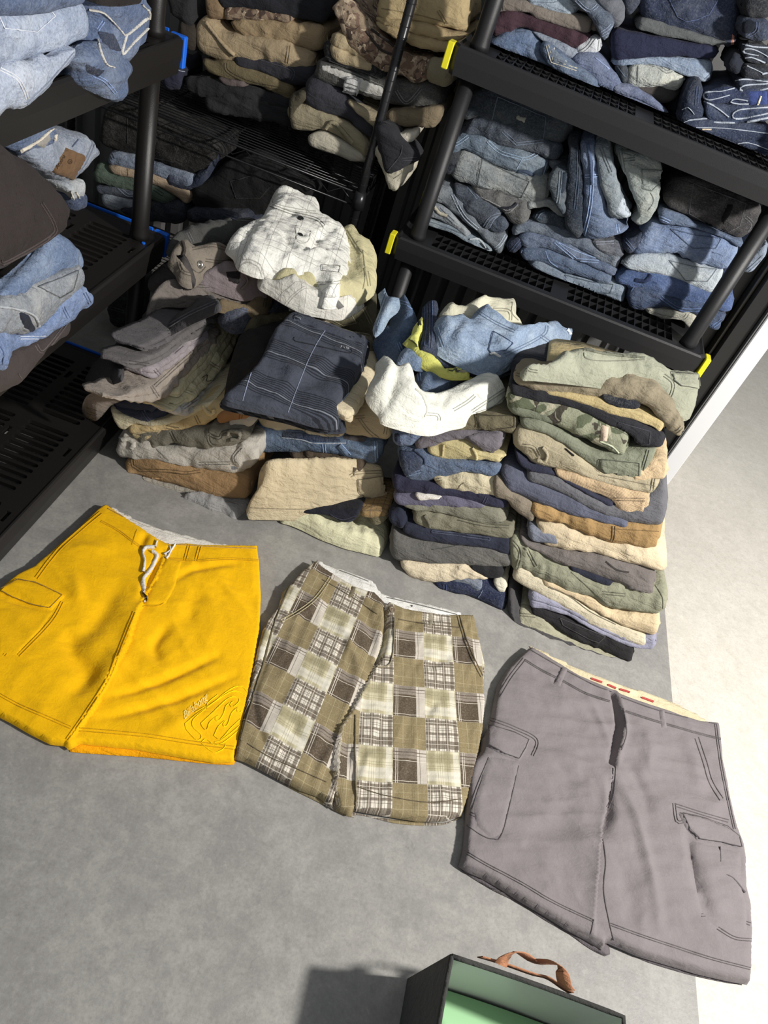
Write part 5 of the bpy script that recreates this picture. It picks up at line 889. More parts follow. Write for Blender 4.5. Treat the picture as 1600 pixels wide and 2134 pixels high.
UL('mid-blue jeans leg curving down with a riveted seam, upper lattice shelf', (98, 112, 134), o1(900,-30, 1090,100, 1235,280, 1265,400), o1(1160,-30, 1250,60, 1380,220, 1335,405), depth=.14, plane=lean(2.16,.04), feats=[('double', o1(1000,0, 1130,110, 1220,60)), ('double', o1(1270,340, 1330,300, 1370,260)), ('double', o1(1280,390, 1390,330))])
UL('grey brushed jeans leg drooping beside the mid-blue leg', (108, 112, 122), o1(1160,-30, 1270,80, 1380,215, 1400,268), o1(1450,-30, 1490,100, 1492,200, 1425,268), depth=.14, plane=lean(2.18,.04), kind='twill')
UM = mkband(lean(2.18, .06), 'folded jeans in the middle of the upper lattice shelf', .24, 1.1)
UM('dull brown trousers bunched behind the pale violet legs', (74, 68, 66), o2(165,880, 460,870, 680,920), o2(240,960, 400,1022, 540,1065, 660,1015), kind='twill', wr=.009, plane=lean(2.2,.05))
UM('dark folded garment in the gap below the light blue jeans', (40, 46, 56), o2(540,1040, 700,900, 900,850), o2(560,1235, 640,1215, 760,1100), kind='twill', plane=lean(2.24,.05), depth=.18)
UM('dark slate jeans corner left of the white jeans', (58, 68, 82), o2(-10,680, 80,670, 170,690), o2(60,845, 100,880, 130,895), depth=.16, feats=[('seam', o2(30,690, 110,800))])
UM('white jeans with a pocket outline in the middle of the upper lattice shelf', (192, 198, 192), o2(150,690, 300,650, 500,710, 720,785), o2(120,892, 300,897, 460,885, 620,935, 700,905), kind='worn', feats=[('double', o2(310,660, 450,690, 540,750, 600,735)), ('seam', o2(250,690, 240,880))])
UM('light blue jeans with a crinkled end in the middle of the upper lattice shelf', (142, 164, 196), o2(-20,635, 300,605, 600,595, 1035,620), o2(-20,685, 240,672, 450,680, 700,780, 880,852, 1025,882), kind='worn', rend=.03, wr=.008, feats=[('double', o2(950,830, 1040,740))])
UM('dark navy trousers lying straight across the middle of the upper lattice shelf', (40, 44, 72), o2(-40,270, 240,325, 600,395, 1080,495), o2(-10,645, 200,625, 560,607, 1055,612), kind='twill', rend=.026, wr=.004)
UM('grey flannel trousers under the uppermost dark jeans', (94, 98, 100), o2(255,165, 500,215, 900,365, 1210,455), o2(205,305, 400,362, 700,412, 1110,475), kind='twill')
UM('dark indigo jeans with a copper tab, uppermost in the middle of the upper lattice shelf', (50, 62, 92), o2(265,-60, 700,-60, 1300,-60), o2(290,155, 500,255, 800,365, 1100,475, 1235,502, 1300,440), rend=.03, feats=[('pocket', o2(530,-40, 1130,-40, 1010,160, 860,215, 740,232, 640,180)), ('patch', o2(1225,350, 1260,345, 1245,480, 1205,475), dict(rgb=(190,128,104), name='copper_tab', lift=.004)), ('seam', o2(1330,130, 1280,200), dict(rgb=(190,128,104), w=2))])
UM('small slate garment corner beside the grey brushed leg', (56, 64, 84), o2(70,-30, 270,-30), o2(100,90, 160,145, 260,30), depth=.14)
UR = mkband(lean(2.15, .04), 'frayed jeans stacked at the right of the upper lattice shelf', .22, 1.1)
fr_ = lambda pts, w=2.2: ('cord', pts, dict(rgb=(166, 176, 192), w=w*.62, lift=.003, name='frayed_edge'))
UR('indigo jeans strip folded upright at the left of the frayed stack', (46, 58, 84), o2(790,875, 715,1100, 655,1340), o2(905,870, 900,1090, 985,1215), depth=.14, feats=[fr_(o2(710,1140, 770,1120, 830,1190), 1.6), ('double', o2(870,900, 850,1100))])
UR('frayed jeans hem layers lowest in the frayed stack, upper lattice shelf', (50, 64, 96), o2(850,1440, 1200,1440, 1620,1470), o2(870,1480, 1000,1575, 1280,1702, 1480,1660, 1620,1700), wr=.008, rend=.01, lobes=2, feats=[fr_(o2(860,1460, 900,1520, 1010,1590, 1280,1695, 1480,1645, 1600,1700)), fr_(o2(970,1440, 1020,1520, 1130,1600, 1230,1650)), fr_(o2(1200,1560, 1260,1620, 1400,1590, 1600,1630)), fr_(o2(1260,1500, 1400,1490, 1600,1560), 1.8)])
UR('dark blue jeans with a loose thread second in the frayed stack', (48, 62, 92), o2(690,1230, 960,1240, 1620,1310), o2(690,1400, 800,1462, 1200,1482, 1620,1505), rend=.02, feats=[fr_(o2(960,1240, 760,1260, 715,1310, 900,1330, 1200,1340, 1600,1390), 1.6), ('seam', o2(790,1330, 850,1345, 1010,1350), dict(rgb=(220,196,160), w=2)), ('double', o2(790,1340, 790,1450))])
UR('jeans with a bright frayed loop third in the frayed stack', (54, 70, 104), o2(935,1060, 1200,1090, 1620,1075), o2(945,1130, 1010,1270, 1300,1282, 1620,1235), rend=.012, wr=.008, feats=[fr_(o2(940,1060, 1060,1120, 1190,1220), 3), fr_(o2(1600,1120, 1330,1140, 1240,1180, 1240,1230, 1350,1230, 1600,1180), 3), fr_(o2(1010,1270, 1300,1275, 1600,1225), 3)])
UR('jeans with a bright blue torn panel in the frayed stack', (50, 64, 100), o2(930,965, 1200,905, 1620,915), o2(950,1062, 1200,1095, 1620,1115), rend=.012, feats=[fr_(o2(1250,920, 1120,950, 940,970, 980,1040, 1200,990), 2), fr_(o2(1390,1050, 1260,1030, 1210,1060, 1290,1080, 1400,1080), 2), ('patch', o2(1390,950, 1600,935, 1600,1110, 1400,1100), dict(rgb=(52,70,130), name='torn_panel')), ('cord', o2(1430,1100, 1490,1090, 1525,1000), dict(rgb=(222,210,176), w=3, name='loose_threads'))])
UR('jeans with a hooked frayed edge in the frayed stack', (46, 56, 80), o2(1275,820, 1400,815, 1620,830), o2(1300,955, 1450,950, 1620,945), rend=.01, feats=[fr_(o2(1270,840, 1380,830, 1600,850), 2), fr_(o2(1600,870, 1360,890, 1310,930, 1400,955, 1600,920), 3)])
UR('black blue jeans layer with tattered spots in the frayed stack', (36, 42, 56), o2(1330,680, 1620,700), o2(1350,805, 1620,825), rend=.01, wr=.01, feats=[fr_(o2(1380,690, 1500,740, 1540,760), 1.6), fr_(o2(1540,770, 1590,760), 4)])
UR('uppermost frayed jeans of the frayed stack with looped hems', (40, 48, 66), o2(1340,465, 1480,480, 1620,500), o2(1370,625, 1480,650, 1620,672), rend=.01, feats=[fr_(o2(1340,465, 1450,490, 1600,500), 2), fr_(o2(1600,590, 1460,520, 1360,510, 1360,550, 1500,580), 2.4), fr_(o2(1370,600, 1440,600, 1600,665), 2.4), fr_(o2(1390,640, 1440,700, 1470,660), 1.6)])
UR('dark gathered garment left of the uppermost frayed jeans', (36, 40, 52), o2(1180,640, 1250,560, 1330,540), o2(1180,740, 1260,770, 1350,740), kind='twill', depth=.14, wr=.009)
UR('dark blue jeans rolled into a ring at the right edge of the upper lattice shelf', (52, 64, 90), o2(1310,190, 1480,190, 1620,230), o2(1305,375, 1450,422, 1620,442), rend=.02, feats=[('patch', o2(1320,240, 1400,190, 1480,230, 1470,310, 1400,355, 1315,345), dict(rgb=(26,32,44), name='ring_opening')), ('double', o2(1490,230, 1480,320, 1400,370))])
UR('black denim jeans at the right top corner above the rolled ring', (38, 42, 52), o2(1330,-60, 1620,-60), o2(1350,180, 1480,185, 1620,200))
# ================================================================ garments on the wire rack
q2 = K(300, 0, 2.2857); q1 = K(0, 0, 3.2)
TW = mkband(lean(2.295, .04), 'trousers in the left pile on the wire shelf', .2, .639, 'trousers', 'folded_trousers', 'twill')
TW('near black trousers hanging low at the base of the left pile on the wire shelf', (50, 50, 52), q2(280,450, 450,440, 700,500), q2(290,520, 420,552, 600,582, 690,612), wr=.008)
TW('black trousers second from the base of the left pile on the wire shelf', (46, 46, 49), q2(190,370, 400,390, 700,465), q2(200,432, 300,462, 500,502, 700,545), wr=.008)
TW('mauve brown cloth end in the left pile on the wire shelf', (104, 90, 88), q2(345,365, 490,385), q2(380,405, 490,415), depth=.14, fwd=.012)
TW('olive trousers with a double stitched seam in the left pile on the wire shelf', (118, 104, 70), q2(270,278, 400,290, 560,340, 710,410), q2(282,332, 400,372, 560,422, 700,485), feats=[('double', q2(390,300, 400,340, 500,390, 640,420))])
TW('slate grey trousers with piping above the olive trousers', (58, 58, 66), q2(420,275, 600,280, 810,320), q2(435,302, 560,352, 700,402, 800,395), feats=[('double', q2(540,275, 700,330, 700,380))])
TW('khaki trousers with soft folds, in the middle of the left pile on the wire shelf', (178, 154, 114), q2(228,165, 290,80, 420,160, 700,210, 810,255), q2(240,225, 370,292, 430,284, 600,285, 700,335, 795,352), wr=.010, rend=.03, feats=[('double', q2(690,220, 680,300)), ('cord', q2(300,110, 360,190, 430,260), dict(rgb=(178,154,114), w=4, lift=.008, name='crease'))])
TW('tan trousers with a curled end, high in the left pile on the wire shelf', (168, 142, 100), q2(385,100, 500,88, 700,105, 860,125), q2(430,172, 560,192, 700,222, 840,255), rend=.03, feats=[('cord', q2(420,95, 440,130, 480,165), dict(rgb=(120,98,64), w=3, name='crease'))])
TW('desert camouflage trousers edge near the top of the left pile on the wire shelf', (176, 158, 124), q2(378,38, 560,42, 720,80), q2(376,100, 500,95, 700,108), kind='digital')
TW('brown tan bundle at the upper left of the left pile on the wire shelf', (146, 118, 82), q2(280,-20, 375,-20), q2(300,82, 385,95), wr=.009)
TW('black trousers topping the left pile on the wire shelf', (42, 43, 50), q2(350,-40, 860,-40), q2(362,28, 560,42, 700,82, 860,108))
TW('charcoal bundle at the far left end of the wire shelf', (50, 50, 52), q2(110,-30, 230,-30), q2(115,60, 200,120, 240,90), wr=.01)
TW('dark brown garment below the charcoal bundle on the wire shelf', (60, 52, 44), q2(150,90, 240,110), q2(160,220, 240,250), wr=.01, depth=.15)
TW('indigo cloth bundle seen just right of the blue cornered post', (52, 54, 74), q2(85,310, 150,300, 190,335), q2(90,415, 150,422, 185,360), wr=.01, depth=.15, feats=[('cord', q2(150,310, 165,335, 190,340), dict(rgb=(170,180,200), w=1))])
YW = mkband(lean(2.235, .03), 'trousers in the right pile on the wire shelf', .26, .639, 'trousers', 'folded_trousers', 'twill')
YW('off-white trousers bottommost in the right pile on the wire shelf', (190, 182, 160), q2(775,650, 860,635, 1000,710, 1065,770), q2(780,692, 880,732, 960,755, 1045,778), wr=.008)
YW('khaki olive trousers with a large soft fold in the right pile on the wire shelf', (156, 144, 112), q2(675,515, 760,495, 900,550, 1000,610, 1085,690), q2(690,625, 790,632, 870,625, 1000,705, 1062,785), wr=.009, rend=.03, feats=[('cord', q2(860,620, 900,580, 960,640, 1010,700), dict(rgb=(150,138,106), w=5, lift=.006, name='crease'))])
YW('dark slate trousers sagging across the right pile on the wire shelf', (60, 60, 68), q2(790,365, 900,410, 1000,490, 1100,560), q2(745,465, 800,522, 950,572, 1050,642, 1095,690), rend=.024, wr=.006)
YW('olive trousers edge behind the slate trousers at the left of the right pile', (80, 74, 56), q2(680,450, 740,440, 790,430), q2(690,600, 720,520, 760,500), depth=.18, plane=lean(2.23,.03))
YW('khaki trousers strip below the grey jeans, near the ringed post', (168, 152, 116), q2(960,475, 1080,530, 1160,560), q2(1000,530, 1090,600, 1160,640), depth=.2, plane=lean(2.22,.03))
YW('grey jeans with white lining and hanging care label, right pile on the wire shelf', (84, 84, 82), q2(820,285, 950,325, 1150,370, 1400,395), q2(800,372, 950,425, 1130,485, 1250,505, 1420,525), kind='denim', rend=.03, feats=[('patch', q2(838,300, 880,310, 1000,355, 1150,420, 1140,465, 1040,440, 960,385, 850,335), dict(rgb=(196,194,186), name='white_lining')), ('patch', q2(958,355, 1038,378, 1010,490, 944,466), dict(rgb=(196,196,194), name='care_label', lift=.012))]+[('seam', q2(966-4*k_, 372+15*k_, 1022-4*k_, 388+15*k_), dict(rgb=(110,110,112), w=.7, lift=.014, name='label_print')) for k_ in range(6)]+[('double', q2(1200,430, 1250,490, 1320,420)), ('seam', q2(880,310, 1000,350, 1140,410))])
YW('black jeans folded above the grey jeans in the right pile on the wire shelf', (44, 44, 46), q2(850,190, 960,250, 1150,330), q2(850,285, 960,330, 1150,405), depth=.24, kind='denim', feats=[('double', q2(850,270, 1000,330, 1140,390))])
YW('khaki rolled trousers bundled under the camouflage trousers', (172, 152, 112), q2(885,150, 980,190, 1090,275), q2(880,262, 960,312, 1085,335), lobes=2, wr=.009, plane=lean(2.23,.03))
YW('brown camouflage trousers falling diagonally across the right pile on the wire shelf', (150, 132, 112), q2(885,35, 960,-5, 1090,140, 1200,235, 1390,285), q2(905,70, 980,235, 1100,332, 1250,372, 1340,388), kind='digital', rend=.02, plane=lean(2.225,.03), feats=[('cord', q2(1060,150, 1120,230, 1180,260), dict(rgb=(60,52,50), w=3, name='crease')), ('cord', q2(1080,140, 1190,220), dict(rgb=(60,52,50), w=2.5, name='crease'))])
YW('khaki trousers lower layer of the top bundle beside the ringed post', (170, 146, 98), q2(1095,85, 1300,105, 1545,170), q2(1110,122, 1220,192, 1400,242, 1480,235, 1530,185), lobes=2, rend=.02, plane=lean(2.225,.03))
YW('khaki trousers uppermost of the top bundle beside the ringed post', (184, 160, 108), q2(1110,-40, 1330,-40, 1550,-40), q2(1098,88, 1200,105, 1400,118, 1535,158), rend=.03, plane=lean(2.225,.03), feats=[('seam', q2(1130,40, 1300,70, 1450,110)), ('double', q2(1400,50, 1440,110))])
YW('khaki green rolled end right of the camouflage trousers', (136, 126, 98), q2(1350,290, 1470,300), q2(1340,385, 1400,420, 1450,430), depth=.18, plane=lean(2.2,.02))
YW('brown khaki trousers low right of the ringed post', (128, 112, 84), q2(1150,530, 1300,520, 1430,500), q2(1160,610, 1290,600, 1385,632), depth=.2, plane=lean(2.22,.02), wr=.008)
YW('white knotted cloth right of the ringed post', (196, 188, 170), q2(1140,620, 1220,640, 1310,620), q2(1145,700, 1210,680, 1280,670), depth=.12, rend=.01, zmin=.3, plane=lean(2.2,.0), wr=.01)
YW('off-white cloth hanging below the black flap, right of the ringed post', (204, 196, 172), q2(1095,700, 1120,800, 1170,900), q2(1240,700, 1280,800, 1200,905), depth=.08, rend=.012, zmin=.3, plane=lean(2.19,.0), wr=.008, feats=[('seam', q2(1160,820, 1200,790, 1230,820, 1190,850))])
YW('black trousers flap hanging off the end of the wire shelf', (44, 44, 50), q2(1105,600, 1115,720, 1160,822), q2(1180,620, 1310,760, 1190,805), depth=.08, rend=.012, zmin=.3, plane=lean(2.17,.0), wr=.006, feats=[('seam', q2(1160,815, 1220,740, 1230,690)), ('double', q2(1230,760, 1300,755))])
# ---- low stack under the wire shelf
LS = mkband(lean(2.24, .03), 'clothes on the bottom level of the wire rack', .24, .124, 'trousers', 'folded_trousers', 'twill')
LS('navy trousers at the base of the stack behind the left post', (40, 48, 66), q1(780,1395, 900,1370, 1060,1335, 1240,1360), q1(850,1445, 1050,1480, 1150,1500, 1240,1480), kind='denim', wr=.008)
LS('dark blue jeans strip at the base below the black trousers', (46, 54, 76), q1(1230,1400, 1450,1415, 1700,1450), q1(1240,1470, 1400,1500, 1700,1530), kind='denim')
LS('white blue jeans end low in the stack behind the left post', (164, 178, 196), q1(655,1295, 760,1305, 900,1335), q1(690,1362, 760,1398, 895,1385), kind='worn')
LS('grey blue jeans with a pocket stitch low in the stack behind the left post', (96, 106, 124), q1(615,1235, 780,1245, 1010,1320), q1(640,1292, 800,1312, 1010,1360), kind='denim', feats=[('double', q1(790,1250, 850,1300, 900,1300))])
LS('sage green trousers in the stack behind the left post', (92, 110, 94), q1(640,1090, 800,1160, 1020,1230, 1160,1310), q1(612,1212, 760,1252, 900,1282, 1110,1358), wr=.008, rend=.02, feats=[('double', q1(1030,1260, 1090,1300))])
LS('peach tan trousers in the stack behind the left post', (196, 168, 134), q1(715,1108, 900,1132, 1100,1182, 1285,1285), q1(738,1142, 880,1182, 1100,1262, 1245,1372), feats=[('seam', q1(850,1125, 855,1170))])
LS('dark blue jeans between the peach and pale blue garments', (50, 62, 90), q1(1100,1150, 1300,1180, 1450,1010), q1(1110,1230, 1250,1290, 1330,1270), kind='denim', depth=.2)
LS('pale blue jeans folded in the stack behind the left post', (140, 156, 184), q1(738,1008, 900,1052, 1100,1108, 1315,1175), q1(708,1090, 900,1132, 1100,1192, 1265,1252), kind='worn', feats=[('double', q1(740,1020, 760,1060))])
LS('large black jeans topping the stack behind the left post', (36, 34, 34), q1(660,780, 820,700, 1150,820, 1465,950), q1(640,965, 740,1012, 1000,1092, 1290,1195, 1420,1105), kind='denim', rend=.03, wr=.006, feats=[('pocket', q1(1040,850, 1220,920, 1160,1090, 1020,1060)), ('seam', q1(850,780, 850,960))])
LS("black trousers with a round pocket on the rack's bottom level, behind the white plaid shorts", (32, 31, 32), q2(225,885, 420,765, 560,770, 700,850, 810,895), q2(210,982, 400,1032, 560,1045, 790,945), rend=.03, wr=.009, feats=[('pocket', q2(400,860, 520,830, 620,880, 560,950, 430,950))])
LS('navy jeans waistband just behind the charcoal slate trousers leg', (50, 56, 76), q2(200,1005, 330,1010, 480,1015), q2(220,1052, 360,1055, 500,1062), kind='denim', feats=[('double', q2(380,1020, 440,1040))], plane=lean(2.2,.03))
# ================================================================ jeans on the left shelving unit
q5 = K(0, 400, 2.6667)
PT = mkband(leanx(-.728, 0), 'jeans on the top shelf of the left unit', .2)
PT('mid-blue jeans at the very top left corner of the photo', (92, 112, 150), q1(-60,-60, 560,-60), q1(-60,125, 300,70, 565,-20), depth=.2, feats=[])
PT('pale blue jeans with a white stitched back pocket, top shelf of the left unit', (162, 180, 212), q1(-60,105, 300,50, 560,-25), q1(-60,465, 200,405, 460,335, 640,225), kind='worn', rend=.03, wr=.004, feats=[('pocket', q1(-50,90, 340,50, 385,105, 245,222, 0,195), dict(st=(206,212,226)))])
PT('whitish jeans with a curved side seam hanging over the edge of the top left shelf', (176, 190, 216), q1(-60,460, 250,410, 505,320), q1(-60,860, 60,755, 175,715, 330,560, 505,345), kind='worn', rend=.012, depth=.012, wr=.005, plane=leanx(-.722,0), feats=[('double', q1(0,460, 110,520, 160,600, 180,660), dict(rgb=(222,224,230))), ('double', q1(180,690, 330,550, 500,350))])
PT('washed blue jeans with white seams slumped at the corner of the top left shelf', (96, 118, 160), q1(560,-30, 640,220, 620,330, 700,400), q1(1050,-30, 1118,100, 1050,300, 930,450), kind='worn', rend=.03, plane=leanx(-.722,0), depth=.10, wr=.007, feats=[('cord', q1(590,60, 700,90, 800,200, 840,230, 980,120, 1095,70), dict(rgb=(206,202,194), w=1.6)), ('cord', q1(840,230, 810,360, 900,270, 1090,80), dict(rgb=(206,202,194), w=1.4)), ('cord', q1(940,30, 990,80, 990,125), dict(rgb=(206,202,194), w=1.4)), ('patch', q1(640,200, 760,220, 820,350, 700,330), dict(rgb=(46,58,88), kind='denim', name='folded_lining')), ('double', q1(690,140, 650,200))])
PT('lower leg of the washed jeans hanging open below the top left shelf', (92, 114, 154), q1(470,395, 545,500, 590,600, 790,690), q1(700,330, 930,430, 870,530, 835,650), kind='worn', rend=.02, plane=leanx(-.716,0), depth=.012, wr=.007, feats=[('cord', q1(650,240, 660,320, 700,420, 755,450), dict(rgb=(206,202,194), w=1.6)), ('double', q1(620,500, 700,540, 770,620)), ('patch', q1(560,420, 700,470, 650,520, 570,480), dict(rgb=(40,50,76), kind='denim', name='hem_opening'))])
PT('dark fuzzy garment at the top edge above the washed blue jeans', (38, 34, 34), q1(620,-50, 960,-50), q1(640,25, 780,45, 950,20), kind='twill', depth=.12, wr=.012, plane=leanx(-.70,0))
PM = mkband(leanx(-.80, 0), 'jeans at the far end of the middle shelf of the left unit', .14)
PM('ripped pale cloth with loose white threads below the leather patched jeans', (170, 178, 188), q1(430,1230, 520,1210, 580,1200), q1(470,1300, 520,1340, 560,1290), kind='worn', depth=.1, feats=[('cord', q1(470,1270, 500,1340, 520,1390), dict(rgb=(222,218,206), w=1.2)), ('cord', q1(500,1280, 530,1330, 530,1380), dict(rgb=(222,218,206), w=1.2)), ('cord', q1(480,1290, 480,1330, 500,1370), dict(rgb=(222,218,206), w=1))])
PM('blue jeans below the ripped cloth next to the blue end strip', (70, 86, 118), q1(480,1290, 560,1300, 585,1320), q1(490,1420, 560,1390, 590,1360), depth=.1)
pj = PM('acid washed jeans with a brown leather waist patch, middle shelf of the left unit', (150, 162, 184), q1(150,1000, 380,885, 560,915, 645,940), q1(270,1100, 440,1235, 560,1180, 670,1015), kind='worn', rend=.02, feats=[('patch', q1(440,982, 580,1040, 490,1205, 345,1150), dict(rgb=(112,82,50), name='leather_patch', lift=.004)), ('double', q1(620,960, 560,1090, 460,1220)), ('cord', q1(640,945, 665,1020, 600,1150, 440,1240), dict(rgb=(214,212,206), w=2)), ('seam', q1(520,930, 480,980), dict(rgb=(70,84,112), w=2))])
PM('blue jeans with a cream edged belt slot on the middle shelf of the left unit', (98, 120, 160), q1(-40,950, 150,800, 320,740, 375,860), q1(-20,960, 140,1012, 200,1050, 350,985), rend=.016, feats=[('cord', q1(135,1005, 250,940, 350,860, 370,900, 340,980), dict(rgb=(216,206,186), w=1.8)), ('patch', q1(230,960, 330,885, 345,930, 290,995), dict(rgb=(150,146,140), name='belt_slot')), ('seam', q1(20,905, 100,850), dict(rgb=(196,160,104), w=1.2))])
PN_ = mkband(leanx(-.735, 0), 'clothes at the near end of the middle shelf of the left unit', .2)
PN_('dark brown trousers hanging lowest over the middle left shelf edge', (66, 58, 57), q5(-60,1010, 60,905, 250,820, 395,705), q5(-60,1145, 130,1082, 250,885, 372,745), kind='twill', depth=.012, plane=leanx(-.716,0), feats=[('double', q5(200,850, 245,885, 370,730)), ('seam', q5(100,1010, 150,1080))])
PN_('bright blue jeans with doubled white seams over the middle left shelf edge', (112, 140, 192), q5(-60,780, 200,790, 330,640, 440,525, 512,590), q5(-60,1010, 30,985, 60,905, 250,812, 400,722, 512,612), kind='worn', depth=.014, plane=leanx(-.712,0), rend=.012, feats=[('double', q5(110,810, 300,800, 400,720), dict(rgb=(196,206,226))), ('double', q5(350,640, 380,700)), ('double', q5(470,560, 500,620)), ('seam', q5(0,860, 20,900, 10,960))])
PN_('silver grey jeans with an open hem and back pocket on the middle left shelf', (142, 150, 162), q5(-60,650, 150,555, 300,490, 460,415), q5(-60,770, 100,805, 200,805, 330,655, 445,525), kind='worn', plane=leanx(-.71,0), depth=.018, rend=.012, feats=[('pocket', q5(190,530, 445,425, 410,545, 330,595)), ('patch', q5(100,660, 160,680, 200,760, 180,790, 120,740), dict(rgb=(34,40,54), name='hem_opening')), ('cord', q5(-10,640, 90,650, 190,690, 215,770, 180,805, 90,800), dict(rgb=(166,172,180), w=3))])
PN_('blue jeans directly beneath the black corduroy trousers on the middle left shelf', (108, 134, 176), q5(-60,620, 180,410, 340,245, 462,345), q5(-60,650, 150,562, 300,502, 458,430), kind='worn', rend=.02, plane=leanx(-.725,0), depth=.02)
PN_('black corduroy trousers lying on top at the near end of the middle left shelf', (50, 42, 41), [(-40,255), (60,325), (120,382), (152,435)], [(-40,640), (50,572), (110,517), (152,462)], kind='cord', cat='trousers', name='folded_trousers', rend=.035, plane=leanx(-.70,0), wr=.004, depth=.22, feats=[('double', q5(0,380, 40,390, 280,250, 300,180, 230,60)), ('double', q5(150,480, 260,290, 290,240))])
# ---- dark denim bundle on the floor behind the left post
band('folded_jeans', 'dark ribbed denim bundle on the floor behind the left post', (44, 46, 50), [(220,622), (240,600), (270,590)], [(222,672), (245,692), (262,700)], lean(1.98, 0), kind='denim', cat='jeans', depth=.16, wr=.012, feats=[('double', [(226,640), (258,650)]), ('double', [(222,655), (250,668)])])
# ================================================================ writing sewn or printed on garments
def text_on(root_obj, text, start, wvec, uvec, mat, lift=.0012, shear=0., name='lettering', th=.0006):
    cu = bpy.data.curves.new('t', 'FONT'); cu.body = text; cu.shear = shear; cu.resolution_u = 3
    o = bpy.data.objects.new('t', cu); COL.objects.link(o); bpy.context.view_layer.update()
    me = bpy.data.meshes.new_from_object(o.evaluated_get(bpy.context.evaluated_depsgraph_get())); bpy.data.objects.remove(o)
    P = np.array([v.co[:2] for v in me.vertices]); F = [tuple(p.vertices) for p in me.polygons]; bpy.data.meshes.remove(me)
    w_ = P[:, 0].max(); h_ = .72
    org = np.array(root_obj.location)
    tgt = [root_obj]+list(root_obj.children)
    V = []; Fa = []
    for q in tgt:
        if q.type != 'MESH' or q.name.startswith('lettering'): continue
        b0 = len(V); V += [tuple(np.array(v.co)+org) for v in q.data.vertices]; Fa += [tuple(b0+i for i in p.vertices) for p in q.data.polygons]
    bv = BVHTree.FromPolygons(V, Fa); X = []
    for x, y in P:
        p = np.array(start)+np.array(wvec)*(x/w_)+np.array(uvec)*(y/h_); v = ray(*p); v /= np.linalg.norm(v); r = bv.ray_cast(Vector(CAM), Vector(v))
        X.append(np.array(r[0])-v*lift if r[0] else CAM+v)
    mesh_obj(name, X, F, mat, root_obj, smooth=False)
text_on(nv, 'JANE TEX', n_(1027,392)[0], (17.5, 5.0), (1.0, -4.2), plain('woven_white', (196, 200, 206), .7), lift=.002)
text_on(pj, 'Arizona', q1(385,1130)[0], (17, -27), (-6, -5), plain('ink_brown', (62, 42, 24), .8), shear=.4)
text_on(pj, 'O', q1(455,1100)[0], (10, -4), (-3, -10), plain('ink_brown', (62, 42, 24), .8)); text_on(pj, 'A', q1(461,1092)[0], (6, -2), (-1, -6), plain('ink_brown', (62, 42, 24), .8))
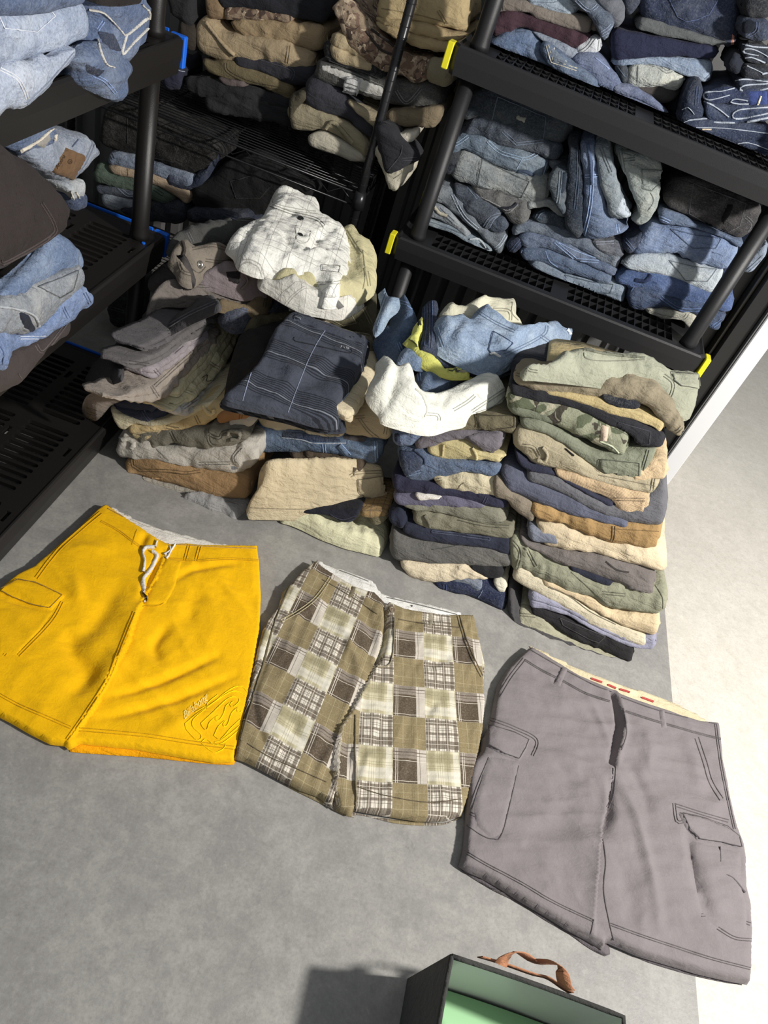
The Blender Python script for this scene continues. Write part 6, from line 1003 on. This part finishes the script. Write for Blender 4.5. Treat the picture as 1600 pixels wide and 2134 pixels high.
# ================================================================ the three pairs of shorts laid out on the floor
y_ = K(0, 1030, 2.857); YEL = (240, 184, 12)
def under(front, name, rgb, out, z, **k):
    return drape(name, None, rgb, out, z, parent=front, **k)
yo = y_(625,58, 700,110, 780,165, 860,215, 930,262, 985,292, 1010,300, 1110,295, 1200,305, 1350,306, 1533,308, 1545,400, 1556,600, 1548,800, 1515,1000, 1482,1200, 1440,1400, 1392,1585, 1280,1590, 1150,1570, 1000,1545, 800,1510, 600,1490, 480,1478, 410,1512, 385,1490, 300,1480, 180,1420, 60,1350, -60,1290, -200,1200, -330,1090, -300,950, -180,780, -60,640, 0,560, 100,480, 200,430, 340,310, 480,190, 570,100)
yellow = drape('board_shorts', 'bright yellow board shorts with a white drawstring laid flat on the concrete floor', YEL, yo, .0225, t=.015, r=.006, res=.0048, wr=.0036, wsc=.7, kind='smooth', fk=1.6, sharp=True, cat='shorts',
    folds=[(y_(1000,300, 960,440, 880,590, 800,760, 760,900, 680,1050, 560,1270, 400,1490), .007, .022, 't'), (y_(980,330, 900,480, 840,640), -.008, .009), (y_(660,1200, 850,1150, 1060,1070, 1300,960), -.0065, .010), (y_(600,1330, 800,1290, 1100,1200, 1400,1080), -.0055, .010), (y_(1000,780, 920,900, 950,1000), -.006, .012), (y_(700,560, 560,780, 430,900), -.007, .022), (y_(400,780, 440,950, 520,1080, 420,1200), -.0065, .018), (y_(480,640, 460,560, 430,480), .005, .014), (y_(1200,560, 1130,700, 1080,800), -.004, .02), (y_(1040,520, 1150,450, 1400,420), -.0045, .010), (y_(830,330, 870,240, 930,230), -.006, .010), (y_(700,300, 500,330, 420,400), .004, .03), (y_(560,1180, 650,1060, 760,950), .005, .02), (y_(900,1450, 1100,1350, 1400,1290), .004, .02)],
    feats=[('double', y_(600,160, 700,215, 800,290, 845,320), dict(gap=1.6)), ('double', y_(1010,385, 1180,395, 1350,385, 1535,395), dict(gap=1.6)), ('seam', y_(640,85, 760,150, 850,205, 930,250), dict(k=.8)), ('seam', y_(1050,300, 1300,315, 1525,322), dict(k=.8)),
           ('double', y_(600,110, 480,210, 340,340, 215,500), dict(gap=3)), ('pocket', y_(-30,570, 100,500, 210,520, 395,605, 310,695, 180,665, 60,620), dict(name='pocket_flap', lift=.004)), ('patch', y_(-40,600, 50,640, 180,672, 320,700, 250,800, 100,965, -20,960), dict(lift=.0018, name='pocket')), ('double', y_(205,690, 150,780, 25,960)), ('double', y_(370,640, 300,760, 110,960)),
           ('double', y_(0,1195, 120,1260, 260,1320, 420,1390)), ('double', y_(470,1400, 700,1420, 900,1440, 1150,1480, 1390,1510), dict(gap=3.2)), ('double', y_(800,700, 720,900, 640,1100, 520,1290, 400,1460), dict(gap=2.5)),
           ('seam', y_(1060,400, 1030,540, 980,640, 930,665, 850,665)), ('seam', y_(1040,400, 1010,520, 985,600)), ('seam', y_(880,590, 980,600)), ('seam', y_(815,210, 785,300)), ('double', y_(1125,300, 1100,395)), ('double', y_(1190,310, 1165,400)),
           ('patch', y_(990,375, 1085,395, 1040,560, 985,655, 850,660, 900,560), dict(lift=.0022, name='fly_flap')),
           ('cord', y_(955,262, 930,290, 925,320), dict(rgb=(226,220,208), w=2.2, lift=.006)), ('cord', y_(920,318, 870,320, 850,350, 862,400, 850,470), dict(rgb=(226,220,208), w=3.2, lift=.007)), ('cord', y_(905,345, 930,365, 895,440, 845,520, 855,590, 870,645), dict(rgb=(222,214,202), w=3.2, lift=.009)),
           ('cord', y_(1040,290, 1015,288, 1005,310, 1018,325, 1010,345, 990,345, 980,370, 995,382, 1015,345, 1042,300), dict(rgb=(236,234,228), w=1.7, lift=.005, name='lace_eyelets'))])
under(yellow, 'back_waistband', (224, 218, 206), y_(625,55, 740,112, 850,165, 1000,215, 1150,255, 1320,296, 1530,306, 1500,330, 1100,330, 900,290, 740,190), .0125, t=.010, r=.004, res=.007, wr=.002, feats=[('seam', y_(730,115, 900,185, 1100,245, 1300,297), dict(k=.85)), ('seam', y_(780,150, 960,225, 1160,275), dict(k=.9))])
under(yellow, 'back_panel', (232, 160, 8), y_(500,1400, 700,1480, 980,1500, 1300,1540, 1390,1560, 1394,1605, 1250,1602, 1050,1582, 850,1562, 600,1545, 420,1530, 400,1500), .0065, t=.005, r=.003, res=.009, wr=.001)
w8 = K(360, 1410, 10); ec = lambda *p: ('cord', w8(*p), dict(rgb=(255, 210, 30), w=.8, lift=.0016, name='embroidered_logo'))
def feats_on(root_obj, feats, rgb):
    org = np.array(root_obj.location); V = [tuple(np.array(v.co)+org) for v in root_obj.data.vertices]; F = [tuple(p.vertices) for p in root_obj.data.polygons]
    root_obj['_o'] = list(org); finish(root_obj, V, F, feats, root_obj.data.materials[0], rgb)
feats_on(yellow, [ec(250,980, 300,940, 500,780, 850,540, 1100,330, 1300,215, 1450,215, 1545,330, 1510,400, 1360,310, 1200,320, 950,470, 700,660, 430,890, 405,1020, 450,1090, 600,1240, 500,1330, 300,1130, 260,1050, 250,980), ec(590,970, 850,730, 1130,470, 1300,420, 1390,490, 1280,620, 1210,630, 1190,570, 1260,520), ec(590,970, 600,1020, 700,1120, 760,960, 880,850, 940,810, 880,870, 900,930, 980,890, 1060,760, 1100,620, 1190,550),
   ec(860,1230, 940,1050, 1060,930, 1110,910, 1040,1000, 1080,1050, 1150,980, 1210,780, 1290,690, 1360,640, 1330,690, 1370,755, 1430,720), ec(860,1230, 960,1310, 1040,1270, 1200,1080, 1415,880), ec(590,1380, 690,1300, 860,1430, 1000,1400, 1100,1340, 1370,1120), ec(600,1400, 800,1560, 900,1580, 1060,1500, 1100,1400), ec(870,1370, 1000,1330, 1200,1180, 1390,1020), ec(470,740, 700,620, 715,680, 720,560, 930,380)], YEL)
text_on(yellow, 'Billabong', w8(240,900)[0], (49, -43), (-3.0, -17), cloth((255, 228, 90)), shear=.1, lift=.0026)

# patchwork
def patchwork():
    t = NT('cloth_patchwork_plaid'); uv = t.n('ShaderNodeUVMap').outputs[0]; sx = t.n('ShaderNodeSeparateXYZ'); t.L(uv, sx.inputs[0]); U, V = sx.outputs[0], sx.outputs[1]
    fu, fv = t.math('FRACT', U), t.math('FRACT', V)
    cu = t.math('LESS_THAN', t.math('FRACT', t.math('MULTIPLY', U, .5)), .5); cv = t.math('LESS_THAN', t.math('FRACT', t.math('MULTIPLY', V, .5)), .5)
    def bar(x, a, b, s=.012):
        return t.math('MULTIPLY', t.ramp(x, a-s, a+s), t.ramp(x, b+s, b-s))
    def over(col, spec, c, k=1.):
        for x, a, b, s in spec: col = t.mix(t.math('MULTIPLY', bar(x, a, b, s), k), col, c)
        return col
    ol = srgb(134, 120, 88); br = srgb(84, 72, 58); wh = srgb(216, 208, 194); gr = srgb(140, 130, 120); cr = srgb(196, 188, 158); so = srgb(134, 126, 96)
    nc = t.mix(0., ol, ol)
    A0 = over(nc, [(fu, .30, .318, .004), (fu, .72, .735, .004), (fv, .70, .715, .004), (fv, .25, .262, .004)], srgb(180, 170, 136), .5); A0 = over(A0, [(fu, .56, .575, .004), (fu, .61, .625, .004), (fv, .85, .862, .004)], srgb(100, 90, 64), .6)
    A1 = t.mix(0., wh, wh); A1 = over(A1, [(fu, .02, .14, .005), (fu, .30, .42, .005), (fu, .60, .72, .005), (fu, .86, .97, .005)], br, .74); A1 = over(A1, [(fv, .06, .22, .005), (fv, .44, .52, .005), (fv, .70, .94, .005)], br, .76)
    A1 = over(A1, [(fu, .2, .212, .003), (fu, .24, .252, .003), (fu, .5, .512, .003), (fu, .54, .552, .003), (fu, .78, .79, .003), (fv, .3, .312, .003), (fv, .36, .372, .003), (fv, .58, .592, .003)], srgb(60, 48, 38), .8); A1 = over(A1, [(fu, .075, .09, .003), (fu, .35, .365, .003), (fu, .65, .665, .003), (fv, .14, .155, .003), (fv, .8, .815, .003)], wh, .85)
    B1 = t.mix(0., cr, cr); B1 = over(B1, [(fu, .06, .26, .03), (fu, .52, .72, .03)], so, .55); B1 = over(B1, [(fv, .08, .36, .04), (fv, .72, .8, .02)], so, .6); B1 = over(B1, [(fu, .8, .97, .01)], srgb(226, 222, 210), .5); B1 = over(B1, [(fv, .6, .9, .02)], srgb(230, 226, 216), .45)
    B1 = over(B1, [(fu, .33, .34, .003), (fu, .4, .41, .003), (fu, .46, .47, .003), (fu, .62, .63, .003), (fv, .45, .46, .003), (fv, .52, .53, .003), (fv, .22, .23, .003)], srgb(96, 92, 64), .6)
    B0 = t.mix(0., br, br); B0 = over(B0, [(fv, -.1, .30, .01)], gr, .8); B0 = over(B0, [(fu, .72, 1.1, .008)], srgb(214, 206, 194), .72); B0 = over(B0, [(fu, .08, .1, .003), (fu, .14, .155, .003), (fv, .36, .375, .003), (fv, .93, .945, .003)], wh, .9); B0 = over(B0, [(fv, .1, .13, .003), (fv, .2, .215, .003), (fu, .8, .815, .003)], srgb(70, 58, 46), .8)
    ra = t.mix(cu, A0, A1); rb = t.mix(cu, B0, B1); col = t.mix(cv, ra, rb)
    seam = t.math('MAXIMUM', bar(fu, -.1, .012, .004), bar(fv, -.1, .014, .004)); col = t.mix(t.math('MULTIPLY', seam, .5), col, srgb(206, 198, 176))
    n2 = t.noise(t.coord('Object'), 300, 2, .7); n3 = t.noise(t.coord('Object'), 50, 4, .6)
    t.L(t.mix(t.math('MULTIPLY', t.ramp(n2, .4, .75), .12), col, mul(wh, 1.)), t.b.inputs['Base Color']); t.b.inputs['Roughness'].default_value = .88; t.b.inputs['Specular IOR Level'].default_value = .2
    h_ = t.math('SUBTRACT', t.math('ADD', n3, t.math('MULTIPLY', n2, .2)), t.math('MULTIPLY', seam, .5)); t.L(t.bump(h_, .6, .003), t.b.inputs['Normal']); return t.m
PATCH = patchwork()
s_ = K(470, 1140, 2.857); v_ = K(680, 1200, 4.706)
def frame(o, u, ul, w, wl):
    O = onz(*o)[:2]; a = onz(*u)[:2]-O; a /= np.linalg.norm(a); b = onz(*w)[:2]-O; b /= np.linalg.norm(b)
    return O, np.linalg.inv(np.array([a*ul, b*wl]).T)
FRr = frame(v_(925,1160)[0], v_(1230,1190)[0], .077, s_(1175,1480)[0], .080)
FRl = frame(s_(470,660)[0], s_(640,750)[0], .079, s_(330,970)[0], .078)
INS = np.array([onz(*p)[:2] for p in s_(985,300, 950,400, 930,560, 895,690, 835,830, 740,1000, 665,1140, 640,1480, 650,1580)])
def patch_uv(Vv):
    P = Vv[:, :2]; d_, sg, _ = line_dist(P, INS); L_ = sg < 0 if SGN else sg > 0
    a_ = (FRr[1] @ (P-FRr[0]).T).T; b_ = (FRl[1] @ (P-FRl[0]).T).T
    return np.where(L_[:, None], b_, a_)
_t = np.array([onz(*s_(400,700)[0])[:2]]); SGN = line_dist(_t, INS)[1][0] < 0
so_ = s_(525,88, 600,140, 680,190, 760,235, 830,262, 885,275, 930,320, 952,345, 968,330, 1050,368, 1130,385, 1210,395, 1300,405, 1475,408, 1492,470, 1510,560, 1540,690, 1545,720, 1535,850, 1545,930, 1530,1100, 1500,1250, 1470,1380, 1440,1500, 1410,1592, 1300,1625, 1150,1625, 1000,1600, 850,1575, 770,1560, 740,1590, 665,1555, 650,1480, 640,1545, 560,1480, 450,1440, 340,1385, 200,1310, 120,1270, 55,1250, 65,1180, 110,960, 165,720, 190,600, 230,460, 320,340, 340,260, 395,215, 450,150)
plaid = drape('cargo_shorts', 'brown, olive and white patchwork plaid shorts laid flat between the yellow and the grey shorts', (128, 117, 84), so_, .0265, t=.018, r=.006, res=.0045, wr=.0038, fk=1.25, sharp=True, mat=PATCH, uvf=patch_uv,
    folds=[(s_(950,335, 955,450, 940,580, 900,690), -.016, .006, 'f'), (s_(905,690, 835,830, 740,1000, 665,1140, 645,1480), .010, .020, 's'), (s_(800,330, 850,420, 870,560, 820,760), -.007, .014), (s_(700,440, 730,560, 790,720, 830,820), .007, .014), (s_(620,180, 560,300, 430,420, 330,430), .005, .012), (s_(400,210, 300,420, 240,680, 160,900, 230,1180, 300,1330), -.006, .008), (s_(1000,640, 1200,700, 1350,640), -.005, .014), (s_(1180,1000, 1260,920, 1290,900), -.005, .012), (s_(730,1040, 720,1200, 740,1400), -.007, .010), (s_(770,250, 820,330, 890,400), -.006, .010), (s_(1400,420, 1440,600, 1520,780), .0035, .007), (s_(400,1050, 450,1150, 540,1230), -.005, .010), (s_(1030,500, 1150,440, 1330,430), -.004, .01), (s_(560,1240, 620,1100, 660,1000), -.004, .014), (s_(1300,1400, 1280,1500, 1330,1560), .004, .015)],
    feats=[('button', s_(990,373)[0], dict(r=.009, mat=plain('button_brown', (112, 98, 80), .35))), ('seam', s_(575,195, 680,255, 800,330, 900,400), dict(rgb=(96,84,62))), ('seam', s_(1030,430, 1200,460, 1400,480), dict(rgb=(96,84,62))), ('patch', s_(725,300, 750,228, 778,240, 752,312), dict(name='belt_loop', lift=.004, rgb=(112,100,74))), ('patch', s_(1207,470, 1205,380, 1235,385, 1230,490), dict(name='belt_loop', lift=.004, rgb=(150,140,116))),
           ('double', s_(625,180, 540,300, 440,380, 330,440), dict(rgb=(176,162,120))), ('double', s_(1385,410, 1430,560, 1480,680, 1525,770), dict(rgb=(96,84,60))), ('cord', s_(1005,420, 1000,560, 975,700, 900,715), dict(rgb=(150,138,108), w=1)), ('seam', s_(130,1170, 260,1250, 420,1320, 600,1400), dict(rgb=(96,84,62))), ('seam', s_(790,1430, 950,1480, 1200,1520, 1400,1500), dict(rgb=(96,84,62))), ('cord', s_(770,1000, 770,1200, 775,1460, 770,1580), dict(rgb=(120,108,78), w=1.6)),
           ('cord', s_(440,150, 370,260, 280,480, 220,700, 160,900, 90,1150), dict(rgb=(110,98,70), w=1.8))])
under(plaid, 'back_waistband', (222, 220, 214), s_(530,80, 620,112, 760,160, 850,192, 890,215, 930,275, 1000,298, 1150,330, 1300,365, 1410,402, 1300,440, 1050,420, 900,400, 780,330, 600,190), .014, t=.012, r=.004, res=.007, wr=.0025, folds=[(s_(700,160, 780,220, 880,260), .003, .01)], feats=[('seam', s_(620,118, 760,170, 850,205), dict(k=.55)), ('seam', s_(960,300, 1150,345, 1390,405), dict(k=.55)), ('button', s_(1108,352)[0], dict(r=.0022, mat=plain('button_dark', (30, 34, 32), .3)))])
under(plaid, 'back_panel', (150, 140, 108), s_(300,1370, 640,1500, 720,1570, 770,1580, 1000,1620, 1300,1640, 1400,1600, 1410,1608, 1300,1650, 1150,1655, 1000,1640, 850,1602, 770,1590, 765,1606, 700,1592, 640,1562, 520,1500, 380,1430), .0065, t=.005, r=.003, res=.009, wr=.001, mat=PATCH, uvf=patch_uv)

u_ = K(940, 1340, 2.424); GRY = (124, 116, 118)
go = u_(398,18, 480,65, 560,115, 640,165, 720,200, 800,232, 830,240, 850,258, 940,290, 1060,330, 1160,365, 1250,392, 1352,402, 1362,480, 1372,600, 1395,700, 1420,830, 1445,930, 1478,1020, 1492,1100, 1490,1240, 1512,1320, 1522,1450, 1518,1530, 1515,1650, 1508,1720, 1400,1700, 1250,1665, 1100,1620, 950,1575, 800,1510, 780,1510, 775,1545, 700,1500, 590,1440, 480,1370, 350,1295, 250,1230, 150,1175, 90,1150, 45,1120, 62,1060, 75,950, 78,860, 85,700, 108,600, 155,540, 155,480, 190,430, 205,380, 220,290, 240,205, 285,130, 340,70)
grey = drape('cargo_shorts', "large mauve grey cargo shorts laid flat at the right across the pale floor's edge", GRY, go, .0275, t=.019, r=.010, res=.0050, wr=.0048, wsc=.75, kind='smooth', fk=1.7, sharp=True,
    folds=[(u_(815,250, 850,380, 840,470, 812,600), -.017, .008, 'f'), (u_(845,300, 870,400, 850,520, 830,600), .006, .010), (u_(815,640, 795,800, 745,960, 730,1150, 722,1430), .012, .028, 't'), (u_(800,700, 800,850, 760,960), -.010, .010), (u_(830,660, 900,800, 950,950, 1000,1200, 1050,1400), .006, .014), (u_(880,600, 980,760, 1000,900), -.005, .016), (u_(700,290, 760,420, 800,520), .004, .012), (u_(1180,460, 1230,620, 1260,760), .004, .02), (u_(520,600, 600,680, 700,700), -.004, .014), (u_(260,980, 400,900, 520,830), .003, .02), (u_(1190,960, 1230,1150, 1290,1360, 1350,1430), -.007, .012), (u_(960,640, 1000,520, 960,420), .0035, .02), (u_(700,700, 640,900, 660,1100), .004, .03), (u_(430,180, 470,200, 560,190), -.003, .014), (u_(850,1100, 900,1300, 920,1450), -.003, .02), (u_(1300,860, 1350,780, 1360,700), .003, .02)],
    feats=[('double', u_(370,85, 460,140, 560,190, 680,255, 800,295), dict(gap=1.4)), ('double', u_(880,345, 1000,385, 1120,420, 1260,460, 1360,485), dict(gap=1.4)), ('seam', u_(400,35, 560,128, 720,212, 810,245)), ('seam', u_(860,275, 1060,345, 1340,410)),
           ('patch', u_(560,118, 592,128, 550,222, 515,208), dict(name='belt_loop', lift=.005)), ('double', u_(575,130, 535,210), dict(gap=2.2)), ('patch', u_(1045,330, 1078,340, 1092,430, 1060,428), dict(name='belt_loop', lift=.005)), ('double', u_(1062,345, 1076,425), dict(gap=2.2)),
           ('double', u_(370,80, 300,170, 240,270), dict(gap=3)), ('double', u_(1240,480, 1280,600, 1310,700, 1365,790), dict(gap=4)), ('double', u_(1335,410, 1360,600, 1390,760, 1430,940), dict(gap=2)), ('seam', u_(870,330, 885,450, 860,540)),
           ('pocket', u_(185,410, 300,440, 400,490, 380,540, 345,600, 260,570, 175,520), dict(name='pocket_flap', lift=.006)), ('double', u_(200,385, 320,430, 430,490, 410,570)), ('patch', u_(190,570, 350,600, 320,720, 260,960, 205,990, 130,930, 105,830, 150,680), dict(name='cargo_pocket', lift=.0035)), ('double', u_(290,610, 240,700, 190,890)), ('double', u_(195,580, 130,740, 100,840)), ('double', u_(95,860, 180,900, 250,950)), ('seam', u_(80,920, 150,970, 210,990, 260,955, 340,620)), ('double', u_(325,480, 305,550)),
           ('pocket', u_(1140,850, 1270,880, 1400,930, 1465,985, 1480,1045, 1370,1020, 1240,1000, 1185,940), dict(name='pocket_flap', lift=.006)), ('double', u_(1125,810, 1140,900, 1180,900)), ('double', u_(1135,820, 1260,860, 1400,900)), ('patch', u_(1195,990, 1350,1030, 1468,1060, 1470,1240, 1492,1320, 1498,1462, 1420,1466, 1340,1440, 1265,1380, 1230,1200), dict(name='cargo_pocket', lift=.0035)), ('double', u_(1250,1060, 1300,1200, 1330,1380)), ('double', u_(1350,1120, 1400,1240, 1430,1400)), ('double', u_(1265,1375, 1380,1380, 1510,1420)), ('double', u_(1345,1440, 1430,1490, 1515,1500)), ('cord', u_(1385,1170, 1420,1190, 1480,1260), dict(rgb=(96,88,92), w=2)), ('double', u_(1240,895, 1235,950)), ('cord', u_(1355,1030, 1358,1110), dict(rgb=(96,88,92), w=1.2)),
           ('double', u_(80,1060, 180,1120, 350,1210, 520,1310, 720,1405), dict(gap=2.2)), ('double', u_(800,1420, 950,1475, 1100,1525, 1300,1590, 1510,1645), dict(gap=2.2)), ('double', u_(825,620, 815,760, 790,830)), ('seam', u_(760,960, 780,1100, 770,1250, 800,1420, 820,1500)), ('seam', u_(720,1400, 705,1470))])
under(grey, 'back_waistband', (206, 190, 148), u_(400,12, 560,88, 720,160, 850,205, 960,240, 1100,290, 1230,350, 1300,398, 1340,420, 1100,390, 850,300, 600,180), .012, t=.009, r=.004, res=.008, wr=.002, feats=[('cord', u_(705,180, 760,200), dict(rgb=(190,60,52), w=1.8, name='printed_stripe')), ('cord', u_(790,212, 830,230), dict(rgb=(190,60,52), w=1.8, name='printed_stripe')), ('cord', u_(850,235, 900,250), dict(rgb=(190,60,52), w=1.8, name='printed_stripe')), ('cord', u_(960,276, 1020,298), dict(rgb=(190,60,52), w=1.8, name='printed_stripe'))])
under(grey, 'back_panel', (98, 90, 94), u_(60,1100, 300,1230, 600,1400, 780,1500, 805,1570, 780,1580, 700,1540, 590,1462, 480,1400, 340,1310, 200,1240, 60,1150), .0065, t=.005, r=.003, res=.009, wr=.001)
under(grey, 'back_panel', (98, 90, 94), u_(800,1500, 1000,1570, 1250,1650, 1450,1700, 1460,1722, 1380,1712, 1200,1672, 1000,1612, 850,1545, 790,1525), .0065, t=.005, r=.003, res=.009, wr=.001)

# ================================================================ fabric storage bin at the lower edge
def storage_bin():
    felt = cloth((72, 74, 74), 'twill'); lin = plain('grey_lining', (186, 188, 184), .38, 0, .25, 60, .4); grn = plain('mint_insert', (168, 214, 166), .6); cop = cloth((176, 112, 66), 'twill'); edge = cloth((58, 58, 56), 'twill')
    root = empty('storage_bin', (.52, .32, 0)); tag(root, 'dark grey felt storage bin with mint green bottom and copper strap handle', 'storage bin'); root['_o'] = list(root.location)
    H = .20; b = [(.362, .492), (.662, .498), (.672, .20), (.372, .194)]; tp = [(.374, .480), (.674, .484), (.684, .19), (.384, .184)]
    N = 14
    def ring(q, z, ins, sag=0.):
        c = np.mean(q, 0); R = []
        for k in range(4):
            a, d = np.array(q[k]), np.array(q[(k+1) % 4])
            for j in range(N):
                f = j/N; p = a+(d-a)*f; p = c+(p-c)*(1-ins); w_ = math.sin(math.pi*f); nrm = np.array([d[1]-a[1], a[0]-d[0]]); nrm /= np.linalg.norm(nrm)
                if np.dot(nrm, p-c) < 0: nrm = -nrm
                p = p+nrm*.006*w_*(1 if sag else .4); R.append((p[0], p[1], z-sag*w_*.010))
        return R
    def loft(name, rings, mat):
        V = sum(rings, []); n = len(rings[0]); F = [(i*n+k, i*n+(k+1) % n, (i+1)*n+(k+1) % n, (i+1)*n+k) for i in range(len(rings)-1) for k in range(n)]
        mesh_obj(name, V, F, mat, root, smooth=True)
    mixq = lambda f: [tuple(np.array(a)+(np.array(c)-np.array(a))*f) for a, c in zip(b, tp)]
    loft('outer_wall', [ring(mixq(f), .002+(H-.002)*f, 0, f) for f in np.linspace(0, 1, 7)], felt)
    loft('inner_lining', [ring(mixq(f), .002+(H-.002)*f, .035, f) for f in np.linspace(1, 0, 7)], lin)
    r0 = ring(tp, H, .017, 1.); r0.append(r0[0]); mb = MB(); mb.tube(r0, .0042, 8); mb.build('rim_piping', edge, root, smooth=True)
    q = ring(mixq(.2), .03, .05); q2_ = [(x, y, .036) for x, y, z in q]; n = len(q); c = np.mean(q2_, 0)
    V = q+q2_+[tuple(c)]; F = [(k, (k+1) % n, n+(k+1) % n, n+k) for k in range(n)]+[(n+k, n+(k+1) % n, 2*n) for k in range(n)]; mesh_obj('bottom_insert', V, F, grn, root)
    mb = MB(); q = ring(b, .001, 0); V = q+[tuple(np.mean(q, 0))]; mb.add(V, [((k+1) % n, k, n) for k in range(n)]); mb.build('base', felt, root)
    # copper strap handle outside the far wall
    def strap(name, pts, w):
        mb = MB(); pts = [np.array(p) for p in pts]
        up = np.array([0, 0, 1.])
        rows = []
        for i, p in enumerate(pts):
            d = pts[min(i+1, len(pts)-1)]-pts[max(i-1, 0)]; d /= np.linalg.norm(d); s = np.cross(d, np.array([0, 1., .15])); s /= np.linalg.norm(s); nn = np.cross(d, s)
            rows.append([p+s*w-nn*.0008, p+s*w+nn*.0008, p-s*w+nn*.0008, p-s*w-nn*.0008])
        for a, c in zip(rows[:-1], rows[1:]): mb.add(a+c, [(0, 1, 5, 4), (1, 2, 6, 5), (2, 3, 7, 6), (3, 0, 4, 7)])
        mb.build(name, cop, root, smooth=True)
    def curve(P, n=28):
        P = np.array(P); t_ = np.linspace(0, 1, len(P)); T = np.linspace(0, 1, n); out = []
        for k in T:
            i = min(int(k*(len(P)-1)), len(P)-2); s = k*(len(P)-1)-i; p0, p1, p2, p3 = P[max(i-1, 0)], P[i], P[i+1], P[min(i+2, len(P)-1)]
            out.append(.5*((2*p1)+(-p0+p2)*s+(2*p0-5*p1+4*p2-p3)*s*s+(-p0+3*p1-3*p2+p3)*s**3))
        return out
    A = lambda x, y, z: hit(560+x/2, 1900+y/2, (0, z, 0), np.array([0, 1., 0]))
    strap('handle', curve([A(965,222,.490), A(990,190,.500), A(1040,168,.512), A(1080,190,.522), A(1110,208,.524), A(1150,208,.522), A(1195,215,.515), A(1220,250,.505), A(1232,300,.495), A(1250,325,.492)]), .0115)
    strap('handle_backing', curve([A(880,188,.492), A(940,205,.496), A(1010,228,.498), A(1100,260,.500), A(1160,275,.502), A(1215,310,.496), A(1260,338,.493)]), .0085)
storage_bin()
for o in COL.objects:
    if '_o' in o: del o['_o']
